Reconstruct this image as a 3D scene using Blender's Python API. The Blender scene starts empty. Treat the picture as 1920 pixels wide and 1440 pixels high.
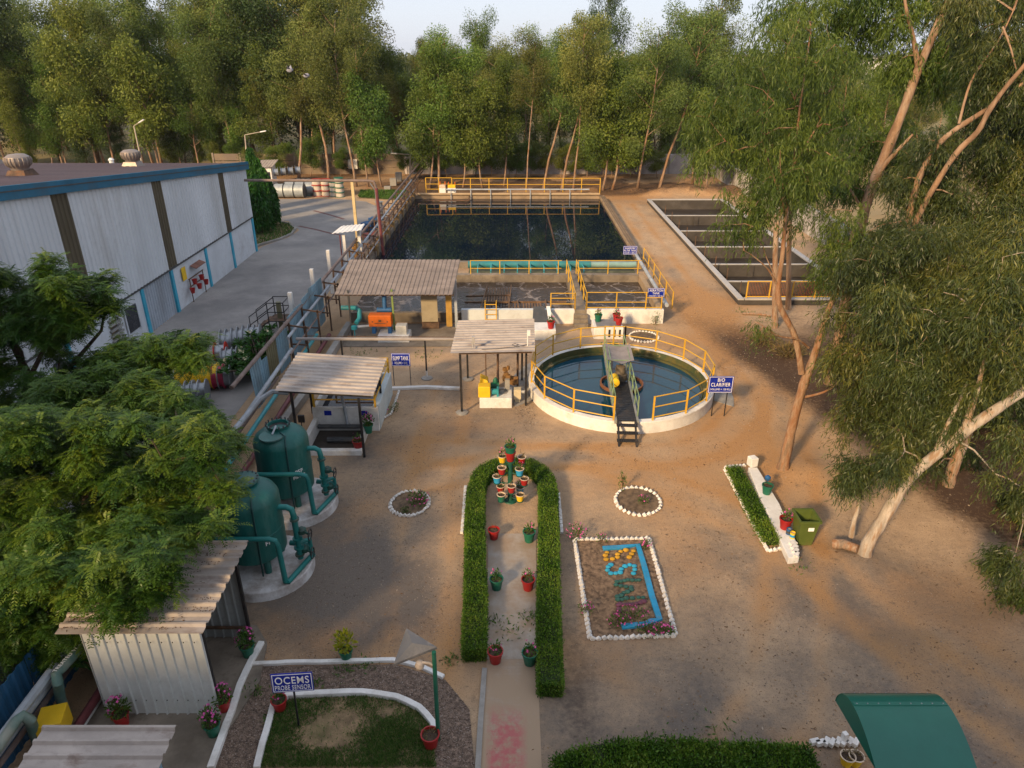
import bpy, math, random
import numpy as np
from mathutils import Vector, Matrix
random.seed(7)
RNG = np.random.default_rng(7)
sc = bpy.context.scene
COL = sc.collection
# ---------------------------------------------------------------- survey of the photograph
H, F = 13.5, 1332.0                     # camera height (m), focal length in photo pixels
PITCH = math.radians(25.1)
CP, SP = math.cos(PITCH), math.sin(PITCH)
def ray(px, py):
    u, v = (px-960)/F, (py-720)/F
    return (u, CP - v*SP, -SP - v*CP)
def G(px, py, z=0.0):                   # world point seen at a pixel, at a known height
    r = ray(px, py); t = (z-H)/r[2]
    return Vector((r[0]*t, r[1]*t, z))
def PY(px, py, Y):                      # ... at a known depth
    r = ray(px, py); t = Y/r[1]
    return Vector((r[0]*t, Y, H+r[2]*t))
def PX(px, py, X):                      # ... on a known side plane
    r = ray(px, py); t = X/r[0]
    return Vector((X, r[1]*t, H+r[2]*t))

# ---------------------------------------------------------------- objects
OFF = {}
def tag(o, label=None, cat=None, group=None, kind=None):
    if label: o['label'] = label
    if cat: o['category'] = cat
    if group: o['group'] = group
    if kind: o['kind'] = kind
    return o
def thing(name, label, cat, loc=(0, 0, 0), group=None):
    o = bpy.data.objects.new(name, None)
    COL.objects.link(o); o.location = loc; o.empty_display_size = .2
    OFF[o.name] = Vector(loc)
    return tag(o, label, cat, group)
def place(name, me, mats, parent=None, origin=None):
    if not isinstance(mats, (list, tuple)): mats = [mats]
    me.materials.clear()
    for m in mats: me.materials.append(m)
    o = bpy.data.objects.new(name, me); COL.objects.link(o)
    if parent is not None:
        o.parent = parent; off = OFF[parent.name]
    else:
        if origin is None:
            n = len(me.vertices); a = np.empty(n*3, np.float32); me.vertices.foreach_get('co', a); a = a.reshape(-1, 3)
            lo, hi = a.min(0), a.max(0); origin = ((lo[0]+hi[0])/2, (lo[1]+hi[1])/2, lo[2])
        off = Vector(origin); o.location = off
    if off.length > 0: me.transform(Matrix.Translation(-off))
    OFF[o.name] = Vector(off)
    return o
def dup(o, loc=None, rz=None, scale=None, label=None, parent=None, group=None, mats=None):
    c = o.copy(); COL.objects.link(c); OFF[c.name] = OFF.get(o.name, Vector())
    if parent is not None: c.parent = parent
    if loc is not None: c.location = loc
    if rz is not None: c.rotation_euler = (o.rotation_euler[0], o.rotation_euler[1], rz)
    if scale is not None: c.scale = (scale,)*3 if not isinstance(scale, (tuple, list)) else scale
    if label: c['label'] = label
    if group: c['group'] = group
    for ch in list(o.children): dup(ch, parent=c)
    return c

class MB:
    def __init__(s): s.v = []; s.f = []; s.m = []; s.cur = 0
    def add(s, vs, fs):
        o = len(s.v); s.v += [tuple(v) for v in vs]
        s.f += [tuple(i+o for i in f) for f in fs]; s.m += [s.cur]*len(fs); return s
    def hexa(s, p):      # 8 points: bottom ring then top ring
        return s.add(p, [(3,2,1,0),(4,5,6,7),(0,1,5,4),(1,2,6,5),(2,3,7,6),(3,0,4,7)])
    def box(s, c, d, rz=0.0):
        x, y, z = d[0]/2, d[1]/2, d[2]/2; cr, sr = math.cos(rz), math.sin(rz)
        p = []
        for dz in (-z, z):
            for dx, dy in ((-x,-y),(x,-y),(x,y),(-x,y)):
                p.append((c[0]+dx*cr-dy*sr, c[1]+dx*sr+dy*cr, c[2]+dz))
        return s.hexa(p)
    def span(s, x0, x1, y0, y1, z0, z1):
        return s.box(((x0+x1)/2, (y0+y1)/2, (z0+z1)/2), (abs(x1-x0), abs(y1-y0), abs(z1-z0)))
    def beam(s, p, q, w, h=None):
        h = h or w; p, q = Vector(p), Vector(q); d = (q-p).normalized()
        up = Vector((0,0,1)) if abs(d.z) < .95 else Vector((0,1,0))
        a = d.cross(up).normalized()*w/2; b = a.cross(d).normalized()*h/2
        return s.hexa([p-a-b, p+a-b, q+a-b, q-a-b, p-a+b, p+a+b, q+a+b, q-a+b])
    def tube(s, pts, r, n=8, cap=True):
        pts = [Vector(p) for p in pts]; k = len(pts)
        rs = r if isinstance(r, (list, tuple)) else [r]*k
        vs = []; prev = None
        for i, p in enumerate(pts):
            d = (pts[min(i+1, k-1)]-pts[max(i-1, 0)]).normalized()
            if prev is None:
                a = d.cross(Vector((0,0,1)) if abs(d.z) < .9 else Vector((1,0,0))).normalized()
            else:
                a = (prev-d*prev.dot(d)).normalized()
            prev = a; b = d.cross(a)
            for j in range(n):
                t = 2*math.pi*j/n; vs.append(p+(a*math.cos(t)+b*math.sin(t))*rs[i])
        fs = [(i*n+j, i*n+(j+1) % n, (i+1)*n+(j+1) % n, (i+1)*n+j) for i in range(k-1) for j in range(n)]
        if cap: fs += [tuple(range(n))[::-1], tuple((k-1)*n+j for j in range(n))]
        return s.add(vs, fs)
    def lathe(s, c, prof, n=18, cap=True, sx=1, sy=1):
        vs = [(c[0]+r*sx*math.cos(2*math.pi*j/n), c[1]+r*sy*math.sin(2*math.pi*j/n), c[2]+z) for r, z in prof for j in range(n)]
        k = len(prof)
        fs = [(i*n+j, i*n+(j+1) % n, (i+1)*n+(j+1) % n, (i+1)*n+j) for i in range(k-1) for j in range(n)]
        if cap: fs += [tuple(range(n))[::-1], tuple((k-1)*n+j for j in range(n))]
        return s.add(vs, fs)
    def prism(s, poly, z0, z1):
        n = len(poly)
        vs = [(p[0], p[1], z0) for p in poly]+[(p[0], p[1], z1) for p in poly]
        return s.add(vs, [tuple(range(n))[::-1], tuple(range(n, 2*n))]+[(i, (i+1) % n, n+(i+1) % n, n+i) for i in range(n)])
    def strip(s, pts, w, z0, z1):    # a wall/kerb of width w along a polyline on the ground
        pts = [Vector((p[0], p[1])) for p in pts]; k = len(pts); L = []; R = []
        for i, p in enumerate(pts):
            d = (pts[min(i+1, k-1)]-pts[max(i-1, 0)]).normalized(); nrm = Vector((-d.y, d.x))*w/2
            L.append(p+nrm); R.append(p-nrm)
        for i in range(k-1):
            q = [R[i], R[i+1], L[i+1], L[i]]
            vs = [(a.x, a.y, z0) for a in q]+[(a.x, a.y, z1) for a in q]
            fs = [(3,2,1,0),(4,5,6,7),(0,1,5,4),(2,3,7,6)]
            if i == 0: fs.append((3,0,4,7))
            if i == k-2: fs.append((1,2,6,5))
            s.add(vs, fs)
        return s
    def corr(s, p00, p10, p01, p11, n, amp, th=.012, duty=(0, .35, .5, .85), valley=False):
        # corrugated sheet: waves from p00 to p10, ridges run from p00 to p01
        p00, p10, p01, p11 = map(Vector, (p00, p10, p01, p11))
        nr = (p10-p00).cross(p01-p00).normalized()
        if nr.z < -.01 or (abs(nr.z) < .01 and nr.y > 0.5): nr = -nr
        ts = []; hs = []
        for i in range(n):
            for d, h in zip(duty, (0, 0, 1, 1)): ts.append((i+d)/n); hs.append(h)
        ts.append(1.0); hs.append(0)
        m = len(ts); vs = []
        for off in (0, -th):
            for a, b in ((p00, p10), (p01, p11)):
                for t, h in zip(ts, hs): vs.append(a.lerp(b, t)+nr*(h*amp+off))
        fs = []
        for i in range(m-1):
            fs.append((i, i+1, m+i+1, m+i)); fs.append((2*m+i+1, 2*m+i, 3*m+i, 3*m+i+1))
            fs.append((i+1, i, 2*m+i, 2*m+i+1)); fs.append((m+i, m+i+1, 3*m+i+1, 3*m+i))
        fs += [(0, m, 3*m, 2*m), (2*m-1, m-1, 3*m-1, 4*m-1)]
        k0 = len(s.m); s.add(vs, fs)
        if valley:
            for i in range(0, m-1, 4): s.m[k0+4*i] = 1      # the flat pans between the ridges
        return s
    def mesh(s, name, smooth=False):
        me = bpy.data.meshes.new(name); me.from_pydata(s.v, [], s.f)
        me.polygons.foreach_set('material_index', s.m)
        if smooth: me.polygons.foreach_set('use_smooth', [True]*len(s.f))
        me.update(); return me
    def build(s, name, mats, parent=None, smooth=False, bevel=0, origin=None, label=None):
        o = place(name, s.mesh(name, smooth), mats, parent, origin)
        if smooth:
            e = o.modifiers.new('crease', 'EDGE_SPLIT'); e.split_angle = math.radians(38)
        if bevel:
            b = o.modifiers.new('bevel', 'BEVEL'); b.width = bevel; b.segments = 2; b.limit_method = 'ANGLE'; b.angle_limit = math.radians(50)
        if label: o['label'] = label
        return o

def mesh_np(name, V, Fc, tint=None, smooth=False):
    me = bpy.data.meshes.new(name); V = np.asarray(V, np.float32); Fc = np.asarray(Fc, np.int32)
    k = Fc.shape[1]; nf = len(Fc)
    me.vertices.add(len(V)); me.vertices.foreach_set('co', V.ravel())
    me.loops.add(nf*k); me.loops.foreach_set('vertex_index', Fc.ravel())
    me.polygons.add(nf); me.polygons.foreach_set('loop_start', np.arange(0, nf*k, k, dtype=np.int32))
    try: me.polygons.foreach_set('loop_total', np.full(nf, k, np.int32))
    except Exception: pass
    if smooth: me.polygons.foreach_set('use_smooth', np.ones(nf, bool))
    if tint is not None:
        a = me.attributes.new('tint', 'FLOAT', 'FACE'); a.data.foreach_set('value', np.asarray(tint, np.float32))
    me.update(calc_edges=True); return me
def nrm(a): return a/(np.linalg.norm(a, axis=-1, keepdims=True)+1e-9)
def leaves_mesh(name, P, D, L, W, tint, rng=RNG, N=None, fold=.12):
    """n leaves as lozenges: base point P, direction D, length L, width W"""
    n = len(P); D = nrm(D)
    if N is None: N = nrm(rng.normal(size=(n, 3)))
    S = nrm(np.cross(D, N)); L = np.broadcast_to(np.asarray(L, float), (n,))[:, None]; W = np.broadcast_to(np.asarray(W, float), (n,))[:, None]
    U = nrm(np.cross(S, D))
    mid = P+D*L*.45-U*L*fold*.5
    V = np.stack([P, mid+S*W/2, P+D*L-U*L*fold, mid-S*W/2], 1).reshape(-1, 3)
    Fc = np.arange(n*4).reshape(n, 4)
    return mesh_np(name, V, Fc, tint)

# ---------------------------------------------------------------- materials
def hx(s): 
    v = [int(s[i:i+2], 16)/255 for i in (0, 2, 4)]
    return tuple(x/12.92 if x <= .04045 else ((x+.055)/1.055)**2.4 for x in v)
class NT:
    def __init__(s, mat): s.t = mat.node_tree; s.t.nodes.clear()
    def n(s, typ, **kw):
        nd = s.t.nodes.new(typ)
        for k, v in kw.items():
            if k.startswith('i_'):
                k2 = k[2:]; nd.inputs[int(k2) if k2.isdigit() else k2.replace('_', ' ')].default_value = v
            else: setattr(nd, k, v)
        return nd
    def l(s, a, b): s.t.links.new(a, b)
def mix(N, a, b, fac, mode='MIX'):
    m = N.n('ShaderNodeMix', data_type='RGBA', blend_type=mode)
    for sock, val in ((m.inputs[0], fac), (m.inputs[6], a), (m.inputs[7], b)):
        if isinstance(val, (int, float)): sock.default_value = val
        elif isinstance(val, tuple): sock.default_value = (*val, 1) if len(val) == 3 else val
        else: N.l(val, sock)
    return m.outputs[2]
def noise(N, co, scale, detail=4, rough=.6):
    x = N.n('ShaderNodeTexNoise'); x.inputs['Scale'].default_value = scale; x.inputs['Detail'].default_value = detail
    x.inputs['Roughness'].default_value = rough; N.l(co, x.inputs['Vector']); return x.outputs['Fac']
def ramp(N, fac, lo, hi):
    r = N.n('ShaderNodeMapRange', clamp=True); r.inputs[1].default_value = lo; r.inputs[2].default_value = hi
    N.l(fac, r.inputs[0]); return r.outputs[0]
MATS = {}
def M(name, col, rough=.75, var=.14, vs=2.5, bump=.15, bs=30, metal=0.0, spec=.35, dirt=None, dsc=1.3, damt=.6, dlo=.5, dhi=.72, rand=0, stretch=None):
    if name in MATS: return MATS[name]
    if isinstance(col, str): col = hx(col)
    if isinstance(dirt, str): dirt = hx(dirt)
    m = bpy.data.materials.new(name); m.use_nodes = True; N = NT(m)
    tc = N.n('ShaderNodeTexCoord').outputs['Object']
    if stretch:
        mp = N.n('ShaderNodeMapping'); mp.inputs['Scale'].default_value = stretch; N.l(tc, mp.inputs[0]); tcs = mp.outputs[0]
    else: tcs = tc
    f1 = noise(N, tcs, vs, 5); f2 = noise(N, tc, vs*9, 3)
    dark = tuple(x*(1-2.2*var) for x in col); lite = tuple(min(1, x*(1+1.3*var)) for x in col)
    c = mix(N, dark, lite, ramp(N, f1, .3, .7))
    c = mix(N, c, tuple(x*(1-1.6*var) for x in col), ramp(N, f2, .52, .8))
    if dirt is not None:
        fd = noise(N, tcs, dsc, 6, .68); k = N.n('ShaderNodeMath', operation='MULTIPLY'); N.l(ramp(N, fd, dlo, dhi), k.inputs[0]); k.inputs[1].default_value = damt
        c = mix(N, c, dirt, k.outputs[0])
    if rand:
        oi = N.n('ShaderNodeObjectInfo'); hs = N.n('ShaderNodeHueSaturation'); N.l(c, hs.inputs['Color'])
        mr = N.n('ShaderNodeMapRange'); mr.inputs[3].default_value = 1-rand; mr.inputs[4].default_value = 1+rand; N.l(oi.outputs['Random'], mr.inputs[0]); N.l(mr.outputs[0], hs.inputs['Value']); c = hs.outputs[0]
    b = N.n('ShaderNodeBsdfPrincipled'); N.l(c, b.inputs['Base Color'])
    rr = N.n('ShaderNodeMapRange'); rr.inputs[3].default_value = max(.03, rough-.1); rr.inputs[4].default_value = min(1, rough+.12); N.l(f1, rr.inputs[0]); N.l(rr.outputs[0], b.inputs['Roughness'])
    b.inputs['Metallic'].default_value = metal; b.inputs['Specular IOR Level'].default_value = spec
    if bump:
        bp = N.n('ShaderNodeBump'); bp.inputs['Strength'].default_value = bump; bp.inputs['Distance'].default_value = .03
        N.l(noise(N, tc, bs, 4), bp.inputs['Height']); N.l(bp.outputs[0], b.inputs['Normal'])
    o = N.n('ShaderNodeOutputMaterial'); N.l(b.outputs[0], o.inputs[0])
    MATS[name] = m; return m
def LEAF(name, cols, trans=.3, rand=.12, rough=.5, spec=.25):
    m = bpy.data.materials.new(name); m.use_nodes = True; N = NT(m)
    at = N.n('ShaderNodeAttribute', attribute_name='tint')
    cr = N.n('ShaderNodeValToRGB'); el = cr.color_ramp.elements
    cols = [hx(c) if isinstance(c, str) else c for c in cols]
    while len(el) < len(cols): el.new(.5)
    for i, c in enumerate(cols): el[i].position = i/(len(cols)-1); el[i].color = (*c, 1)
    N.l(at.outputs['Fac'], cr.inputs[0])
    oi = N.n('ShaderNodeObjectInfo'); hs = N.n('ShaderNodeHueSaturation')
    mr = N.n('ShaderNodeMapRange'); mr.inputs[3].default_value = 1-rand; mr.inputs[4].default_value = 1+rand; N.l(oi.outputs['Random'], mr.inputs[0]); N.l(mr.outputs[0], hs.inputs['Value'])
    m7 = N.n('ShaderNodeMath', operation='MULTIPLY'); m7.inputs[1].default_value = 7.31; N.l(oi.outputs['Random'], m7.inputs[0])
    fr = N.n('ShaderNodeMath', operation='FRACT'); N.l(m7.outputs[0], fr.inputs[0])
    mh = N.n('ShaderNodeMapRange'); mh.inputs[3].default_value = .5-.12*rand; mh.inputs[4].default_value = .5+.12*rand; N.l(fr.outputs[0], mh.inputs[0]); N.l(mh.outputs[0], hs.inputs['Hue'])
    N.l(cr.outputs[0], hs.inputs['Color'])
    b = N.n('ShaderNodeBsdfPrincipled'); N.l(hs.outputs[0], b.inputs['Base Color']); b.inputs['Roughness'].default_value = rough; b.inputs['Specular IOR Level'].default_value = spec
    t = N.n('ShaderNodeBsdfTranslucent'); N.l(hs.outputs[0], t.inputs['Color'])
    mx = N.n('ShaderNodeMixShader'); mx.inputs[0].default_value = trans; N.l(b.outputs[0], mx.inputs[1]); N.l(t.outputs[0], mx.inputs[2])
    o = N.n('ShaderNodeOutputMaterial'); N.l(mx.outputs[0], o.inputs[0]); MATS[name] = m; return m
def WATER(name, col, rough=.03, bump=.02, bs=3.0, spec=.5):
    m = bpy.data.materials.new(name); m.use_nodes = True; N = NT(m)
    tc = N.n('ShaderNodeTexCoord').outputs['Object']
    b = N.n('ShaderNodeBsdfPrincipled'); b.inputs['Base Color'].default_value = (*col, 1); b.inputs['Roughness'].default_value = rough; b.inputs['IOR'].default_value = 1.333; b.inputs['Specular IOR Level'].default_value = spec
    bp = N.n('ShaderNodeBump'); bp.inputs['Strength'].default_value = bump; bp.inputs['Distance'].default_value = .05
    N.l(noise(N, tc, bs, 3), bp.inputs['Height']); N.l(bp.outputs[0], b.inputs['Normal'])
    o = N.n('ShaderNodeOutputMaterial'); N.l(b.outputs[0], o.inputs[0]); return m

white = M('whitewash', (.72, .71, .68), .8, .1, 1.6, .25, 22, dirt=(.36, .31, .25), dsc=1.1, damt=.7, dlo=.52, dhi=.75)
whiteclean = M('white_paint', (.74, .74, .72), .6, .07, 2, .1, 30, dirt=(.45, .42, .38), dsc=1.8, damt=.5, dlo=.58, dhi=.8)
brickwhite = M('whitewashed_brick', (.74, .72, .68), .85, .1, 4, .3, 40, dirt=(.42, .3, .22), dsc=3, damt=.5, rand=.1)
concrete = M('concrete', (.30, .285, .26), .85, .14, .9, .25, 18, dirt=(.15, .135, .12), dsc=.8, damt=.6)
oldconc = M('stained_concrete', (.22, .185, .145), .88, .2, .8, .3, 14, dirt=(.09, .07, .05), dsc=.9, damt=.7)
wetconc = M('mossy_concrete', (.13, .13, .065), .7, .25, 2.2, .3, 14, dirt=(.045, .055, .02), dsc=2.0, damt=.8, dlo=.42, dhi=.65)
yellow = M('yellow_paint', (.62, .36, .03), .5, .08, 3, .08, 40, dirt=(.28, .12, .03), dsc=3, damt=.45, dlo=.55, dhi=.75)
brightyellow = M('bright_yellow', (.75, .48, .02), .5, .06, 3, .05, 30, dirt=(.35, .2, .05), dsc=3, damt=.3, dlo=.6, dhi=.8)
rust = M('rusty_steel', (.12, .075, .05), .8, .25, 4, .2, 40, dirt=(.22, .09, .03), dsc=3)
brownpipe = M('brown_pipe', (.20, .15, .13), .65, .18, 2.5, .1, 30, dirt=(.1, .05, .03), dsc=2)
maroon = M('maroon_paint', (.16, .045, .05), .55, .15, 2.5, .1, 30, dirt=(.08, .05, .045), dsc=2)
greypipe = M('grey_blue_pipe', (.36, .40, .44), .5, .12, 1.5, .1, 30, dirt=(.18, .17, .16), dsc=1.2)
blackpaint = M('black_steel', (.02, .02, .022), .5, .15, 4, .05, 30, dirt=(.07, .05, .035), dsc=4, damt=.5)
teal = M('teal_paint', (.012, .16, .15), .38, .12, 1.2, .05, 20, dirt=(.05, .17, .16), dsc=1.3, damt=.6, dlo=.5, dhi=.8)
tealtank = M('teal_tank_paint', (.005, .10, .088), .45, .16, .8, .1, 25, spec=.4, dirt=(.075, .15, .13), dsc=1.6, damt=.7, dlo=.5, dhi=.75, stretch=(1.6, 1.6, .35))
tealblue = M('teal_blue_pipe', (.04, .30, .34), .45, .12, 1.2, .05, 20, dirt=(.12, .15, .13), dsc=1.6)
green = M('green_paint', (.012, .13, .08), .45, .12, 2, .05, 20, rand=.08, dirt=(.1, .12, .09), dsc=5, damt=.35)
red = M('red_paint', (.33, .018, .018), .42, .1, 3, .05, 20, rand=.1, dirt=(.17, .05, .04), dsc=5, damt=.4)
bluepot = M('light_blue_paint', (.03, .30, .55), .45, .08, 3, .05, 20, dirt=(.2, .3, .35), dsc=6, damt=.3)
soil = M('pot_soil', (.075, .05, .033), .95, .3, 12, .5, 60)
cream = M('cream_rim', (.6, .48, .36), .8, .12, 8, .2, 40)
signblue = M('sign_blue', (.010, .026, .30), .5, .06, 3, .02, 20, spec=.12)
signwhite = M('sign_white', (.82, .82, .82), .5, .02, 3, 0)
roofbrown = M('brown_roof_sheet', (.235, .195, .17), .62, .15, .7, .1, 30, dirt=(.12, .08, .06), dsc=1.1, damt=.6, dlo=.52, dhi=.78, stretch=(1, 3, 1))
panpale = M('dirty_shaded_pan', (.25, .215, .19), .7, .16, 1.2, .1, 30, dirt=(.085, .05, .038), dsc=1.1, damt=.85, dlo=.5, dhi=.66, stretch=(1, 2.2, 1))  # dirt, and a darker tone for the shade between roof ridges
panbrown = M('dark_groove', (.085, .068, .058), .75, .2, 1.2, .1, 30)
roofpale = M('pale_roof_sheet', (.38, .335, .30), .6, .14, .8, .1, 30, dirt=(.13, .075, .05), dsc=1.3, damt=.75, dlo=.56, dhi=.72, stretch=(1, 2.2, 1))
sheetwhite = M('white_sheet', (.58, .60, .58), .48, .08, .9, .08, 25, spec=.45, dirt=(.36, .33, .28), dsc=.8, damt=.5, dlo=.55, dhi=.8)
factwhite = M('factory_sheet', (.58, .62, .66), .5, .08, .35, .08, 20, dirt=(.36, .36, .35), dsc=.3, damt=.6, stretch=(1, 1, .25))
bluesheet = M('faded_blue_sheet', (.22, .37, .47), .6, .16, .9, .1, 20, dirt=(.14, .17, .17), dsc=1.0, damt=.7, dlo=.48, dhi=.7, stretch=(1, 1, .4))
darkbluesheet = M('blue_sheet', (.02, .105, .22), .5, .15, 1, .1, 20, dirt=(.05, .07, .09), dsc=1, damt=.5)
greysheet = M('grey_sheet', (.20, .22, .21), .6, .15, 1, .1, 20, dirt=(.1, .1, .09), dsc=1)
khaki = M('khaki_sheet', (.19, .175, .10), .6, .18, .9, .1, 20, dirt=(.10, .09, .06), dsc=1, stretch=(1, 1, .4))
cyan = M('cyan_paint', (.04, .36, .52), .55, .1, 1, .05, 20, dirt=(.2, .3, .33), dsc=2, damt=.3)
galv = M('galvanised_steel', (.36, .39, .42), .38, .15, 2, .05, 30, metal=.55, dirt=(.2, .2, .2), dsc=2, damt=.4, rand=.12)
darkmetal = M('dark_grey_metal', (.06, .065, .07), .55, .15, 2, .05, 30, dirt=(.12, .1, .08), dsc=3)
orange = M('orange_paint', (.62, .14, .015), .5, .08, 2, .05, 20, dirt=(.25, .08, .03), dsc=3, damt=.5)
bluepaint = M('deep_blue_paint', (.02, .10, .26), .5, .12, 2, .05, 20, dirt=(.06, .07, .09), dsc=3, damt=.5)
wood = M('weathered_wood', (.17, .10, .055), .85, .25, 3, .3, 30, dirt=(.07, .045, .03), dsc=2)
barkpale = M('pale_bark', (.34, .255, .19), .9, .3, 3, .6, 14, dirt=(.24, .115, .05), dsc=2.6, damt=.9, dlo=.44, dhi=.6, stretch=(2.4, 2.4, .45))
barkorange = M('orange_bark', (.26, .155, .09), .9, .25, 1.4, .5, 14, dirt=(.40, .30, .22), dsc=1.0, damt=.8, dlo=.47, dhi=.66, stretch=(2.4, 2.4, .5))
barkwhite = M('white_bark', (.43, .37, .31), .9, .2, 3, .5, 14, dirt=(.27, .17, .10), dsc=2.2, damt=.9, dlo=.47, dhi=.6, stretch=(2.4, 2.4, .4))
barkdark = M('dark_bark', (.10, .07, .05), .95, .25, 2, .5, 14)
# ---------------------------------------------------------------- ground
def vnoise(x, y, sc_, seed):
    r = np.random.default_rng(seed).random((257, 257)); x = np.asarray(x)/sc_+1000.3; y = np.asarray(y)/sc_+1000.7
    xi = np.floor(x).astype(int); yi = np.floor(y).astype(int); fx = x-xi; fy = y-yi
    fx = fx*fx*(3-2*fx); fy = fy*fy*(3-2*fy); g = lambda a, b: r[a % 257, b % 257]
    return (g(xi, yi)*(1-fx)+g(xi+1, yi)*fx)*(1-fy)+(g(xi, yi+1)*(1-fx)+g(xi+1, yi+1)*fx)*fy
def fbm(x, y, s, seed, o=4):
    a = 0; w = 1; t = 0
    for i in range(o): a = a+w*vnoise(x, y, s, seed+i); t += w; w *= .5; s /= 2.1
    return a/t
def blob(x, y, cx, cy, rx, ry=None, p=2.0): return np.exp(-(((x-cx)/rx)**2+((y-cy)/(ry or rx))**2)**(p/2))
def sst(a, b, v): t = np.clip((v-a)/(b-a), 0, 1); return t*t*(3-2*t)

BX0, BX1, BY0, BY1 = 13.35, 20.7, 39.8, 70.9      # drying beds (sunk into the ground)
xs = np.concatenate([[-1500, -700, -300, -150, -90, -60, -45, -35, -28, -22, -17], np.arange(-13, BX0, .26), [BX0], np.arange(BX0+.2, BX1-.1, .26), [BX1], np.arange(BX1+.2, 31, .3), [34, 38, 45, 60, 90, 150, 300, 700, 1500]])
ys = np.concatenate([[-300, -100, -40, -15, -4, 2, 6], np.arange(8, BY0-.1, .28), [BY0], np.arange(BY0+.3, BY1-.1, .4), [BY1], np.arange(BY1+.3, 93, .5), [96, 100, 108, 120, 140, 170, 220, 300, 450, 700, 1100, 1800]])
gx, gy = np.meshgrid(xs, ys)
X, Y = gx.ravel(), gy.ravel()
Z = np.zeros_like(X)
m_r = sst(8.6, 10, X)*sst(8, 10, Y)*(1-sst(34, 36, Y))          # loose dirt of the right-hand side
Z += m_r*(fbm(X, Y, 2.2, 11)-.5)*.10
Z += .32*blob(X, Y, 14.5, 15.2, 1.0, .35)+.06*blob(X, Y, 12.2, 14.0, 1.5, .4)
hump = sum(h*blob(X, Y, a, b, r, r*.55) for a, b, r, h in ((15.5, 75.0, 1.6, .7), (18.0, 76.2, 2.0, 1.0), (20.5, 75.2, 1.5, .7), (13, 77, 1.2, .45), (23, 76.5, 1.6, .8)))
Z += hump*(.7+.6*fbm(X, Y, 1.2, 23))
Z += sst(73.5, 76, Y)*(1-sst(87, 89, Y))*(X > -13)*(fbm(X, Y, 2.0, 31)-.5)*.25
Z += sst(96, 130, Y)*(fbm(X, Y, 30, 47)-.5)*1.2
Z += .25*blob(X, Y, 10.6, 21.4, .9)+.2*blob(X, Y, 10.25, 16.5, .7)
inside = (X > BX0+.05) & (X < BX1-.05) & (Y > BY0+.05) & (Y < BY1-.05)
Z[inside] = -1.6
nx, ny = len(xs), len(ys)
idx = np.arange(nx*ny).reshape(ny, nx)
Fq = np.stack([idx[:-1, :-1], idx[:-1, 1:], idx[1:, 1:], idx[1:, :-1]], -1).reshape(-1, 4)
gm = mesh_np('ground', np.stack([X, Y, Z], 1), Fq, smooth=True)
n1 = fbm(X, Y, 5.0, 101); n2 = fbm(X, Y, 1.6, 131)
ang = math.radians(50); sx_ = (X*math.cos(ang)-Y*math.sin(ang)); sy_ = (X*math.sin(ang)+Y*math.cos(ang))
stk = fbm(sx_*.2, sy_, .8, 151, 5)
grey = .12+.75*blob(X, Y, -5.0, 17.5, 3.2, 5.5)+1.0*blob(X, Y, -4.4, 14.5, 2.2, 1.7)+.5*blob(X, Y, 4.5, 9.5, 9, 3.2)+.35*blob(X, Y, 10, 12, 8, 4)+.3*blob(X, Y, -3, 24, 5, 5)+.35*blob(X, Y, 1.6, 13.5, .8, 3)+.25*blob(X, Y, 11.5, 30, 1.2, 10)
grey = grey+1.0*(n1-.5)+.9*(n2-.5)+.9*(stk-.5)*blob(X, Y, 9, 12, 9, 6)
orang = .05+.9*blob(X, Y, 10.8, 37, 2.4, 9)+.55*blob(X, Y, -3.4, 24.2, 1.2, 2.2)+.8*blob(X, Y, 12, 76, 10, 5)+.55*blob(X, Y, 10.0, 22, 2.0, 3)+.45*blob(X, Y, 13, 13.5, 4, 2.2)+.4*blob(X, Y, 4.5, 21.5, 4, 2.2)+.5*sst(73, 78, Y)
orang = orang+1.3*(fbm(X, Y, 3.0, 171)-.5)+.9*(stk-.42)*blob(X, Y, 9, 13, 9, 5)
dark = .95*sst(12.9, 14.8, X+.25*(Y-20))*sst(6, 12, Y)*(1-sst(32, 40, Y))+.8*sst(73.5, 75.5, Y)*(1-sst(88, 90, Y))*(.4+.6*(fbm(X, Y, 4, 191) > .5))+.5*blob(X, Y, 1.55, 12.4, .45, 2.4)+.45*blob(X, Y, 4.6, 9.3, 3.5, .5)+.7*(X < -11.2)*(Y < 26)  # dark litter; shade under the right-hand trees is put into this tone too
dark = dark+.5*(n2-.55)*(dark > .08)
field = sst(92, 100, Y)+(X > 26)*.6
def seg_d(pts):
    d = np.full(X.shape, 1e9)
    for (x0, y0), (x1, y1) in zip(pts, pts[1:]):
        t = np.clip(((X-x0)*(x1-x0)+(Y-y0)*(y1-y0))/((x1-x0)**2+(y1-y0)**2), 0, 1); d = np.minimum(d, np.hypot(X-x0-t*(x1-x0), Y-y0-t*(y1-y0)))
    return d
def curve(c, off):     # wheel track: offset a smooth curve sideways
    c = np.array(c, float); t = np.linspace(0, len(c)-1, 60); p = np.stack([np.interp(t, range(len(c)), c[:, k]) for k in (0, 1)], 1)
    for _ in range(8): p[1:-1] = (p[:-2]+p[2:]+2*p[1:-1])/4
    d = nrm(np.gradient(p, axis=0)); return p+np.stack([-d[:, 1], d[:, 0]], 1)*off
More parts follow.
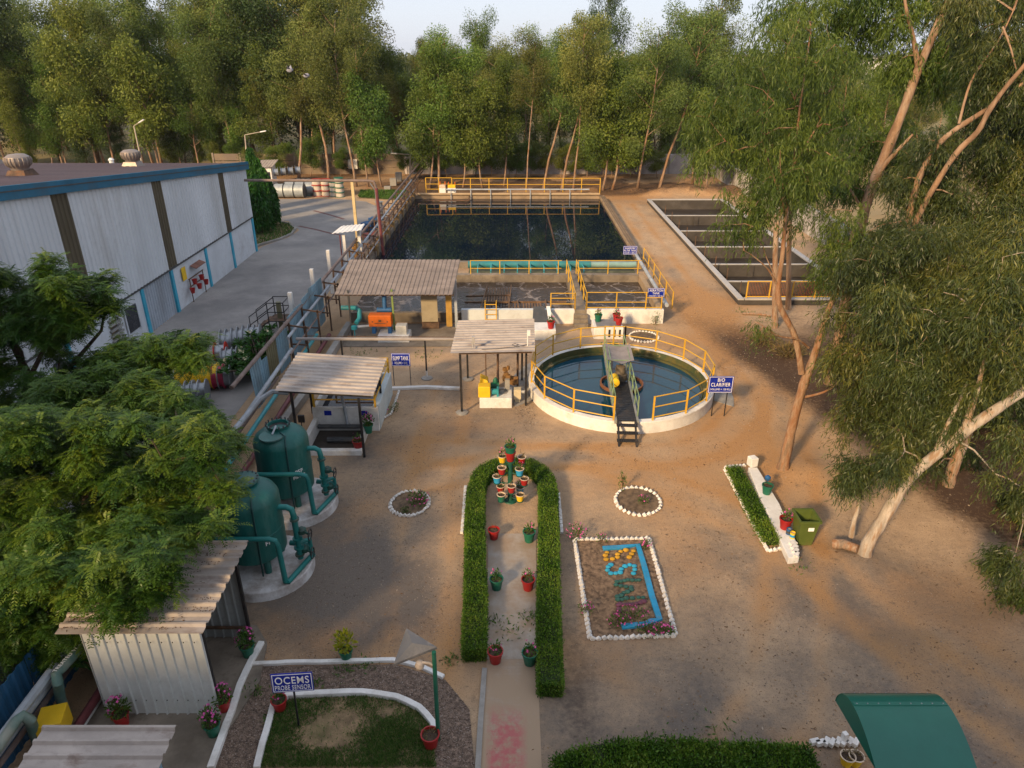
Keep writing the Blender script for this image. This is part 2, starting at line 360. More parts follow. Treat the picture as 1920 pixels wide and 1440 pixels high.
for cpts, amp in ((((11, 70), (10.8, 46), (11, 36), (10.5, 27), (7, 22.6), (1, 22.6), (-3, 21)), .5), (((10.8, 40), (11.5, 28), (9.5, 20), (6.5, 12), (3, 8)), .45), (((12.5, 9), (10, 13), (8.2, 18), (3, 22.5), (-3.6, 23)), .4), (((-2.6, 29), (-2.8, 20), (-2.4, 14), (-2.2, 11)), .35)):
    for off in (-.75, .75):
        dd = seg_d(curve(cpts, off)); tr_ = np.exp(-(dd/.28)**2)*(.5+.9*(fbm(X, Y, 1.3, 211)-.3)); orang = orang+1.5*amp*tr_; grey = grey-1.0*amp*tr_
    mid_ = np.exp(-(seg_d(curve(cpts, 0))/.35)**2); grey = grey+.08*amp*mid_
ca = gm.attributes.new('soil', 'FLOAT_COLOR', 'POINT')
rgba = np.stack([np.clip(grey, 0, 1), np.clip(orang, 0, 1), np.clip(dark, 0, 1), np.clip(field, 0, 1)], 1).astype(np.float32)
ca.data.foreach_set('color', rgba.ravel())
m = bpy.data.materials.new('earth'); m.use_nodes = True; N = NT(m)
tc = N.n('ShaderNodeTexCoord').outputs['Object']
at = N.n('ShaderNodeAttribute', attribute_name='soil'); sp = N.n('ShaderNodeSeparateColor'); N.l(at.outputs['Color'], sp.inputs[0])
fa = noise(N, tc, .9, 7, .68); fb = noise(N, tc, 6, 6, .7); fcn = noise(N, tc, 28, 4, .7)
def jit(s, f, amt):     # roughen the soft edge between two soils
    a = N.n('ShaderNodeMath', operation='MULTIPLY_ADD'); N.l(f, a.inputs[0]); a.inputs[1].default_value = amt; 
    b2 = N.n('ShaderNodeMath', operation='SUBTRACT'); N.l(s, b2.inputs[0]); b2.inputs[1].default_value = amt*.5; N.l(b2.outputs[0], a.inputs[2]); return ramp(N, a.outputs[0], .12, .88)
c = mix(N, (.36, .25, .155), (.52, .37, .235), ramp(N, fa, .3, .7))
c = mix(N, c, (.165, .138, .115), jit(sp.outputs['Red'], fb, .8))
c = mix(N, c, (.42, .235, .105), jit(sp.outputs['Green'], fa, .8))
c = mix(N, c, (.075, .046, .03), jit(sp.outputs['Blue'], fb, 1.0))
c = mix(N, c, (.24, .20, .095), at.outputs['Alpha'])
c = mix(N, c, (.10, .075, .055), ramp(N, fcn, .55, .72))             # dark grit
c = mix(N, c, (.46, .37, .28), ramp(N, noise(N, tc, 19, 3, .6), .66, .84))
c = mix(N, c, (.15, .11, .08), ramp(N, noise(N, tc, 11, 5, .75), .62, .74))
wv = noise(N, tc, 2.6, 8, .75); c = mix(N, c, (.17, .125, .09), ramp(N, wv, .57, .74))
b = N.n('ShaderNodeBsdfPrincipled'); N.l(c, b.inputs['Base Color']); b.inputs['Roughness'].default_value = .95; b.inputs['Specular IOR Level'].default_value = .15
bp = N.n('ShaderNodeBump'); bp.inputs['Strength'].default_value = .55; bp.inputs['Distance'].default_value = .06
ad = N.n('ShaderNodeMath', operation='ADD'); N.l(fb, ad.inputs[0]); N.l(fcn, ad.inputs[1]); N.l(ad.outputs[0], bp.inputs['Height']); N.l(bp.outputs[0], b.inputs['Normal'])
o = N.n('ShaderNodeOutputMaterial'); N.l(b.outputs[0], o.inputs[0])
earth = m
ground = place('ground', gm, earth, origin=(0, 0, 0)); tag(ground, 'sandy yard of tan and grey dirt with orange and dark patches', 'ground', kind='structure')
def gz(x, y):      # height of the ground mesh, for standing things on it
    i = int(np.clip(np.searchsorted(xs, x)-1, 0, nx-2)); j = int(np.clip(np.searchsorted(ys, y)-1, 0, ny-2))
    zz = Z.reshape(ny, nx); a = (x-xs[i])/(xs[i+1]-xs[i]); c_ = (y-ys[j])/(ys[j+1]-ys[j])
    return (zz[j, i]*(1-a)+zz[j, i+1]*a)*(1-c_)+(zz[j+1, i]*(1-a)+zz[j+1, i+1]*a)*c_

def sheet(name, poly, z, mat, label, cat):
    mb = MB(); mb.prism(poly, -.05, z); o = mb.build(name, mat, origin=(0, 0, 0)); return tag(o, label, cat, kind='structure')
yardm = M('yard_concrete', (.30, .285, .27), .85, .1, .35, .25, 12, dirt=(.17, .165, .165), dsc=.16, damt=.75, dlo=.45, dhi=.6)
sheet('yard_road', [(-19.05, 5), (-11.35, 5), (-11.35, 49), (-11.1, 66), (-14.5, 71.5), (-17.5, 72.8), (-45, 73.2), (-45, 66), (-26, 64.5), (-19.6, 62.5), (-17.7, 59), (-17.9, 56.5), (-19.05, 53.6)], .006, yardm, 'grey concrete yard road beside the factory wall', 'road')
redline = M('faded_red_line', (.16, .085, .08), .85, .25, 2, .1, 20)
for pts, lab in (([(560, 424), (590, 430), (622, 438), (640, 441)], 'faded red line across the yard nearest the grass island'), ([(588, 395), (615, 402), (645, 411)], 'faded red line in the middle of the far yard')):
    mb = MB(); mb.strip([G(*p)[:2] for p in pts], .28, .004, .011); tag(mb.build('painted_line', redline), lab, 'road marking', kind='structure')
lawn_m = M('lawn_soil', (.26, .18, .10), .95, .25, 3, .6, 40, dirt=(.10, .10, .035), dsc=1.6, damt=.8)
sheet('grass_verge', [G(*p)[:2] for p in ((672, 372), (764, 377), (768, 358), (676, 357))], .02, lawn_m, 'strip of grass beyond the yard behind the pipe rack', 'grass')
isl = [(-19.6, 53.2), (-18.35, 55.6), (-17.9, 57.4), (-18.1, 59.3), (-19.2, 61.2), (-21, 62.5), (-30, 64), (-30, 54), (-21, 53.2)]
sheet('grass_island', isl, .06, lawn_m, 'grass island under the clipped green trees at the factory corner', 'grass')
mb = MB(); mb.strip(isl[:7], .18, 0, .16); tag(mb.build('road_kerb', concrete, bevel=.01), 'worn concrete kerb round the grass island', 'kerb', kind='structure')

# hedge walk and paver path
pm = bpy.data.materials.new('path_pavers'); pm.use_nodes = True; N = NT(pm)
tc = N.n('ShaderNodeTexCoord').outputs['Object']
br = N.n('ShaderNodeTexBrick'); br.inputs['Scale'].default_value = 1; br.inputs['Brick Width'].default_value = .2; br.inputs['Row Height'].default_value = .1; br.inputs['Mortar Size'].default_value = .008
br.inputs['Color1'].default_value = (.35, .285, .225, 1); br.inputs['Color2'].default_value = (.38, .31, .25, 1); br.inputs['Mortar'].default_value = (.29, .235, .185, 1); N.l(tc, br.inputs['Vector'])
c = mix(N, br.outputs['Color'], (.34, .25, .17), ramp(N, noise(N, tc, 1.3, 7, .7), .30, .5))
sx = N.n('ShaderNodeSeparateXYZ'); N.l(tc, sx.inputs[0])
def mul(a, b): 
    k = N.n('ShaderNodeMath', operation='MULTIPLY'); N.l(a, k.inputs[0]); N.l(b, k.inputs[1]); return k.outputs[0]
rm = mul(mul(ramp(N, sx.outputs['Y'], 11.6, 11.0), ramp(N, sx.outputs['X'], .36, .12)), mul(ramp(N, sx.outputs['X'], -.58, -.42), ramp(N, noise(N, tc, 3.2, 7, .75), .38, .56)))
c = mix(N, c, (.40, .13, .125), rm)
b = N.n('ShaderNodeBsdfPrincipled'); N.l(c, b.inputs['Base Color']); b.inputs['Roughness'].default_value = .9; b.inputs['Specular IOR Level'].default_value = .2
bp = N.n('ShaderNodeBump'); bp.inputs['Strength'].default_value = .3; bp.inputs['Distance'].default_value = .02; N.l(noise(N, tc, 30, 4), bp.inputs['Height']); N.l(bp.outputs[0], b.inputs['Normal'])
o = N.n('ShaderNodeOutputMaterial'); N.l(b.outputs[0], o.inputs[0])
sheet('paver_path', [(-.72, 8), (.62, 8), (.62, 11.9), (.66, 13.0), (-.6, 13.0), (-.62, 12.4)], .012, pm, 'paver path with worn red paint leading to the hedge walk', 'path')
slab = M('pale_path_slab', (.36, .32, .275), .9, .1, 1, .25, 25, dirt=(.27, .195, .13), dsc=.9, damt=.9, dlo=.40, dhi=.62)
sheet('hedge_walk', [(-.62, 12.9), (.62, 12.9), (.72, 17.0), (.74, 17.9), (-.76, 17.9), (-.72, 17.0)], .016, slab, 'pale concrete walk between the two arms of the hedge', 'path')
mb = MB(); mb.strip([(-.72, 8), (-.7, 11), (-.66, 12.6)], .12, 0, .05); tag(mb.build('path_kerb', concrete), 'low concrete kerb on the left edge of the paver path', 'kerb', kind='structure')
sheet('shed_floor', [(-9.3, 7), (-6.0, 7), (-6.25, 10.6), (-5.95, 12.2), (-6.15, 13.4), (-6.6, 14.0), (-9.6, 14.2)], .05, oldconc, 'grey concrete floor round the white sheds', 'floor')
sheet('pump_floor', [(-8.9, 33.2), (-2.9, 33.2), (-2.7, 36.5), (-8.9, 36.5)], .04, oldconc, 'brown concrete floor under the big roofed pump bay', 'floor')
# gravel bed beside the lawn, lawn
gravelm = M('gravel_bed', (.25, .18, .135), .95, .35, 9, 1.0, 55, dirt=(.09, .065, .05), dsc=14, damt=.85, dlo=.5, dhi=.62)
gb = [G(*p)[:2] for p in ((480, 1250), (740, 1246), (835, 1275), (880, 1330), (890, 1440), (815, 1440), (818, 1372), (790, 1330), (745, 1310), (545, 1308), (515, 1320), (483, 1440), (402, 1440), (430, 1360))]
sheet('gravel_bed', gb, .010, gravelm, 'strip of brown gravel between two white kerbs', 'gravel')
lw = [G(*p)[:2] for p in ((487, 1440), (503, 1372), (518, 1325), (548, 1312), (680, 1306), (744, 1314), (788, 1335), (812, 1362), (817, 1440))]
sheet('lawn', lw, .014, lawn_m, 'small lawn with a bare sandy patch behind the blue sign', 'lawn')
def kerb(pts, w, h, label, mat=white):
    mb = MB(); q = []
    pts = [Vector(G(*p)[:2]) for p in pts]
    for a, b2 in zip(pts, pts[1:]):
        k = max(1, int((b2-a).length/.25))
        for i in range(k): q.append(a.lerp(b2, i/k)+Vector((random.uniform(-.012, .012), random.uniform(-.012, .012))))
    q.append(pts[-1]); mb.strip(q, w, 0, h); return tag(mb.build('white_kerb', mat, bevel=.015), label, 'kerb', kind='structure')
kerb([(492, 1208), (472, 1243), (452, 1288), (436, 1338), (416, 1388), (396, 1445)], .15, .13, 'whitewashed kerb along the shed floor')
kerb([(474, 1247), (560, 1244), (650, 1242), (738, 1240), (790, 1252), (832, 1272)], .11, .09, 'thin whitewashed kerb on the far side of the gravel strip')
kerb([(482, 1445), (500, 1374), (512, 1328), (540, 1307), (600, 1304), (680, 1301), (745, 1310), (787, 1330), (812, 1358), (818, 1378)], .14, .12, 'curved whitewashed kerb round the lawn')
kerb([(734, 731), (800, 728), (862, 731)], .2, .12, 'whitewashed kerb between the two small roofs')
kerb([(962, 737), (985, 737)], .14, .1, 'short whitewashed kerb stub beside the round tank')

# ---------------------------------------------------------------- boundary walls and fences
wallm = M('boundary_wall_plaster', (.50, .46, .45), .85, .12, .5, .2, 12, dirt=(.22, .18, .17), dsc=.35, damt=.8, dlo=.45, dhi=.65)
wb = thing('boundary_wall', 'stained pale plaster boundary wall behind the trees beyond the black pond', 'wall', (5, 89, 0))
mb = MB(); mb.span(-13, 24, 89, 89.25, -.1, 2.2); mb.build('wall', wallm, wb)
mb = MB()
for k in range(10): mb.span(-13+k*4, -12.7+k*4, 88.9, 88.995, -.1, 2.25)
mb.build('pilaster', wallm, wb)
mb = MB(); mb.span(-13.05, 24, 88.95, 89.3, 2.203, 2.3); mb.build('coping', wallm, wb)
wr = thing('boundary_wall', 'peeling white boundary wall running behind the right-hand trees', 'wall', (24, 60, 0))
peel = M('peeling_whitewash', (.55, .53, .50), .85, .1, .6, .2, 12, dirt=(.16, .14, .13), dsc=.5, damt=.9, dlo=.42, dhi=.6)
mb = MB(); mb.span(24, 24.25, 14, 88.9, -.1, 2.0); mb.build('wall', peel, wr)
mb = MB(); mb.span(23.95, 24.3, 14, 88.9, 2.003, 2.1); mb.build('coping', peel, wr)
ochre = M('ochre_precast', (.24, .185, .125), .9, .15, .4, .2, 10, dirt=(.15, .12, .10), dsc=.3, damt=.8, dlo=.42, dhi=.62)
wo = thing('precast_wall', 'ochre and grey precast panel wall behind the cable reels', 'wall', (-25, 89, 0))
mb = MB()
for k in range(7): mb.span(-36+k*3.28, -36+k*3.28+3.1, 89, 89.1, 1.58, 2.35); mb.span(-36+k*3.28, -36+k*3.28+3.1, 89, 89.1, .8, 1.5)
mb.build('panel', ochre, wo)
mb = MB(); mb.span(-36, -13.1, 88.98, 89.12, -.1, .74); mb.build('plinth', ochre, wo)
for k in range(8):
    mb = MB(); mb.span(-36.1+k*3.27, -35.88+k*3.27, 88.92, 89.15, -.1, 2.45); mb.build('post', oldconc, wo)
fl = thing('rail_fence', 'low dark rail fence at the foot of the left-hand trees', 'fence', (-48, 84, 0))
for k in range(14):
    mb = MB(); mb.span(-62+k*2-.05, -62+k*2+.05, 84-.05, 84.05, -.1, 1.7); mb.build('post', rust, fl)
mb = MB(); mb.span(-62, -36, 83.93, 83.97, 1.45, 1.6); mb.span(-62, -36, 83.93, 83.97, .9, 1.0); mb.build('rail', rust, fl)

# ---------------------------------------------------------------- factory
WX, YE = -19.0, 52.3
def eave(y): return 6.12+.102*(YE-y)
fac = thing('factory_building', 'long factory shed clad in pale corrugated sheet with a blue edged brown roof', 'factory', (WX, 30, 0))
YB = [6.0, 12.4, 13.6, 20.9, 22.1, 29.7, 30.9, 38.3, 39.4, 47.2, 48.1, YE]     # cladding edges, alternating with translucent strips
panels = [(6.0, 12.4), (13.6, 20.9), (22.1, 29.7), (30.9, 38.3), (39.4, 47.2), (48.1, YE)]
strips = [(12.4, 13.6), (20.9, 22.1), (29.7, 30.9), (38.3, 39.4), (47.2, 48.1)]
for a, b2 in panels:
    mb = MB(); mb.corr((WX, a, 2.55), (WX, b2, 2.55), (WX, a, eave(a)), (WX, b2, eave(b2)), int((b2-a)/.33), .045); mb.build('cladding', factwhite, fac)
strm = M('brown_translucent_sheet', (.10, .085, .055), .5, .15, .5, .08, 20, dirt=(.06, .05, .035), dsc=.6, stretch=(1, 1, .4))
for a, b2 in strips:
    mb = MB(); mb.corr((WX-.02, a, 2.55), (WX-.02, b2, 2.55), (WX-.02, a, eave(a)), (WX-.02, b2, eave(b2)), 4, .045); mb.build('strip_sheet', strm, fac)
plinm = M('factory_plinth_paint', (.60, .65, .70), .7, .1, .5, .1, 20, dirt=(.33, .33, .34), dsc=.5, damt=.7, dlo=.5, dhi=.72)
mb = MB(); mb.span(WX-.25, WX-.05, 6, 31.6, -.1, 2.5); mb.span(WX-.25, WX-.05, 38.6, YE-.02, -.1, 2.5); mb.span(WX-.25, WX-.05, 34.3, 35.0, -.1, 2.5); mb.build('wall', plinm, fac)
mb = MB(); mb.span(WX-.06, WX+.05, 6, YE, 2.46, 2.56); mb.build('drip_rail', darkmetal, fac)
for y in (28.2, 35.05, 38.55, 43.4, 47.7, YE-.14):
    mb = MB(); mb.span(WX-.2, WX+.03, y-.13, y+.13, -.05, 2.455); mb.build('pilaster', cyan, fac)
mb = MB(); mb.corr((WX-.1, 35.2, 0), (WX-.1, 38.4, 0), (WX-.1, 35.2, 2.45), (WX-.1, 38.4, 2.45), 12, .04); mb.build('sliding_door', M('door_sheet', (.36, .41, .47), .5, .12, .5, .1, 20, dirt=(.22, .23, .24), dsc=.7, stretch=(1, 1, .3)), fac)
w1 = MB(); w1.span(WX-.05, WX-.01, 33.05, 34.2, .75, 1.95); wo1 = w1.build('window', M('dark_glass', (.03, .035, .045), .25, .1, 2, 0), fac)
mb = MB(); mb.span(WX-.04, WX+.02, 32.97, 33.05, .7, 2.0); mb.span(WX-.04, WX+.02, 34.2, 34.28, .7, 2.0); mb.build('frame', plinm, wo1)
mb = MB(); mb.span(WX-.25, WX-.06, 31.6, 34.3, -.1, .72); mb.span(WX-.25, WX-.06, 31.6, 34.3, 1.98, 2.5); mb.span(WX-.25, WX-.06, 32.6, 32.96, .72, 1.98); mb.build('wall', plinm, fac)
mb = MB()
for k in range(7): mb.beam((WX-.02, 31.5, .4+k*.26), (WX-.02, 32.6, .4+k*.26), .14, .1)
mb.build('louvre', M('louvre_grey', (.28, .28, .27), .6), fac)
mb = MB(); mb.span(WX-.03, WX, 27.0, 27.7, .9, 1.7); mb.build('window', MATS['dark_glass'], fac)
# roof
rm_ = M('maroon_brown_roof', (.125, .078, .075), .6, .14, .25, .1, 20, dirt=(.17, .13, .12), dsc=.2, damt=.5, stretch=(.4, 1.5, 1))
mb = MB(); x0 = -62
mb.corr((x0, YE+.2, eave(YE)+.12), (WX+.05, YE+.2, eave(YE)+.12), (x0, 4, eave(4)+.12), (WX+.05, 4, eave(4)+.12), 110, .05); rf = mb.build('roof', rm_, fac)
fascia = M('fascia_blue', (.015, .125, .22), .5, .12, 1, .05, 20, dirt=(.05, .1, .14), dsc=.6)
mb = MB(); h = .26
mb.hexa([(WX+.06, 4, eave(4)-h), (WX+.2, 4, eave(4)-h), (WX+.2, YE+.25, eave(YE)-h), (WX+.06, YE+.25, eave(YE)-h), (WX+.06, 4, eave(4)+h), (WX+.2, 4, eave(4)+h), (WX+.2, YE+.25, eave(YE)+h), (WX+.06, YE+.25, eave(YE)+h)]); mb.build('fascia', fascia, fac)
mb = MB(); mb.beam((WX+.205, 4, eave(4)+.05), (WX+.205, YE+.25, eave(YE)+.05), .02, .05); mb.build('fascia_trim', darkmetal, fac)
mb = MB(); mb.span(-62, WX-.3, YE-.2, YE-.02, 0, eave(YE)); mb.build('end_wall', factwhite, fac)
def roofpt(px, py):
    r = ray(px, py); t = (H-6.24-.102*YE)/(-r[2]-.102*r[1]); return Vector((r[0]*t, r[1]*t, H+r[2]*t))
ventm = M('vent_metal', (.30, .26, .23), .45, .12, 2, .05, 20, metal=.4, dirt=(.2, .12, .07), dsc=2)
for px, py, s_, lab in ((42, 331, .62, 'nearest turbine vent at the left of the brown factory roof'), (250, 313, .62, 'turbine vent in the middle of the brown factory roof'), (-12, 309, .6, 'turbine vent cut by the left edge of the picture')):
    p = roofpt(px, py); t = thing('roof_vent', lab, 'roof vent', p, 'turbine vents on the factory roof')
    mb = MB(); k = s_; mb.hexa([p+Vector(v)*k for v in ((-1,-1,-.3),(1,-1,-.3),(1,1,-.3),(-1,1,-.3),(-.62,-.62,.55),(.62,-.62,.55),(.62,.62,.55),(-.62,.62,.55))]); mb.build('base', rust if px == 42 else ventm, t)
    mb = MB(); mb.lathe(p, [(.62*k, .5*k), (.66*k, .72*k), (.86*k, .95*k), (.92*k, 1.25*k), (.86*k, 1.52*k), (.6*k, 1.7*k), (.1*k, 1.76*k)], 20); hd = mb.build('turbine', ventm, t, smooth=True)
    mb = MB()
    for j in range(20):
        a = 2*math.pi*j/20; d = Vector((math.cos(a), math.sin(a), 0)); mb.tube([p+d*.68*k+Vector((0,0,.74*k)), p+d*.9*k+Vector((0,0,.95*k)), p+d*.97*k+Vector((0,0,1.25*k)), p+d*.9*k+Vector((0,0,1.5*k))], .03*k, 4)
    mb.build('vane', ventm, hd)
p = roofpt(210, 307); mb = MB(); mb.lathe(p, [(.16, -.1), (.16, .22), (.22, .26), (.1, .4)], 10); tag(mb.build('roof_cowl', whiteclean), 'small pale cowl on the brown roof between two turbine vents', 'vent cowl')
# fire point on the plinth
mb = MB(); mb.box((WX+.04, 39.9, 1.85), (.03, .5, .75)); tag(mb.build('notice_board', brightyellow), 'yellow notice board on the white factory plinth', 'notice')
fp = thing('bucket_rack', 'rack of red fire buckets under the yellow notice on the factory wall', 'fire bucket rack', (WX+.2, 41, 0))
mb = MB(); mb.beam((WX+.1, 40.2, .95), (WX+.1, 42.3, .95), .05); mb.beam((WX+.1, 40.2, 1.4), (WX+.1, 42.3, 1.4), .05); mb.tube([(WX+.1, 40.3, 0), (WX+.1, 40.3, 1.4)], .03); mb.tube([(WX+.1, 42.2, 0), (WX+.1, 42.2, 1.4)], .03); mb.build('frame', rust, fp)
for k in range(5):
    mb = MB(); y = 40.1+k*.5; mb.lathe((WX+.25, y, .62-.02*k+(k % 2)*.42), [(.1, 0), (.16, .3), (.13, .28), (.09, .03)], 10); mb.build('bucket', red, fp)
mb = MB(); mb.hexa([Vector(v) for v in ((WX, 40.9, 2.0), (WX+.35, 40.9, 1.85), (WX+.35, 42.3, 1.85), (WX, 42.3, 2.0), (WX, 40.9, 2.04), (WX+.35, 40.9, 1.89), (WX+.35, 42.3, 1.89), (WX, 42.3, 2.04))]); mb.build('canopy', M('red_brown_paint', (.22, .10, .07), .7, .2, 3), fp)
# overhead pipe from the factory corner to the pond
pa, pb, pc = PX(458, 338, WX+.1), PY(703, 339, 50.0), PY(712, 463, 48.6)
pr = thing('overhead_pipe', 'thin brown pipe bridging the yard from the factory corner to the black pond', 'pipe', (pb.x, pb.y, 0))
pa.y = 50.5; pa.z = PY(458, 338, 50.5).z; pa.x = PY(458, 338, 50.5).x
mb = MB(); mb.tube([pa, pb-Vector((.5, 0, 0)), pb+Vector((-.1, 0, -.05)), pb+Vector((.05, 0, -.5))], .09, 8); mb.build('crossing', brownpipe, pr, smooth=True)
mb = MB(); mb.tube([pb+Vector((.05, 0, -.5)), (pb.x+.2, 49.9, .3)], .11, 8); mb.build('downpipe', maroon, pr, smooth=True)
mb = MB(); mb.tube([pb+Vector((-.35, 0, -.15)), pb+Vector((-.05, 0, -.6)), (pb.x+.05, 49.9, .5)], .035, 6); mb.build('cable', galv, pr, smooth=True)
# ---------------------------------------------------------------- railings
def railing(pts, hts, parent, mat=yellow, rp=.026, rr=.022, post_at=None, posts=None, closed=False, post_h=None, name='railing'):
    """pts: polyline at rail-foot level; hts: rail heights"""
    pts = [Vector(p) for p in pts]; mb = MB()
    seg = list(zip(pts, pts[1:]))
    for h in hts:
        up = Vector((0, 0, h))
        for a, b2 in seg: mb.tube([a+up, b2+up], rr, 6)
    o = mb.build(name, mat, parent)
    for p in (posts if posts is not None else pts):
        mb = MB(); p = Vector(p); mb.beam(p-Vector((0,0,.04)), p+Vector((0, 0, (post_h or max(hts))+.02)), rp*2); mb.build('post', mat, o)
    return o
def lin(a, b2, n): a, b2 = Vector(a), Vector(b2); return [a.lerp(b2, i/(n-1)) for i in range(n)]

# ---------------------------------------------------------------- black pond (anaerobic filter tank)
blackwater = WATER('black_water', (.004, .010, .022), .012, .012, .8)
PX0, PX1, PY0, PY1 = -9.6, 8.65, 47.9, 71.4
pond = thing('anaerobic_tank', 'large rectangular concrete tank full of black water mirroring the trees', 'tank', (0, 60, 0))
mb = MB(); mb.span(PX0, PX1, PY0, PY1, -.1, .28); mb.build('water', blackwater, pond)
copm = M('sandy_coping', (.33, .24, .15), .9, .15, .8, .3, 14, dirt=(.15, .11, .075), dsc=.6, damt=.7)
mb = MB(); mb.span(PX1, PX1+.55, PY0-.4, PY1+.6, -.1, .5); mb.build('wall', copm, pond, bevel=.02)
mb = MB(); mb.span(PX0-.5, PX0, PY0-.4, PY1+.6, -.1, .62); mb.build('wall', oldconc, pond, bevel=.02)
mb = MB(); mb.span(PX0, PX1, PY1, PY1+.6, -.1, .55); mb.build('wall', copm, pond, bevel=.02)
mb = MB(); mb.span(PX0, PX1, PY0-.4, PY0, -.1, .45); mb.build('wall', oldconc, pond, bevel=.02)
mb = MB(); mb.tube([(PX0+.3, PY1+.05, .72), (PX1, PY1+.05, .72)], .13, 8); mb.build('pipe', M('tan_pipe', (.40, .29, .17), .6, .15, 1, .1, 20, dirt=(.2, .13, .07), dsc=1), pond, smooth=True)
mb = MB(); mb.tube([(PX0+3, PY1+.4, 1.12), (PX1-1.0, PY1+.4, 1.12)], .07, 8); 
for k in range(7): mb.tube([(PX0+3.6+k*1.95, PY1+.4, 1.12), (PX0+3.6+k*1.95, PY1-.18, 1.08), (PX0+3.6+k*1.95, PY1-.18, .2)], .045, 6)
mb.build('pipe', greypipe, pond, smooth=True)
fr = lin((PX0+3.6, PY1+1.3, .5), (PX1+.15, PY1+1.3, .5), 9)
railing(fr, (.95, 1.55), pond, rr=.03, rp=.035)
railing(lin((PX0+1.0, PY1+1.25, .5), (PX0+3.6, PY1+1.25, .5), 3), (.5, 1.0, 1.6), pond, rr=.03, rp=.035)
mb = MB(); mb.tube([(PX0+1.2, PY1-1.6, .42), (PX0+5.4, PY1-1.6, .42)], .05, 6); mb.tube([(PX0+5.4, PY1-1.6, .42), (PX0+5.4, PY1+.3, .6)], .05, 6); mb.build('inlet_pipe', rust, pond, smooth=True)
mb = MB()
for k in range(3): mb.tube([(PX1+.12+k*.16, PY0, .53+k*.02), (PX1+.16+k*.17, PY1, .53)], .03, 6)
mb.build('hose', M('dark_hose', (.16, .12, .09), .7), pond, smooth=True)
for px, z1, w, lab, mt in ((831, 1.5, .62, 'cream dosing box on the far platform of the black pond, nearer the pipe rack', cream), (848, 1.45, .8, 'yellow and white dosing box on the far platform of the black pond', brightyellow)):
    p = PY(px, 378, PY1+.9); t = thing('dosing_box', lab, 'box', (p.x, p.y, .5))
    mb = MB(); mb.box((p.x, p.y, .5+.35), (w, .5, .7)); mb.build('body', whiteclean, t, bevel=.02)
    mb = MB(); mb.box((p.x, p.y, 1.35), (w*.95, .5, .28)); mb.build('lid', mt, t, bevel=.03)
    mb = MB()
    for sx_ in (-.4, .4):
        for sy2 in (-.2, .2): mb.beam((p.x+sx_*w, p.y+sy2, .5), (p.x+sx_*w, p.y+sy2, z1+.3), .04)
    mb.build('frame', orange, t)

# ---------------------------------------------------------------- aeration tank
AX0, AX1, AY0, AY1 = -8.9, 8.25, 36.6, 43.2
foam = bpy.data.materials.new('foamy_water'); foam.use_nodes = True; N = NT(foam)
tc = N.n('ShaderNodeTexCoord').outputs['Object']
dn = N.n('ShaderNodeTexNoise'); dn.inputs['Scale'].default_value = .9; dn.inputs['Detail'].default_value = 4; N.l(tc, dn.inputs['Vector'])
vm = N.n('ShaderNodeVectorMath', operation='MULTIPLY_ADD'); N.l(dn.outputs['Color'], vm.inputs[0]); vm.inputs[1].default_value = (1.5, 1.5, 0); N.l(tc, vm.inputs[2])
vo = N.n('ShaderNodeTexVoronoi', feature='DISTANCE_TO_EDGE'); vo.inputs['Scale'].default_value = .62; N.l(vm.outputs[0], vo.inputs['Vector'])
ln = ramp(N, vo.outputs['Distance'], .055, .0)
k = N.n('ShaderNodeMath', operation='MULTIPLY'); N.l(ln, k.inputs[0]); N.l(ramp(N, noise(N, tc, 2.2, 6, .7), .38, .62), k.inputs[1])
k2 = N.n('ShaderNodeMath', operation='MAXIMUM'); N.l(k.outputs[0], k2.inputs[0]); kk = N.n('ShaderNodeMath', operation='MULTIPLY'); N.l(ramp(N, noise(N, tc, 5, 7, .75), .55, .75), kk.inputs[0]); kk.inputs[1].default_value = .55; N.l(kk.outputs[0], k2.inputs[1])
c = mix(N, (.035, .028, .026), (.30, .26, .235), k2.outputs[0])
b = N.n('ShaderNodeBsdfPrincipled'); N.l(c, b.inputs['Base Color']); rr = N.n('ShaderNodeMapRange'); rr.inputs[3].default_value = .08; rr.inputs[4].default_value = .6; N.l(k2.outputs[0], rr.inputs[0]); N.l(rr.outputs[0], b.inputs['Roughness']); b.inputs['IOR'].default_value = 1.33
bp = N.n('ShaderNodeBump'); bp.inputs['Strength'].default_value = .35; bp.inputs['Distance'].default_value = .08; N.l(noise(N, tc, 2.5, 6, .7), bp.inputs['Height']); N.l(bp.outputs[0], b.inputs['Normal'])
o = N.n('ShaderNodeOutputMaterial'); N.l(b.outputs[0], o.inputs[0])
aer = thing('aeration_tank', 'concrete aeration tank of two foamy basins with yellow railings and a middle walkway', 'tank', (0, 40, 0))
mb = MB(); mb.span(AX0, 3.4, AY0+.25, AY1, -.1, .33); mb.build('water', foam, aer)
mb = MB(); mb.span(4.05, AX1-.3, AY0+.25, AY1, -.1, .34); mb.build('water', foam, aer)
mb = MB(); mb.span(-2.75, 2.3, AY0, AY0+.25, -.1, .8); mb.build('wall', M('blue_white_panel', (.55, .60, .62), .65, .08, 1.0, .1, 20, dirt=(.36, .36, .35), dsc=1), aer)
mb = MB(); mb.span(2.3, 3.4, AY0, AY0+.25, -.1, .8); mb.span(4.05, AX1, AY0, AY0+.25, -.1, .8); mb.build('wall', white, aer, bevel=.015)
mb = MB(); mb.span(AX0, -2.75, AY0+.2, AY0+.45, -.1, .55); mb.build('wall', oldconc, aer)
mb = MB(); mb.span(AX1-.3, AX1, AY0+.25, AY1+.5, -.1, .8); mb.build('wall', copm, aer, bevel=.015)
mb = MB(); mb.span(AX0, AX1-.3, AY1, AY1+.5, -.1, .8); mb.build('wall', oldconc, aer, bevel=.015)
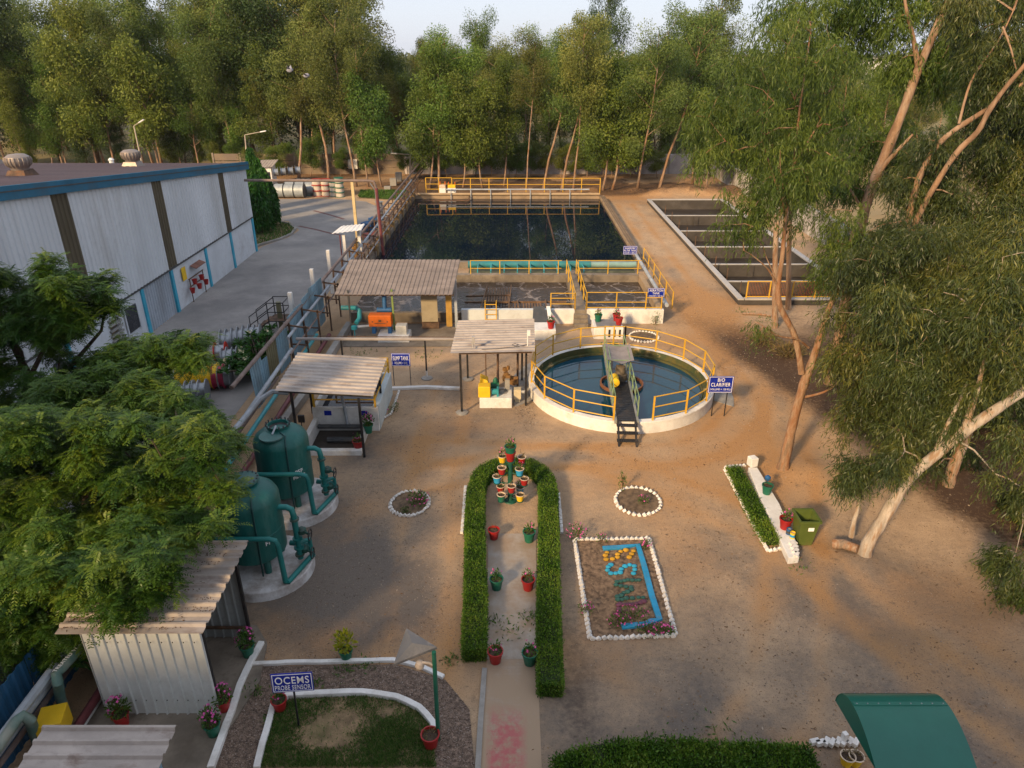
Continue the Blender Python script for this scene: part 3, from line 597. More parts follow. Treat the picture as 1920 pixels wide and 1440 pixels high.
mb = MB(); mb.span(3.4, 4.05, AY0-.02, AY1+1.2, -.1, .78); mb.build('walkway', oldconc, aer, bevel=.01)
mb = MB()
for k in range(3): mb.span(3.35, 4.1, AY0-.25-.22*k, AY0-.03-.22*k, -.05, .6-.2*k)
mb.build('steps', oldconc, aer, bevel=.01)
bk = AY1+.25
railing([(-2.6, bk, .8), (3.1, bk, .8)], (.36, .86), aer, posts=lin((-2.6, bk, .8), (2.9, bk, .8), 4))
railing([(4.1, bk, .8), (8.1, bk, .8)], (.36, .86), aer, posts=lin((4.15, bk, .8), (7.9, bk, .8), 3))
railing([(3.42, bk, .8), (3.42, AY0+.1, .8)], (.45, .9), aer, posts=lin((3.42, bk, .8), (3.42, AY0+.1, .8), 5))
railing([(4.03, bk, .8), (4.03, AY0+.1, .8)], (.45, .9), aer, posts=lin((4.03, bk, .8), (4.03, AY0+.1, .8), 5))
railing([(2.1, AY0+.1, .8), (3.4, AY0+.1, .8)], (.3, .62, .9), aer, posts=lin((2.1, AY0+.1, .8), (3.4, AY0+.1, .8), 2))
railing([(4.05, AY0+.1, .8), (7.3, AY0+.1, .8)], (.1, .4, .95), aer, posts=lin((4.05, AY0+.1, .8), (7.25, AY0+.1, .8), 3))
railing([(7.3, AY0+.1, .8), (8.15, AY0+.1, .8)], (.1, .66), aer, posts=[(8.1, AY0+.1, .8)], post_h=.7)
railing([(8.9, AY0+1.0, .55), (8.9, AY1+4, .55)], (.35, .95), aer, posts=lin((8.9, AY0+1.0, .55), (8.9, AY1+4, .55), 6))
mb = MB(); mb.tube([(8.45, AY0+.3, .95), (8.45, AY1+4.2, .95)], .11, 8); mb.build('pipe', greypipe, aer, smooth=True)
mb = MB(); mb.tube([(-2.9, 45.9, .72), (5.2, 45.9, .72)], .24, 12); mb.build('header_pipe', M('header_teal', (.025, .19, .22), .5, .15, 1.2, .05, 20, dirt=(.1, .12, .1), dsc=1.6), aer, smooth=True)
mb = MB(); mb.tube([(5.2, 45.9, .72), (8.2, 45.9, .72)], .2, 12); mb.build('header_pipe', M('pale_teal_pipe', (.20, .33, .32), .55, .12, 1.2, .05, 20, dirt=(.2, .2, .15), dsc=1), aer, smooth=True)
mb = MB()
for k in range(9): mb = MB(); mb.tube([(-2.2+k*.85, 45.7, .8), (-2.2+k*.85, 44.6, .95), (-2.2+k*.85, 44.2, .8), (-2.2+k*.85, 44.15, .1)], .04, 6); mb.build('air_pipe', tealblue, aer, smooth=True)
mb = MB(); mb.span(-2.9, 8.25, 44.1, 47.45, -.1, .12); mb.build('channel_floor', wetconc, aer)
# timber media frames in the left basin
for a, b2 in (((-2.6, 37.2), (3.2, 37.25)), ((-2.7, 38.6), (3.1, 38.7)), ((-2.7, 39.7), (-.1, 39.9))):
    mb = MB(); mb.beam((*a, .55), (*b2, .55), .07, .1); mb.build('timber_bar', wood, aer)
for a, b2 in (((-1.75, 36.9), (-1.5, 41.6)), ((.4, 36.9), (.3, 38.7)), ((1.95, 36.9), (1.9, 38.7)), ((-.2, 36.9), (-.05, 41.6))):
    mb = MB(); mb.beam((*a, .62), (*b2, .62), .06, .1); mb.build('timber_bar', wood, aer)
mb = MB()
for k in range(9): mb.beam((-1.5+.16*k, 38.75, .52), (-1.5+.16*k, 41.5, .52), .1, .03)
for k in range(12): mb.beam((-.15+.16*k, 36.95, .5), (-.15+.16*k, 38.6, .5), .1, .03)
mb.build('timber_deck', wood, aer)
lad = thing('ladder', 'yellow ladder hooked over the pale front wall of the aeration tank', 'ladder', (-1.1, AY0-.1, 0))
mb = MB()
for x in (-1.45, -.85): mb.tube([(x, AY0-.12, .15), (x, AY0-.12, 1.25), (x, AY0+.05, 1.3), (x, AY0+.2, 1.2)], .03, 6)
mb.build('rail', yellow, lad); mb = MB()
for k in range(4): mb.tube([(-1.45, AY0-.12, .3+k*.28), (-.85, AY0-.12, .3+k*.28)], .022, 6)
mb.build('rung', yellow, lad)
# dark sheet leaning by the front wall
mb = MB(); p0, p1 = G(998, 618, .1), G(1024, 615, .1)
mb.hexa([(1.05, 34.9, .12), (1.95, 34.9, .12), (1.75, 36.5, 1.0), (1.15, 36.5, 1.0), (1.05, 34.85, .16), (1.95, 34.85, .16), (1.75, 36.45, 1.04), (1.15, 36.45, 1.04)])
tag(mb.build('metal_sheet', darkmetal), 'dark metal sheet leaning on the pale front wall of the aeration tank', 'metal sheet')
mb = MB(); mb.hexa([(2.0, 34.9, .12), (2.2, 34.9, .12), (2.05, 36.5, 1.02), (1.85, 36.5, 1.02), (2.0, 34.8, .16), (2.2, 34.8, .16), (2.05, 36.45, 1.06), (1.85, 36.45, 1.06)]); tag(mb.build('white_board', whiteclean), 'narrow white board propped beside the dark metal sheet', 'board')

# ---------------------------------------------------------------- sludge drying beds on the right
bed = thing('drying_beds', 'row of sunken grey concrete drying beds beside the dirt track', 'drying bed', (17, 55, 0))
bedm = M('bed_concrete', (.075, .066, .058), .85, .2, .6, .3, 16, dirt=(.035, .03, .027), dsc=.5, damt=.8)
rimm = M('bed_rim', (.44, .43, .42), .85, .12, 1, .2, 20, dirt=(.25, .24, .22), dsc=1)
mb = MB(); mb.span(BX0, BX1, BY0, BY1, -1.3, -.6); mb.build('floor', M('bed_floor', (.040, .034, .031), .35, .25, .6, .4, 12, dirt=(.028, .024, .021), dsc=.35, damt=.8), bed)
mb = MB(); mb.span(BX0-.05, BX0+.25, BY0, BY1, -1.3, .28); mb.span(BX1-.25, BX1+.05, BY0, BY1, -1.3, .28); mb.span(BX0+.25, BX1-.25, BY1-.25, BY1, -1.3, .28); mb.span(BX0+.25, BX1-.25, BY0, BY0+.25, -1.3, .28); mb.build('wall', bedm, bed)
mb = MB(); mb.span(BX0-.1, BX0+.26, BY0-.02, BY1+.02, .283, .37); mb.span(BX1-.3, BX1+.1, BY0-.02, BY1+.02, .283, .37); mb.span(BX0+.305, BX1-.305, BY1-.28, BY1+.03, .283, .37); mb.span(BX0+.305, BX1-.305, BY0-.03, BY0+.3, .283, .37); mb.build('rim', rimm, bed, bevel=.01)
for y in (43.6, 47.6, 52.4, 57.6, 63.6):
    mb = MB(); mb.span(BX0+.25, BX1-.25, y, y+.18, -1.3, .22); w = mb.build('partition', bedm, bed)
    mb = MB(); mb.span(BX0+.31, BX1-.31, y-.01, y+.19, .223, .27); mb.build('rim', rimm, w)
    mb = MB(); mb.span(16.2, 16.6, y-.12, y-.015, -1.0, .18); mb.build('pier', bedm, w)
for k in range(9):
    y = 41.2+k*2.9; mb = MB(); mb.tube([(BX0+.42, y, -.9), (BX0+.42, y, 1.0)], .03, 5); mb.tube([(BX0+.42, y, -.1), (BX0+1.3, y+1.2, -.85)], .012, 4); mb.build('valve_rod', rust, bed)
gate = thing('yellow_fence', 'yellow framed mesh fence across the front of the sunken drying beds', 'fence', (17, BY0+.4, .3))
railing([(BX0+.4, BY0+.16, .37), (BX1-1.6, BY0+.16, .37)], (.08, 1.0), gate, rr=.03, rp=.03, posts=lin((BX0+.4, BY0+.16, .37), (BX1-1.6, BY0+.16, .37), 5))
mb = MB()
for k in range(60): mb.beam((BX0+.4+k*.09, BY0+.16, .44), (BX0+.4+k*.09, BY0+.16, 1.36), .006)
mb.build('mesh_bars', orange, gate)

# ---------------------------------------------------------------- round clarifier
CX, CY, CR = 4.72, 28.22, 3.97
cl = thing('round_clarifier', 'round whitewashed clarifier tank ringed by a yellow railing with a dark bridge', 'tank', (CX, CY, 0))
algae = bpy.data.materials.new('algae_wall'); algae.use_nodes = True; N = NT(algae); tc = N.n('ShaderNodeTexCoord').outputs['Object']
c = mix(N, (.10, .085, .02), (.035, .06, .025), ramp(N, noise(N, tc, 1.6, 6, .7), .4, .6)); c = mix(N, c, (.42, .30, .14), ramp(N, noise(N, tc, .9, 6, .7), .60, .68))
b = N.n('ShaderNodeBsdfPrincipled'); N.l(c, b.inputs['Base Color']); b.inputs['Roughness'].default_value = .7; o = N.n('ShaderNodeOutputMaterial'); N.l(b.outputs[0], o.inputs[0])
mb = MB(); n = 72
mb.lathe((CX, CY, 0), [(CR+.02, -.1), (CR, .44)], n, cap=False); mb.build('wall', white, cl, smooth=True)
mb = MB(); mb.lathe((CX, CY, 0), [(CR, .442), (CR+.03, .452), (CR+.02, .52), (CR-.22, .525)], n, cap=False); mb.build('rim', white, cl, smooth=True)
mb = MB(); mb.lathe((CX, CY, 0), [(CR-.22, .524), (CR-.23, .24), (CR-.40, .23), (CR-.42, .28), (CR-.46, .28), (CR-.48, -.1)], n, cap=False); mb.build('launder', algae, cl, smooth=True)
tealwater = WATER('teal_water', (.008, .050, .085), .03, .012, 2.0)
mb = MB(); mb.lathe((CX, CY, 0), [(CR-.46, -.12), (CR-.46, .19)], n); mb.build('water', tealwater, cl)
mb = MB(); mb.lathe((CX+.1, CY+.1, 0), [(.95, -.1), (.95, .32), (.88, .32), (.88, -.1)], 32, cap=False); mb.build('centre_well', M('rusty_well', (.22, .09, .045), .8, .25, 3, .2, 30, dirt=(.09, .045, .03), dsc=3), cl, smooth=True)
# railing : open in front of the steps and around the bridge at the back
def rim_pt(deg, r=CR-.08, z=.525): a = math.radians(deg); return Vector((CX+r*math.cos(a), CY+r*math.sin(a), z))
def arc(a0, a1, n): return [rim_pt(a0+(a1-a0)*i/(n-1)) for i in range(n)]
for a0, a1, n in ((-101.5, -273, 8), (-79, 79, 8), (79, 93.5, 2)):
    pts = arc(a0, a1, n); railing(pts, (.12, .56, 1.0), cl, rr=.024, rp=.032)
# bridge
f0, f1 = Vector((4.42, 24.2, .62)), Vector((4.86, 32.15, .62)); dv = (f1-f0).normalized(); sv = Vector((dv.y, -dv.x, 0))
def bp_(s, w, z=0): return f0+dv*s+sv*w+Vector((0, 0, z))
mb = MB()
for w in (-.42, .42): mb.beam(bp_(-.05, w, -.06), bp_(8.0, w, -.06), .09, .16)
br_ = mb.build('bridge_beam', M('bridge_grey', (.26, .27, .25), .7, .15, 2, .1, 20, dirt=(.12, .1, .07), dsc=2), cl)
mb = MB()
for k in range(23): mb.beam(bp_(.02+k*.155, -.375), bp_(.02+k*.155, .375), .13, .035)
mb.build('bridge_deck', blackpaint, cl)
palegreen = M('pale_green_rail', (.20, .30, .16), .6, .15, 2, .05, 20, dirt=(.3, .28, .2), dsc=3)
for w in (-.45, .45):
    railing([bp_(.35, w), bp_(7.0, w)], (.42, .85), cl, palegreen, rr=.02, rp=.02, posts=[bp_(.35+s*1.1, w) for s in range(7)])
mb = MB()
for w in (-.42, .42):
    for s in (3.6, 5.25): mb.beam(bp_(s, w), bp_(s, w, .98), .03)
    mb.beam(bp_(3.6, w, .98), bp_(5.25, w, .98), .03)
for s in (3.6, 5.25): mb.beam(bp_(s, -.5, .98), bp_(s, .5, .98), .03)
mb.build('canopy_frame', palegreen, cl)
mb = MB(); q = []; nn = 8
for i in range(nn+1):
    for j in range(nn+1):
        u, w = i/nn, j/nn; sag = -.16*math.sin(math.pi*w)*(.4+.6*math.sin(math.pi*u))
        q.append(bp_(3.5+1.85*u-.28*(1-u)*math.exp(-((w-.55)*5)**2), -.56+1.12*w, 1.02+sag))
th = [v+Vector((0, 0, .012)) for v in q]; k = nn+1
mb.add(q+th, [(i*k+j, (i+1)*k+j, (i+1)*k+j+1, i*k+j+1) for i in range(nn) for j in range(nn)]+[(k*k+i*k+j, k*k+i*k+j+1, k*k+(i+1)*k+j+1, k*k+(i+1)*k+j) for i in range(nn) for j in range(nn)])
mb.build('tarpaulin', M('grey_tarpaulin', (.24, .215, .21), .8, .1, 3, .2, 20), cl, smooth=True)
mb = MB(); p = bp_(3.75, .05, .02); mb.lathe(p, [(.3, 0), (.3, .25), (.22, .3), (.2, .6), (.08, .66)], 14); mb.tube([p+Vector((0, 0, .5)), p+sv*-.2+Vector((0, 0, .55))], .14, 12)
mb.build('gearbox', M('greasy_gearbox', (.15, .12, .085), .7, .25, 4, .2, 30), cl, smooth=True)
mb = MB(); p = bp_(2.95, -.27, .33); mb.tube([p-dv*.3, p-dv*.26, p+dv*.26, p+dv*.3], [.1, .2, .2, .1], 14); mb.build('motor', brightyellow, cl, smooth=True)
mb = MB(); mb.span(CX-.35, CX+.5, 32.0, 32.6, .0, .5); mb.build('outlet_box', M('green_box', (.08, .14, .03), .7, .25, 2, .1, 20, dirt=(.2, .2, .04), dsc=3), cl)
# steps
mb = MB()
for w in (-.33, .33): mb.beam(bp_(-.05, w, -.03), bp_(-.95, w, -.66), .07, .12)
mb.build('step_stringer', blackpaint, cl)
for k in range(3):
    mb = MB(); mb.beam(bp_(-.22-.26*k, -.4, -.1-.19*k), bp_(-.22-.26*k, .4, -.1-.19*k), .2, .035); mb.build('step_tread', blackpaint, cl)
mb = MB()
for w in (-.33, .33): mb.beam(bp_(-.9, w, -.66), bp_(-.55, w, -.3), .06)
mb.build('step_leg', blackpaint, cl)
# concrete apron behind the clarifier
sheet('tank_apron', [(CX+(CR+.9)*math.cos(math.radians(a)), CY+(CR+.9)*math.sin(math.radians(a))) for a in range(-20, 201, 10)]+[(CX-CR+.2, CY-1), (CX+CR-.2, CY-1)], .022, concrete, 'grey concrete apron round the back of the round tank', 'apron')
# ---------------------------------------------------------------- lettering
def text_mesh(s, width=None, height=None, bold=.0, squash=1.0):
    cu = bpy.data.curves.new('txt', 'FONT'); cu.body = s; cu.align_x = 'CENTER'; cu.align_y = 'CENTER'; cu.size = 1; cu.offset = bold; cu.extrude = .01; cu.space_character = 1.1
    ob = bpy.data.objects.new('txt', cu); COL.objects.link(ob); bpy.context.view_layer.update()
    me = bpy.data.meshes.new_from_object(ob.evaluated_get(bpy.context.evaluated_depsgraph_get()))
    bpy.data.objects.remove(ob); bpy.data.curves.remove(cu)
    a = np.empty(len(me.vertices)*3, np.float32); me.vertices.foreach_get('co', a); a = a.reshape(-1, 3)
    lo, hi = a.min(0), a.max(0); ctr = (lo+hi)/2; w, h = hi[0]-lo[0], hi[1]-lo[1]
    sx = sy = 1.0
    if width and height: sx, sy = width/w, height/h
    elif height: sx = sy = height/h
    elif width: sx = sy = width/w
    a = (a-ctr)*np.array([sx, sy, .3]); me.vertices.foreach_set('co', a.astype(np.float32).ravel()); me.update(); return me
def put_text(s, parent, mat, X_axis, Y_axis, origin, width=None, height=None, bold=.0, name='lettering'):
    me = text_mesh(s, width, height, bold); x, y = Vector(X_axis).normalized(), Vector(Y_axis).normalized(); z = x.cross(y)
    me.transform(Matrix(((x.x, y.x, z.x, origin[0]), (x.y, y.y, z.y, origin[1]), (x.z, y.z, z.z, origin[2]), (0, 0, 0, 1))))
    return place(name, me, mat, parent)
def sign(label, Yp, x0, x1, z0, z1, lines, posts, postmat=blackpaint, thick=.02, border=True):
    t = thing('sign_board', label, 'sign', ((x0+x1)/2, Yp, 0))
    mb = MB(); mb.span(x0, x1, Yp-.03, Yp-.03+thick, z0, z1); mb.build('board', signblue, t)
    w = (x1-x0); h = z1-z0; e = .022*w; g = .018*w
    mb = MB(); y0, y1 = Yp-.0345, Yp-.03
    if border:
        mb.span(x0+e, x1-e, y0, y1, z1-e-g, z1-e); mb.span(x0+e, x1-e, y0, y1, z0+e, z0+e+g); mb.span(x0+e, x0+e+g, y0, y1, z0+e+g, z1-e-g); mb.span(x1-e-g, x1-e, y0, y1, z0+e+g, z1-e-g); mb.build('border', signwhite, t)
    for s, fx, cz, fh, bold in lines: put_text(s, t, signwhite, (1, 0, 0), (0, 0, 1), ((x0+x1)/2, Yp-.035, z0+cz*h), fx*w, fh*h, bold)
    for px in posts:
        mb = MB(); mb.beam((px, Yp, -.05), (px, Yp, z1-.03), .035 if postmat is blackpaint else .03); mb.build('post', postmat, t)
    return t
b0, b1 = G(1333, 779), G(1358, 781); Yb = (b0.y+b1.y)/2
a0, a1 = PY(1330, 705, Yb), PY(1372, 736, Yb)
sign('blue sign lettered BIO CLARIFIER on two black posts beside the round tank', Yb, a0.x, a1.x, a1.z, a0.z, [('BIO', .28, .78, .2, .0), ('CLARIFIER', .78, .5, .22, .0), ('(VOLUME = 120 KL)', .84, .2, .14, .0)], (b0.x, b1.x))
b0, b1 = G(735, 722), G(772, 722); Yb = b0.y; a0, a1 = PY(733, 662, Yb), PY(770, 686, Yb)
sign('blue sign lettered SUMP TANK on two thin posts', Yb, a0.x, a1.x, a1.z, a0.z, [('SUMP TANK', .82, .62, .34, .0), ('VOLUME = 5 KL', .7, .25, .2, .0)], (a0.x+.04, a1.x-.04), darkmetal)
Yb = AY0+.3; a0, a1 = PY(1215, 540, Yb), PY(1245, 558, Yb)
sign('blue sign lettered AERATION TANK on the railing corner', Yb, a0.x, a1.x, a1.z, a0.z, [('AERATION', .8, .76, .22, .0), ('TANK', .42, .47, .22, .0), ('VOLUME = 550 KL', .84, .19, .13, .0)], (a0.x+.1, a1.x-.1), darkmetal)
Yb = PY0-.1; a0, a1 = PY(1169, 461, Yb), PY(1194, 477, Yb)
sign('blue sign lettered ANAEROBIC FILTER TANK at the corner of the black pond', Yb, a0.x, a1.x, a1.z, a0.z, [('ANAEROBIC', .76, .74, .2, .0), ('FILTER TANK', .84, .46, .2, .0), ('VOLUME = 1200 KL', .84, .2, .13, .0)], (a0.x+.12, a1.x-.12), darkmetal)
b0 = G(563, 1361); Yb = b0.y; a0, a1 = PY(504, 1261, Yb), PY(586, 1295, Yb)
t = sign('tilted blue sign lettered OCEMS PROBE SENSOR on one black post in the lawn', Yb, a0.x, a1.x, a1.z, a0.z, [('OCEMS', .82, .64, .38, .004), ('PROBE SENSOR', .86, .25, .25, .004)], ((a0.x+a1.x)/2,))
t.rotation_euler = (0, math.radians(1.5), math.radians(6))

# ---------------------------------------------------------------- roofed bays
def shed_post(x, y, z1, parent, w=.09, mat=blackpaint, foot=True, white_to=0):
    mb = MB(); mb.beam((x, y, -.05), (x, y, z1), w); o = mb.build('post', mat, parent)
    if white_to: mb = MB(); mb.beam((x, y, 0), (x, y, white_to), w+.008); mb.build('painted_foot', white, o)
    if foot: mb = MB(); mb.lathe((x, y, 0), [(.27, -.05), (.26, .05), (.1, .09)], 8); mb.build('footing', concrete, o)
# big bay over the blower
s1 = thing('pump_bay', 'open pump bay under a big brown corrugated roof by the aeration tank', 'shed', (-6, 36, 0))
fz, bz = 2.38, 3.15; fy, by = 34.3, 38.1
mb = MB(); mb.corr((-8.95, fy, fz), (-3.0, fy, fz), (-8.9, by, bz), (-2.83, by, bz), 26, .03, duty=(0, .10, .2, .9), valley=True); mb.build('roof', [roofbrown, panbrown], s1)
mb = MB()
for i in range(3): 
    y = fy+.15+i*1.75; z = fz-.06+(bz-fz)*(y-fy)/(by-fy); mb.beam((-8.9, y, z), (-2.95, y, z), .06, .09)
mb.build('purlin', rust, s1)
for x, y, mt, w in ((-8.3, 34.5, darkmetal, .08), (-6.1, 34.6, M('green_yellow_post', (.20, .28, .08), .6, .2, 3, .1, 20, dirt=(.03, .1, .06), dsc=3), .09), (-2.98, 35.9, greypipe, .14)):
    shed_post(x, y, fz+.2 if y < 35 else 2.7, s1, w, mt, foot=False)
mb = MB(); mb.box((-3.35, 35.9, 1.4), (.3, .3, 2.5)); mb.build('column', M('ochre_column', (.46, .27, .06), .75, .15, 2, .1, 20, dirt=(.25, .15, .06), dsc=2), s1)
mb = MB(); mb.box((-4.35, 35.6, 1.25), (.85, .12, 1.5)); mb.build('panel_board', M('beige_board', (.33, .28, .19), .75, .12, 2, .1, 20, dirt=(.2, .16, .11), dsc=2), s1)
mb = MB(); mb.span(-4.8, -3.9, 35.7, 36.1, .06, .5); mb.build('panel_base', rust, s1)
mb = MB(); mb.tube([(-8.6, 36.4, 2.2), (-3.1, 36.4, 2.2)], .03, 6); mb.build('rail', yellow, s1)
bw = thing('air_blower', 'orange air blower on a whitewashed plinth under the big brown roof', 'blower', (-6.1, 34.2, 0))
mb = MB(); mb.span(-6.85, -5.25, 33.75, 34.75, -.05, .38); mb.build('plinth', white, bw, bevel=.02)
o0 = PY(691, 592, 34.2); o1 = PY(735, 611, 34.2)
mb = MB(); mb.span(o0.x, o1.x, 34.05, 34.6, o1.z, o0.z+.05); cas = mb.build('casing', orange, bw, bevel=.03)
mb = MB(); mb.span(o0.x+.3, o1.x-.3, 34.035, 34.048, (o0.z+o1.z)/2-.1, (o0.z+o1.z)/2-.07); mb.box((o0.x+.2, 34.04, (o0.z+o1.z)/2), (.06, .012, .06)); mb.box((o1.x-.2, 34.04, (o0.z+o1.z)/2), (.06, .012, .06)); mb.box(((o0.x+o1.x)/2, 34.04, (o0.z+o1.z)/2+.05), (.14, .012, .12)); mb.build('marking', rust, cas)
for x in (o0.x+.22, o1.x-.12):
    mb = MB(); mb.span(x-.09, x+.09, 34.1, 34.5, .38, o1.z-.003); mb.build('leg', bluepaint, bw)
mb = MB(); mb.tube([(o0.x+.35, 34.75, o0.z+.12), (o1.x-.05, 34.75, o0.z+.12)], .13, 10); mb.tube([(o0.x+.75, 34.75, o0.z+.12), (o0.x+.75, 34.9, 2.2)], .11, 10); mb.build('silencer', bluepaint, bw, smooth=True)
mb = MB(); pp = [PY(640, 577, 35), PY(668, 577, 35), PY(674, 582, 35), PY(674, 597, 34.7), PY(668, 606, 34.4)]; mb.tube(pp, .12, 10); mb.build('delivery_pipe', tealblue, bw, smooth=True)
mb = MB(); mb.tube([PY(666, 613, 34.3), PY(692, 611, 34.3)], .07, 8); mb.build('pipe', greypipe, bw, smooth=True)
mb = MB(); p = PY(664, 614, 34.2); mb.lathe(p-Vector((0, 0, .12)), [(.02, 0), (.15, .03), (.15, .2), (.02, .24)], 12); mb.tube([p, (p.x, p.y, 0)], .03, 6); mb.build('valve', tealblue, bw, smooth=True)
mb = MB(); p = PY(753, 612, 34.2); mb.box((p.x, p.y, .55), (.55, .5, .6)); mb.build('starter_box', M('pale_grey_box', (.5, .5, .47), .6), bw, bevel=.02)
# middle bay beside the clarifier
s2 = thing('pump_shelter', 'small open shelter with a pale corrugated roof on four posts left of the round tank', 'shed', (-.8, 28, 0))
f = PY(866, 660, 26.0)
mb = MB(); mb.corr((-2.42, 25.75, 2.78), (-2.42, 30.1, 2.52), (.9, 25.75, 2.86), (1.0, 30.1, 2.6), 13, .05, duty=(0, .55, .68, .86), valley=True); mb.build('roof', [roofpale, M('pan_rose', (.27, .22, .195), .7, .16, 1.2, .1, 30, dirt=(.13, .085, .065), dsc=1.1, damt=.7, dlo=.52, dhi=.7, stretch=(1, 2.2, 1))], s2)  # darker pans put the ridge shading into the roof colour
for q in (((-2.1, 25.98, 2.68), (.8, 25.98, 2.74)), ((-2.1, 29.3, 2.5), (.8, 29.3, 2.55))): mb = MB(); mb.beam(*q, .06, .1); mb.build('beam', rust, s2)
for x, y, ft in ((-2.06, 26.0, 1), (.58, 26.7, 0), (-2.0, 29.3, 1), (.45, 29.2, 0)): shed_post(x, y, 2.68 if y < 28 else 2.5, s2, .085, blackpaint, ft)
mb = MB(); p = Vector((-1.55, 26.1, 2.86)); mb.tube([p, p+Vector((0, 0, .2))], .03, 6); mb.box(p+Vector((.02, 0, .28)), (.14, .1, .18)); mb.box(p+Vector((0.02, .02, .42)), (.1, .12, .1)); tag(mb.build('flood_lamp', M('lamp_grey', (.4, .38, .36), .5)), 'small floodlight at the front edge of the shelter roof beside the round tank', 'lamp')
mb = MB(); p = Vector((.62, 26.3, 2.86)); mb.tube([p, p+Vector((0, 0, .45))], .025, 6); mb.box(p+Vector((.04, 0, .55)), (.13, .08, .22)); tag(mb.build('junction_box', whiteclean), 'small white junction box on a stalk at the shelter roof corner', 'box')
mb = MB(); q = [Vector((-1.2, 25.9, 2.88)), Vector((-.6, 25.95, 2.88)), Vector((.1, 26.1, 2.9)), Vector((.25, 26.3, 2.9)), Vector((.12, 26.5, 2.89)), Vector((.0, 26.3, 2.9)), Vector((.2, 26.1, 2.9)), Vector((.6, 26.3, 2.92))]; mb.tube(q, .012, 5); tag(mb.build('cable', blackpaint), 'black cable looped on the shelter roof', 'cable')
pu = thing('pump_set', 'pump with bright yellow guard and motor on a whitewashed plinth under the shelter', 'pump', (-.7, 26.9, 0))
mb = MB(); mb.span(-1.35, .0, 26.45, 27.6, -.05, .45); mb.build('plinth', white, pu, bevel=.03)
mb = MB(); mb.span(-1.4, -.9, 26.5, 26.95, .45, .95); mb.build('guard', brightyellow, pu, bevel=.03)
mb = MB(); mb.hexa([(-1.38, 27.0, .46), (-.98, 27.0, .46), (-.98, 27.6, .46), (-1.38, 27.6, .46), (-1.34, 27.15, 1.1), (-1.02, 27.1, .95), (-1.02, 27.55, .95), (-1.34, 27.55, 1.1)]); mb.build('guard', brightyellow, pu, bevel=.02)
mb = MB(); mb.tube([(-.85, 26.75, .62), (-.55, 26.75, .62)], [.14, .12], 10); mb.box((-.6, 26.75, .62), (.08, .3, .34)); mb.build('motor', tealblue, pu, smooth=True)
mb = MB(); mb.tube([(-.9, 27.35, .62), (-.55, 27.35, .62)], .14, 10); mb.lathe((-.7, 27.4, .72), [(.1, 0), (.11, .15), (.04, .25)], 10); mb.build('motor', green, pu, smooth=True)
mb = MB()
for x, h in ((-1.15, 1.9), (-.62, 2.4), (.25, 2.4)): mb.tube([(x, 28.6, 0), (x, 28.6, h)], .05 if x > -1 else .025, 8)
mb.tube([(-.62, 28.6, .9), (-.62, 27.5, .7)], .05, 8); mb.build('pipe', rust, pu, smooth=True)
mb = MB(); p = Vector((-.1, 28.0, .3))
for k in range(9): mb.box(p+Vector((random.uniform(-.22, .22), random.uniform(-.2, .2), .12+.1*k)), (.3-.025*k, .26-.02*k, .16), random.random())
mb.tube([p+Vector((-.3, 0, .45)), p+Vector((.35, 0, .35))], .09, 8); mb.build('pump_body', M('rusty_pump', (.26, .14, .05), .85, .3, 5, .3, 30, dirt=(.1, .05, .025), dsc=4), pu)
mb = MB(); mb.span(.08, .38, 26.9, 27.2, .18, .62); mb.span(.12, .34, 26.95, 27.15, -.03, .18); mb.build('control_box', M('cream_box', (.58, .5, .33), .65, .1, 3, .1, 20, dirt=(.3, .22, .12), dsc=3), pu, bevel=.01)
mb = MB(); mb.lathe((-.45, 27.1, .451), [(.3, 0), (.12, .03), (.05, .1)], 9); mb.span(-.3, -.1, 27.2, 27.35, .5, .95); mb.build('fittings', concrete, pu)
# sump bay
s3 = thing('sump_shelter', 'open shelter with a sloping brown corrugated roof over the sump tank', 'shed', (-6.7, 24.5, 0))
c00, c10, c01, c11 = PY(515, 732, 22.55), PY(700, 742, 22.45), PY(558, 662, 26.3), PY(725, 673, 26.2)
mb = MB(); mb.corr(c00, c01, c10, c11, 11, .05, duty=(0, .60, .72, .88), valley=True); mb.build('roof', [roofpale, M('sump_roof', (.29, .25, .22), .6, .14, .8, .1, 30, dirt=(.14, .075, .055), dsc=1.6, damt=.8, dlo=.6, dhi=.72, stretch=(1, 2.2, 1))], s3)  # second, darker material paints shade into the pans
for q in ((c00+Vector((.1, .1, -.07)), c10+Vector((-.1, .1, -.07))), (c01+Vector((.1, -.1, -.07)), c11+Vector((-.1, -.1, -.07)))): mb = MB(); mb.beam(*q, .06, .08); mb.build('beam', blackpaint, s3)
for x, y, wt in ((-5.42, 22.5, 0), (-5.3, 25.8, .4), (-7.95, 23.0, 0), (-8.2, 26.0, 0)): shed_post(x, y, 2.4, s3, .085, blackpaint, False, wt)
su = thing('sump_tank', 'whitewashed sump tank with yellow rail and dark water under the sloping brown roof', 'tank', (-6.4, 26, 0))
SX0, SX1, SY0, SY1 = -7.75, -5.2, 24.5, 27.9
bluew = M('bluish_whitewash', (.50, .58, .60), .75, .1, 1.3, .15, 22, dirt=(.4, .4, .38), dsc=1)
mb = MB(); mb.span(SX0, SX1, SY0, SY0+.15, -.05, 1.0); mb.span(SX0, SX0+.15, SY0+.15, SY1, -.05, 1.0); mb.span(SX0+.15, SX1, SY1-.15, SY1, -.05, 1.0); mb.build('wall', white, su, bevel=.015)
mb = MB(); mb.span(SX1-.22, SX1+.02, SY0+.16, SY1-.16, -.05, 1.02); mb.build('wall', bluew, su, bevel=.015)
mb = MB(); mb.span(SX0+.15, SX1-.22, SY0+.15, SY1-.15, -.05, .62); mb.build('water', blackwater, su)
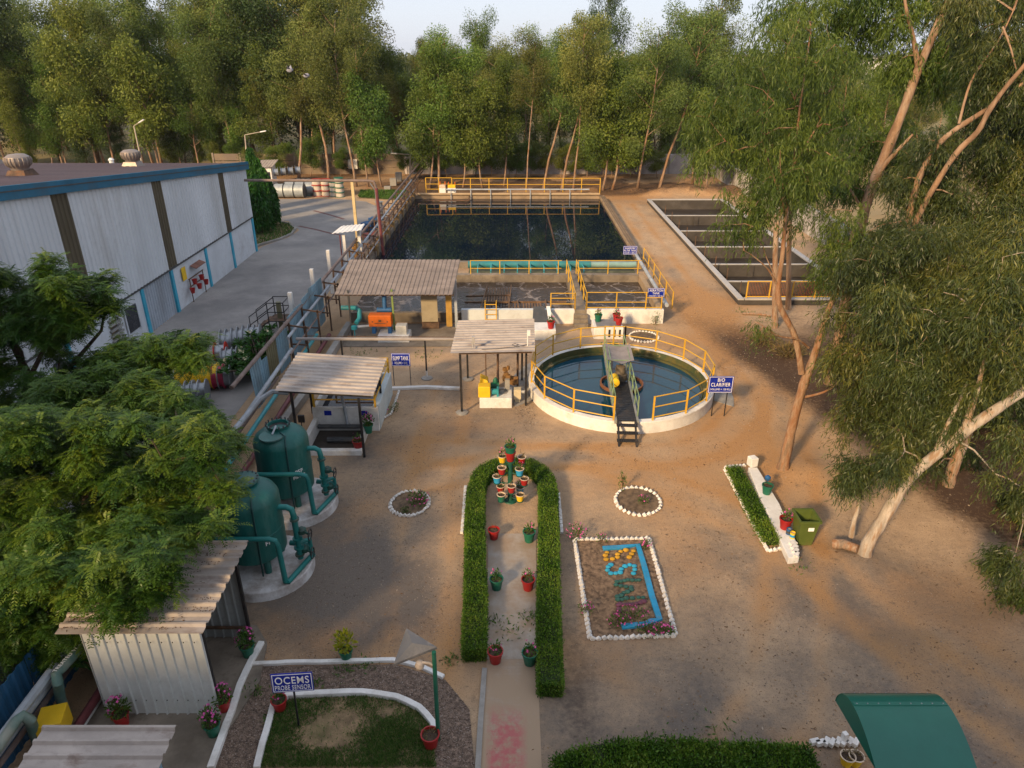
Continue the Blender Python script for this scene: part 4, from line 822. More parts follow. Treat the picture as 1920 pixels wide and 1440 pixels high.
railing([(SX0+.08, SY0+.08, 1.0), (SX1-.1, SY0+.08, 1.0), (SX1-.1, SY1-.08, 1.0), (SX0+.08, SY1-.08, 1.0)], (.32, .68), su, rr=.03, rp=.035)
mb = MB(); mb.tube([(-6.55, SY0-.12, 2.3), (-6.4, SY0-.12, .35)], .06, 10); mb.lathe((-6.4, SY0-.12, .22), [(.13, 0), (.13, .1), (.1, .14)], 10); mb.build('downpipe', greypipe, su, smooth=True)
for x in (-7.15, -5.75):
    mb = MB(); mb.span(x-.14, x+.14, SY0-.012, SY0-.003, .68, .88); mb.build('label_plate', signblue, su)
for q in ((-7.75, -7.55, 22.7, SY0-.003, -.05, .55), (-5.75, -5.6, 22.9, SY0-.003, -.05, .35)): mb = MB(); mb.span(*q); mb.build('pit_wall', white, su, bevel=.02)
mb = MB(); mb.strip([(-7.7, 22.7), (-5.55, 22.72)], .22, -.05, .2); mb.build('pit_kerb', white, su, bevel=.02)
mb = MB(); mb.span(-7.55, -5.75, 22.85, SY0-.01, -.05, .015); mb.build('pit_floor', M('dark_pit', (.06, .05, .042), .9), su)
mb = MB(); mb.tube([(-7.5, 24.2, .35), (-5.8, 24.2, .35)], .09, 8); mb.tube([(-7.0, 23.5, .16), (-5.8, 23.5, .16)], .11, 8); mb.build('pipe', darkmetal, su, smooth=True)
mb = MB(); p = PY(565, 785, 24.0); mb.box(p, (.24, .08, .3)); mb.tube([(p.x-.02, p.y, p.z), (p.x-.02, p.y, -.02)], .02, 5); mb.build('gauge_box', blackpaint, su)
# pipe bridge on black posts
pbz = 1.92; y = 29.4
pbt = thing('pipe_bridge', 'grey horizontal pipe carried on black posts between the pipe rack and the shelter', 'pipe', (-5.5, y, 0))
mb = MB(); mb.tube([(-9.6, y+.05, pbz), (-2.5, y, pbz)], .075, 8); mb.build('pipe', M('dusty_pipe', (.30, .27, .25), .65, .12, 1.2, .1, 20, dirt=(.18, .14, .11), dsc=1), pbt, smooth=True)
mb = MB(); mb.tube([(-9.2, y+.16, pbz+.1), (-2.6, y+.12, pbz+.05)], .018, 6); mb.build('conduit', rust, pbt)
for x, wt in ((-7.6, 0), (-3.87, .4)): shed_post(x, y, pbz-.05, pbt, .07, blackpaint, x > -5, wt)
# little white meter shelter by the yard
t = thing('meter_shelter', 'small shelter with a white sheet roof on whitewashed posts beside the pipe rack', 'shelter', (-10.8, 46.5, 0))
a = [PY(622, 438, 45.6), PY(677, 432, 45.6), PY(684, 420, 47.6), PY(640, 424, 47.6)]
mb = MB(); mb.corr(a[0], a[1], a[3], a[2], 6, .03); mb.build('roof', whiteclean, t)
for px, py, yy, w in ((644, 441, 45.9, .2), (672, 428, 46.6, .2)):
    p = PY(px, py, yy); mb = MB(); mb.beam((p.x, yy, -.05), (p.x, yy, p.z), w); mb.build('post', white, t)
mb = MB(); p = PY(637, 441, 45.7); mb.tube([(p.x, 45.7, 0), (p.x, 45.7, p.z)], .04, 6); mb.build('stay', maroon, t)
mb = MB(); p = PY(666, 455, 46.3)
for k in range(6): mb.lathe((p.x+random.uniform(-.15, .15), 46.3, .5+k*.28), [(.1, 0), (.17, .08), (.1, .2)], 8)
mb.tube([(p.x, 46.3, 0), (p.x, 46.3, 2.2)], .1, 8); mb.build('valve_gear', M('ochre_valve', (.34, .18, .05), .7, .3, 4, .2, 30, dirt=(.1, .05, .03), dsc=4), t)

# ---------------------------------------------------------------- pipe rack and fence down the left side
rk = thing('pipe_rack', 'long rusty rack of parallel pipes between the yard and the tanks', 'pipe rack', (-10, 50, 0))
def pipe(pts, r, mat, name='pipe', n=8):
    mb = MB(); mb.tube(pts, r, n); return mb.build(name, mat, rk, smooth=True)
pipe([(-10.5, 24, 2.1), (-10.35, 40, 2.15), (-10.3, 62, 2.2), (-10.2, 84, 2.3)], .085, brownpipe)
pipe([(-10.15, 30, 1.75), (-9.95, 50, 1.9), (-9.9, 72, 2.0)], .07, greypipe)
pipe([(-9.8, 29, 1.35), (-9.75, 44, 1.45), (-9.7, 72, 1.55)], .04, brownpipe)
pipe([(-10.3, 38, 1.55), (-10.15, 60, 1.65), (-10.1, 84, 1.7)], .07, rust)
pipe([(-10.2, 44, 1.15), (-10.1, 84, 1.3)], .09, brownpipe)
pipe([(-9.95, 47, .75), (-9.9, 80, .85)], .05, M('rust_pipe', (.22, .11, .05), .8, .25, 3, .1, 30))
pipe([(-9.5, 50, 1.5), (-9.5, 74, 1.6)], .03, M('rust_pipe', (.22, .11, .05)))
pipe([(-9.62, 46, 1.15), (-9.6, 72, 1.2)], .035, greypipe)
pipe([(-9.75, 46, 1.0), (-9.75, 74, 1.05)], .05, brownpipe)
pipe([(-8.5, 24.3, 1.75), (-9.1, 24.3, 1.8), (-9.45, 23.8, 1.7), (-9.75, 20, 1.55), (-9.95, 8, 1.4)], .1, greypipe)
pipe([(-10.05, 30, 1.2), (-9.95, 20, 1.1), (-10.1, 7, 1.05)], .085, greypipe)
pipe([(-10.15, 28, .7), (-10.1, 18, .7), (-10.2, 8, .65)], .06, brownpipe)
pipe([(-9.35, 34, .35), (-9.3, 22, .32), (-9.4, 8, .3)], .10, maroon)
pipe([(-9.7, 33, .75), (-9.65, 22, .75), (-9.75, 14, .7)], .085, tealblue)
pipe([(-9.45, 12.9, .12), (-9.5, 8.5, .12)], .12, whiteclean)
mb = MB()
for y in np.arange(31, 76, 2.25): mb = MB(); mb.beam((-10.35, y, -.05), (-10.35, y, 2.1), .08); mb.beam((-9.6, y, -.05), (-9.6, y, 1.95), .07); mb.beam((-10.5, y, 2.0), (-9.45, y, 1.85), .07); mb.beam((-10.3, y, 1.05), (-9.6, y, 1.0), .06); mb.build('support', rust, rk)
mb = None
for y in np.arange(50, 72, 2.6):
    mb = MB(); mb.span(-10.05, -9.55, y-.28, y+.28, -.05, 1.0); mb.build('pier', M('ochre_pier', (.30, .20, .09), .85, .2, 2, .2, 15, dirt=(.12, .09, .06), dsc=2), rk)
mb = MB(); mb.strip([(-8.75, 36), (-8.85, 28), (-9.05, 24.5)], .3, -.05, .35); mb.build('channel_wall', concrete, rk, bevel=.02)
# treated-water bend in the lower left corner
tw = thing('treated_water_pipe', 'thick grey green pipe lettered TREATED WATER in front of the blue fence', 'pipe', (-9.6, 10.5, 0))
gg = M('grey_green_pipe', (.10, .20, .175), .5, .15, 1.2, .08, 20, dirt=(.30, .29, .24), dsc=1.3, damt=.8, dlo=.42, dhi=.66)
a, b2, c_ = G(160, 1205, 1.55), G(108, 1262, 1.55), G(113, 1308, .6)
mb = MB(); mb.tube([G(190, 1150, 1.55), a, b2+Vector((.02, .12, 0)), b2+Vector((-.03, 0, -.02)), b2+Vector((.02, -.1, -.15)), c_, Vector((c_.x, c_.y, .1))], .105, 12); tp = mb.build('pipe', gg, tw, smooth=True)
a2, b3, c3 = G(-20, 1425, 1.5), G(42, 1342, 1.5), G(66, 1378, .6)
mb = MB(); mb.tube([a2, b3+Vector((-.05, -.12, 0)), b3, b3+Vector((.1, .02, -.15)), c3, Vector((c3.x, c3.y, .1))], .105, 12); mb.build('pipe', gg, tw, smooth=True)
dx = (a-b2).normalized(); mid = (a+b2)/2+Vector((.075, -.075, .085)); 
put_text('TREATED WATER', tw, signwhite, dx, Vector((0, 0, 1)).cross(dx), (a+b2)/2+Vector((0, 0, .109)), 1.0, .09, .0)
mb = MB(); p = G(97, 1345, .9); mb.box((p.x, p.y, .72), (.5, .55, .5), .3); yb = mb.build('meter_box', brightyellow, bevel=.015); tag(yb, 'yellow metal meter box on the pipes in front of the blue fence', 'box')
mb = MB(); mb.box((p.x, p.y, .2), (.12, .12, .6)); s_ = mb.build('stand', rust, None); s_.parent = yb; s_.location = Vector(s_.location)-yb.location

# fence panels : corrugated sheets of different age, each a thing
fences = thing('sheet_fence', 'patchwork fence of faded blue and khaki corrugated sheets along the yard', 'fence', (-10.6, 30, 0))
yy = 26.2; k = 0
for w, mt, dz, dxx, lean in ((1.25, bluesheet, .12, .25, .10), (.95, bluesheet, -.25, 0, 0), (1.2, khaki, .2, 0, 0), (1.5, bluesheet, .05, 0, 0), (1.0, bluesheet, .45, .05, .0), (1.1, bluesheet, .5, .05, .02), (1.2, bluesheet, .6, .05, .0), (1.25, bluesheet, .75, .02, 0), (1.0, bluesheet, .7, .02, 0)):
    x = -10.75+.045*(yy-26)+dxx; mb = MB(); mb.corr((x, yy, .1), (x+.02, yy+w, .1), (x-lean, yy, 1.85+dz), (x+.03-lean, yy+w, 1.85+dz-.08*(k % 2)), 5, .03); o = mb.build('fence_sheet', mt, fences); yy += w+.03; k += 1
lowf = thing('blue_fence', 'deep blue corrugated fence behind the lettered pipe near the white shed', 'fence', (-10.3, 14, 0))
for k in range(5):
    mb = MB(); y0 = 6.5+k*2.4; mb.corr((-10.45, y0, .05), (-10.45, y0+2.37, .05), (-10.45, y0, 1.75), (-10.45, y0+2.37, 1.75), 9, .03); mb.build('fence_sheet', darkbluesheet, lowf)
grf = thing('grey_fence', 'grey corrugated fence with a flat top rail behind the deep blue one', 'fence', (-11.2, 12, 0))
for k in range(4):
    mb = MB(); y0 = 5.5+k*2.6; mb.corr((-11.3, y0, .05), (-11.3, y0+2.55, .05), (-11.3, y0, 2.05), (-11.3, y0+2.55, 2.05), 10, .03); mb.build('fence_sheet', greysheet, grf)
mb = MB(); mb.beam((-11.25, 5.5, 2.1), (-11.25, 15.8, 2.1), .14, .06); mb.build('top_rail', greypipe, grf)
for y, z, lab in ((33.9, 2.65, 'whitewashed concrete post in the yard fence, nearest the patched blue sheets'), (38.1, 2.65, 'whitewashed concrete post in the yard fence, second from the blue sheets'), (42.0, 2.7, 'whitewashed concrete post in the yard fence, just before the white meter shelter')):
    mb = MB(); mb.box((-11.05, y, z/2-.05), (.2, .2, z+.1)); tag(mb.build('fence_post', white, bevel=.015), lab, 'post', 'whitewashed yard posts')
p = PX(660, 340, -11.0); mb = MB(); mb.beam((-11.0, p.y, -.05), (-11.0, p.y, p.z), .19); t = mb.build('lamp_pole', M('cream_yellow_post', (.62, .48, .25), .7, .12, 2, .1, 20, dirt=(.4, .3, .15), dsc=2)); tag(t, 'tall cream concrete pole standing behind the white meter shelter', 'pole')
# scrap beside the rack
mb = MB(); p = G(700, 436)
for k in range(5): mb.box((p.x+random.uniform(-.5, .5), p.y+random.uniform(-.4, .6), .25+k*.22), (1.3-.15*k, .9, .24), random.uniform(-.4, .4))
tag(mb.build('scrap_pile', M('scrap_blue', (.03, .11, .26), .6, .25, 3, .1, 20, dirt=(.06, .06, .07), dsc=2), bevel=.02), 'pile of blue scrap boxes beside the pipe rack', 'scrap')
mb = MB(); p = G(692, 448); mb.hexa([p+Vector(v) for v in ((-.8, -.3, .1), (.8, -.1, .3), (.8, .4, .6), (-.8, .3, .3), (-.8, -.3, .13), (.8, -.1, .33), (.8, .4, .63), (-.8, .3, .33))]); tag(mb.build('scrap_sheet', M('red_scrap', (.28, .08, .06), .7)), 'reddish scrap sheet leaning below the blue scrap boxes', 'scrap')
st = thing('step_platform', 'black steel step platform with handrails standing in the yard', 'steps', G(505, 628))
q = G(508, 628); mb = MB(); L = 1.5
for sx_ in (0, .85):
    for sy_ in (0, 1.1): mb.tube([q+Vector((sx_, sy_, 0)), q+Vector((sx_, sy_, 1.75))], .03, 5)
for h in (.75, 1.25, 1.75):
    mb.tube([q+Vector((0, 0, h)), q+Vector((.85, 0, h)), q+Vector((.85, 1.1, h)), q+Vector((0, 1.1, h))], .025, 5)
mb.build('frame', blackpaint, st)
mb = MB()
for sy_ in (0, 1.1):
    for h in (.0, .5, .95): mb.tube([q+Vector((0, sy_, .75+h)), q+Vector((-1.0, sy_, .05+h)), q+Vector((-1.0, sy_, 0))], .025, 5)
mb.build('handrail', blackpaint, st)
mb = MB()
for k in range(3): mb.span(q.x-.95+.32*k, q.x-.68+.32*k, q.y, q.y+1.1, .18+.22*k, .21+.22*k)
mb.span(q.x, q.x+.85, q.y, q.y+1.1, .74, .77); mb.build('tread', rust, st)
mb = MB(); mb.beam(q+Vector((.45, .5, 0)), q+Vector((.45, .5, 1.65)), .2); tag(mb.build('stump_post', khaki), 'khaki post standing inside the black step platform', 'post')
# ---------------------------------------------------------------- green filter vessels
def vessel(cx, cy, label, letters, open_hatch):
    t = thing('filter_vessel', label, 'filter tank', (cx, cy, 0), 'teal pressure filters')
    r = .84
    mb = MB(); mb.lathe((cx+.25, cy-.1, 0), [(1.32, -.05), (1.3, .27), (1.27, .3)], 36); mb.build('plinth', M('whitewashed_plinth', (.60, .60, .60), .8, .1, 1.6, .2, 22, dirt=(.28, .24, .21), dsc=1.2, damt=.8, dlo=.45, dhi=.62), t, smooth=True)
    z0, z1 = .72, 2.42
    prof = [(.02, z0-.22), (.4, z0-.19), (.7, z0-.08), (r, z0+.05), (r, z1), (r*.985, z1+.08), (r*.9, z1+.22), (r*.72, z1+.34), (r*.4, z1+.42), (.02, z1+.45)]
    mb = MB(); mb.lathe((cx, cy, 0), prof, 40); body = mb.build('body', tealtank, t, smooth=True)
    mb = MB(); mb.lathe((cx, cy, 0), [(r+.002, 1.5), (r+.012, 1.51), (r+.012, 1.54), (r+.002, 1.55)], 40, cap=False); mb.build('weld_seam', tealtank, body)
    for a in (40, 130, 220, 310):
        x, y = cx+.68*math.cos(math.radians(a)), cy+.68*math.sin(math.radians(a)); mb = MB(); mb.tube([(x, y, .28), (x, y, z0+.1)], .1, 10); mb.build('leg', tealtank, t, smooth=True)
    mb = MB(); mb.lathe((cx-.05, cy+.1, 0), [(.34, z1+.36), (.34, z1+.52), (.30, z1+.52), (.28, z1+.40)], 24, cap=False); hat = mb.build('manhole', tealtank, t, smooth=True)
    mb = MB(); 
    if open_hatch:
        mb.lathe((cx-.05, cy+.1, 0), [(.29, z1+.40), (.29, z1+.43)], 20); mb.build('opening', blackpaint, hat)
        mb = MB(); mb.lathe((cx-.1, cy-.42, 0), [(.38, z1+.36), (.38, z1+.40), (.05, z1+.41)], 24); mb.build('lid', M('faded_teal', (.06, .15, .14), .6, .15, 2, .1, 20, dirt=(.15, .15, .12), dsc=3), hat)
        mb = MB(); mb.tube([(cx-.05, cy-.1, z1+.55), (cx, cy-.3, z1+.6), (cx-.05, cy-.5, z1+.48)], .03, 6); mb.build('handle', greypipe, hat)
    else:
        mb.lathe((cx-.05, cy+.1, 0), [(.4, z1+.5), (.4, z1+.56), (.05, z1+.57)], 24); mb.build('lid', MATS.get('faded_teal', tealtank), hat)
    mb = MB()
    for j in range(16):
        a = 2*math.pi*j/16; mb.lathe((cx-.05+.36*math.cos(a), cy+.1+.36*math.sin(a), z1+.5), [(.025, 0), (.025, .09)], 6)
    mb.build('bolts', darkmetal, hat)
    mb = MB(); mb.tube([(cx+.1, cy-.25, z1+.42), (cx+.35, cy-.55, z1+.45), (cx+.4, cy-.77, z1+.2), (cx+.4, cy-.82, .4)], .025, 6); mb.build('gauge_tube', M('dark_teal_line', (.01, .05, .05), .5), t, smooth=True)
    # pipework on the right
    mb = MB(); mb.tube([(cx+.8, cy-.05, 2.15), (cx+1.05, cy-.05, 2.15), (cx+1.18, cy-.06, 2.08), (cx+1.22, cy-.08, 1.9), (cx+1.24, cy-.1, .45)], .085, 10); mb.lathe((cx+1.24, cy-.1, 1.1), [(.14, 0), (.14, .06)], 14); mb.lathe((cx+1.24, cy-.1, .8), [(.14, 0), (.14, .06)], 14); mb.build('riser_pipe', teal, t, smooth=True)
    mb = MB(); mb.tube([(cx-1.2, cy-.95, 1.75), (cx+.8, cy-.95, 1.75), (cx+.95, cy-.95, 1.7), (cx+1.0, cy-.96, 1.55), (cx+1.06, cy-1.0, .36), (cx+1.12, cy-1.0, .34), (cx+1.5, cy+.1, .38)], .075, 10); mb.build('drain_pipe', teal, t, smooth=True)
    mb = MB(); mb.tube([(cx+.9, cy+.2, .75), (cx+1.5, cy+.1, .75), (cx+1.52, cy+.1, .36)], .08, 10); mb.tube([(cx+1.24, cy-.1, 1.0), (cx+1.5, cy+.1, .95), (cx+1.5, cy+.1, .5)], .07, 8); mb.build('outlet_pipe', teal, t, smooth=True)
    for z in (1.75, .55): mb = MB(); mb.lathe((cx+1.23, cy-.09, z), [(.13, 0), (.13, .025), (.13, .03), (.13, .055)], 14); mb.build('flange', M('flange_rust', (.05, .10, .085), .65, .25, 6, .1, 30, dirt=(.14, .07, .035), dsc=6), t)
    dk = M('valve_green', (.012, .07, .055), .5, .2, 3, .1, 20, dirt=(.05, .05, .045), dsc=4)
    for z in (1.25, .62):
        mb = MB(); mb.lathe((cx+1.36, cy-.02, z), [(.1, 0), (.13, .03), (.13, .14), (.06, .2)], 12); mb.tube([(cx+1.36, cy-.02, z+.08), (cx+1.62, cy-.2, z+.1)], .035, 6); v = mb.build('valve', dk, t, smooth=True)
        mb = MB(); c0 = Vector((cx+1.64, cy-.22, z+.1)); ring = [c0+Vector((0.0, .16*math.cos(2*math.pi*j/12), .16*math.sin(2*math.pi*j/12))) for j in range(13)]; mb.tube(ring, .018, 5); mb.tube([c0, c0+Vector((0, .16, 0))], .012, 4); mb.tube([c0, c0-Vector((0, .16, 0))], .012, 4); mb.build('handwheel', blackpaint, v)
    for s, z, a, sz in letters:
        a = math.radians(a); nx_, ny_ = math.cos(a), math.sin(a); put_text(s, t, signwhite, (-ny_, nx_, 0), (0, 0, 1), (cx+nx_*(r+.006), cy+ny_*(r+.006), z), None, sz, .02)
    return t
vessel(-7.28, 19.5, 'teal filter vessel with its round hatch open on top, behind the other vessel', [('PSF', 1.62, -42, .13), ('FILTER', 1.45, -42, .1)], True)
vessel(-7.25, 16.3, 'teal filter vessel partly under the leafy tree, just behind the white shed roof', [('FF', 1.35, -44, .13)], False)

# ---------------------------------------------------------------- white sheds near the camera
ws = thing('white_shed', 'white corrugated shed with a rust streaked ribbed roof beside the lower filter vessel', 'shed', (-7.8, 12.4, 0))
mb = MB(); mb.corr((-9.06, 11.3, .05), (-6.54, 11.3, .05), (-9.06, 11.3, 2.6), (-6.54, 11.3, 2.6), 11, .035, duty=(0, .72, .78, .92)); mb.build('front_wall', sheetwhite, ws)
mb = MB()
for k in range(11):
    for z in (2.2, .5): mb.lathe((-9.0+k*.23, 11.25, z), [(.012, 0), (.012, .02)], 6)
mb.build('rivets', darkmetal, ws)
mb = MB(); mb.corr((-9.06, 13.6, .05), (-6.6, 13.6, .05), (-9.06, 13.6, 2.75), (-6.6, 13.6, 2.75), 11, .035, duty=(0, .72, .78, .92)); mb.build('back_wall', greysheet if False else M('grey_white_sheet', (.30, .325, .325), .55, .1, .9, .08, 25, dirt=(.2, .19, .17), dsc=.9), ws)
mb = MB(); mb.corr((-9.1, 11.32, .05), (-9.1, 13.58, .05), (-9.1, 11.32, 2.6), (-9.1, 13.58, 2.7), 9, .03); mb.build('side_wall', sheetwhite, ws)
mb = MB(); mb.beam((-7.9, 13.5, .45), (-6.6, 13.5, .45), .06); mb.build('rail', rust, ws)
for x, y in ((-6.6, 11.42), (-6.58, 13.5), (-9.0, 11.42)): shed_post(x, y, 2.6, ws, .07, blackpaint, False)
c00, c10, c01, c11 = Vector((-9.38, 11.02, 2.68)), Vector((-6.34, 11.02, 2.70)), Vector((-9.38, 13.8, 2.86)), Vector((-6.3, 13.8, 2.88))
shedroof = M('streaked_roof_sheet', (.37, .325, .29), .6, .12, .8, .1, 30, dirt=(.16, .10, .075), dsc=.9, damt=.6, dlo=.54, dhi=.66, stretch=(.8, 2.6, 1))
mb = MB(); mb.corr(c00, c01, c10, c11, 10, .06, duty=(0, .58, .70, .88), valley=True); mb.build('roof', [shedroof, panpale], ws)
nd = 2600; rd = np.random.default_rng(9); xr_ = -9.3+2.9*rd.random(nd)**1.5; yr_ = 11.1+2.65*rd.random(nd); zr_ = 2.70+.065*(yr_-11.02)+.008; kp_ = (vnoise(xr_*.6, yr_, .35, 44) > .45) & (((yr_-11.02)/.278) % 1 < .6)
xr_, yr_, zr_ = xr_[kp_], yr_[kp_], zr_[kp_]; nd = len(xr_)
tag(place('leaf_litter', leaves_mesh('roof_litter', np.stack([xr_, yr_, zr_], 1), rd.normal(size=(nd, 3))*np.array([1, .6, .15]), .05*(.5+rd.random(nd)), .022, rd.random(nd), rd, rd.normal(size=(nd, 3))*.3+np.array([0, 0, 1])), LEAF('roof_litter', [(.05, .03, .018), (.10, .055, .03), (.16, .09, .045)], .05, 0, .9, .1), origin=(0, 0, 0)), 'dry brown leaflets lying in the troughs of the white shed roof', 'leaf litter', kind='stuff')
mb = MB(); mb.beam((-6.45, 11.2, 2.62), (-6.42, 13.7, 2.78), .05); mb.build('eave_beam', blackpaint, ws)
ws2 = thing('white_shed', 'small ribbed-roof shed in front of the larger white shed', 'shed', (-7.1, 7.8, 0))
mb = MB(); mb.corr((-8.3, 6.2, 2.5), (-8.32, 8.88, 2.62), (-5.9, 6.2, 2.5), (-5.96, 8.88, 2.62), 10, .06, duty=(0, .58, .70, .88), valley=True); mb.build('roof', [roofpale, MATS['pan_rose']], ws2)
mb = MB(); mb.corr((-6.25, 6.2, .05), (-6.25, 8.6, .05), (-6.25, 6.2, 2.48), (-6.25, 8.6, 2.55), 9, .03); mb.build('side_wall', bluesheet, ws2)
mb = MB(); mb.corr((-8.1, 8.6, .05), (-6.27, 8.6, .05), (-8.1, 8.6, 2.55), (-6.27, 8.6, 2.55), 8, .03); mb.build('back_wall', sheetwhite, ws2)

# ---------------------------------------------------------------- plants helpers
leafgreen = LEAF('pot_leaves', [(.03, .075, .012), (.06, .13, .02), (.10, .17, .03)])
hedgeleaf = LEAF('hedge_leaves', [(.024, .065, .006), (.058, .14, .011), (.10, .19, .016), (.16, .23, .028)], .25, .05)
yelleaf = LEAF('yellow_green_leaves', [(.16, .20, .01), (.30, .32, .02), (.12, .2, .02)])
dryleaf = LEAF('dry_leaves', [(.20, .12, .05), (.10, .10, .03), (.28, .2, .09)])
pink = M('pink_petals', (.62, .10, .36), .6, .12, 20, 0)
palepink = M('pale_pink_petals', (.75, .40, .45), .6, .1, 20, 0)
def leaf_puff(rng, n, c, r, L, W, up=.5):
    d = nrm(rng.normal(size=(n, 3))); P = np.array(c)+d*(rng.random((n, 1))**.5)*np.array(r); D = nrm(d*.8+np.array([0, 0, up])+rng.normal(size=(n, 3))*.4)
    return P, D, L*(.7+.6*rng.random(n)), W*(.7+.6*rng.random(n)), rng.random(n)
def flowers_mb(rng, n, c, r, s):
    mb = MB(); root_ = np.array(c)-np.array([0, 0, r[2]]); mb.v.append(tuple(root_))
    for i in range(n):
        d = rng.normal(size=3); d /= np.linalg.norm(d); d[2] = abs(d[2]); p = np.array(c)+d*np.array(r)
        ax = Vector(d+rng.normal(size=3)*.3).normalized(); a = ax.orthogonal().normalized(); b2 = ax.cross(a)
        p = Vector(p); vs = [p]+[p+(a*math.cos(t)+b2*math.sin(t))*s*(1 if k % 2 else .45)+ax*s*.25 for k, t in enumerate(np.linspace(0, 2*math.pi, 10, endpoint=False))]
        mb.add(vs, [(0, 1+k, 1+(k+1) % 10) for k in range(10)]); o_ = len(mb.v); mb.v.append(tuple(p+Vector((.003, 0, 0)))); mb.f.append((0, o_-11, o_)); mb.m.append(0)     # a thin stalk back to the plant
    return mb
rp = np.random.default_rng(5)
def pot_proto(mat, rimmat=None, r=.17, h=.32, plant='leaf', fl=pink):
    t = thing('flower_pot', 'pot', 'flower pot', (0, 0, 0))
    mb = MB(); mb.lathe((0, 0, 0), [(r*.68, 0), (r*.95, h*.86), (r*1.04, h*.86), (r*1.06, h), (r*.92, h), (r*.9, h*.82)], 20, cap=False); mb.lathe((0, 0, .002), [(r*.67, 0), (.01, 0.001)], 20, cap=False); mb.build('pot', mat, t, smooth=True)
    if rimmat: mb = MB(); mb.lathe((0, 0, 0), [(r*1.065, h*.94), (r*1.075, h*1.0), (r*.915, h*1.005), (r*.88, h*.8)], 20, cap=False); mb.build('rim', rimmat, t, smooth=True)
    mb = MB(); mb.lathe((0, 0, 0), [(r*.9, h*.8), (r*.5, h*.84), (.01, h*.82)], 16, cap=False); mb.build('soil', soil, t)
    if plant == 'leaf':
        P, D, L, W, ti = leaf_puff(rp, 70, (0, 0, h+.08), (r*.75, r*.75, .14), .09, .035); o = place('foliage', leaves_mesh('foliage', P, D, L, W, ti, rp), leafgreen, t)
        flowers_mb(rp, 5, (0, 0, h+.14), (r*.8, r*.8, .2), .035).build('flowers', fl, o)
    elif plant == 'full':
        P, D, L, W, ti = leaf_puff(rp, 260, (0, 0, h+.16), (r*1.2, r*1.2, .24), .09, .04); o = place('foliage', leaves_mesh('foliage', P, D, L, W, ti, rp), leafgreen, t)
        flowers_mb(rp, 22, (0, 0, h+.18), (r*1.3, r*1.3, .3), .038).build('flowers', fl, o)
    elif plant == 'dry':
        P, D, L, W, ti = leaf_puff(rp, 26, (0, 0, h+.02), (r*.6, r*.6, .14), .1, .02); place('foliage', leaves_mesh('foliage', P, D, L, W, ti, rp), dryleaf, t)
    elif plant == 'yellow':
        P, D, L, W, ti = leaf_puff(rp, 230, (0, 0, h+.24), (r*1.5, r*1.5, .3), .13, .055); place('foliage', leaves_mesh('foliage', P, D, L, W, ti, rp), yelleaf, t)
    return t
protos = {}
def pot(kind, loc, label, s=1.0, group=None, rz=None):
    mk = {'red': (red, None), 'green': (green, None), 'redrim': (red, cream), 'greenrim': (green, cream), 'bluerim': (bluepot, cream), 'yellowrim': (brightyellow, cream)}
    if kind not in protos:
        c_, pl = kind.split('-'); t = pot_proto(*mk[c_], plant=pl, r=.17 if 'rim' not in c_ else .15, h=.32 if 'rim' not in c_ else .25); protos[kind] = t
        t.location = loc; t.scale = (s,)*3; t['label'] = label; t.rotation_euler[2] = rz or 0
        if group: t['group'] = group
        return t
    return dup(protos[kind], loc, rz if rz is not None else random.uniform(0, 6), s, label, None, group)
gp = 'pots along the hedge walk'
def gp_at(px, py, z=0.0): p = G(px, py, z); return (p.x, p.y, z)
pot('red-dry', gp_at(926, 1009, .02), 'red flower pot on the hedge walk, far left beside the left hedge', 1.05, gp)
pot('green-leaf', gp_at(992, 1014, .02), 'green flower pot on the hedge walk, far right beside the right hedge', 1.12, gp)
pot('green-leaf', gp_at(931, 1103, .02), 'green flower pot halfway down the hedge walk against the left hedge', 1.1, gp)
pot('red-leaf', gp_at(990, 1104, .02), 'red flower pot halfway down the hedge walk against the right hedge', 1.1, gp)
pot('red-leaf', gp_at(929, 1240, .02), 'red flower pot at the near end of the left hedge', 1.1, gp)
pot('green-leaf', gp_at(993, 1243, .02), 'green flower pot at the near end of the walk against the right hedge', 1.12, gp)
g2 = 'flowering pots round the white sheds'
pot('green-full', gp_at(466, 1228, .05), 'big green pot of pink flowers at the back corner of the white shed', 1.05, g2)
pot('red-full', gp_at(421, 1330, .05), 'red pot of tall pink flowers at the right edge of the white shed wall', .95, g2)
pot('green-full', gp_at(401, 1376, .05), 'green pot of pink flowers at the front right corner of the white shed', 1.02, g2)
pot('red-full', gp_at(231, 1358, .05), 'red pot of pink flowers at the left foot of the white corrugated wall', 1.05, g2)
pot('green-full', (-5.75, 8.95, .05), 'pink-flowered pot half cut by the bottom edge beside the small ribbed roof', 1.0, g2)
pot('green-yellow', gp_at(650, 1236), 'green pot with a yellow-green shrub behind the thin white kerb', .98)
pot('red-leaf', gp_at(526, 1330), 'red pot on the white kerb beside the OCEMS sign', 1.0)
pot('red-dry', gp_at(808, 1398), 'red pot with bare soil at the foot of the green lamp pole', 1.15)
pot('red-leaf', gp_at(672, 842, .1), 'red pot on the white kerb in front of the sump tank', 1.15)
pot('green-full', (-5.5, 23.9, .25), 'green pot with a leafy plant at the front corner of the sump tank', 1.1)
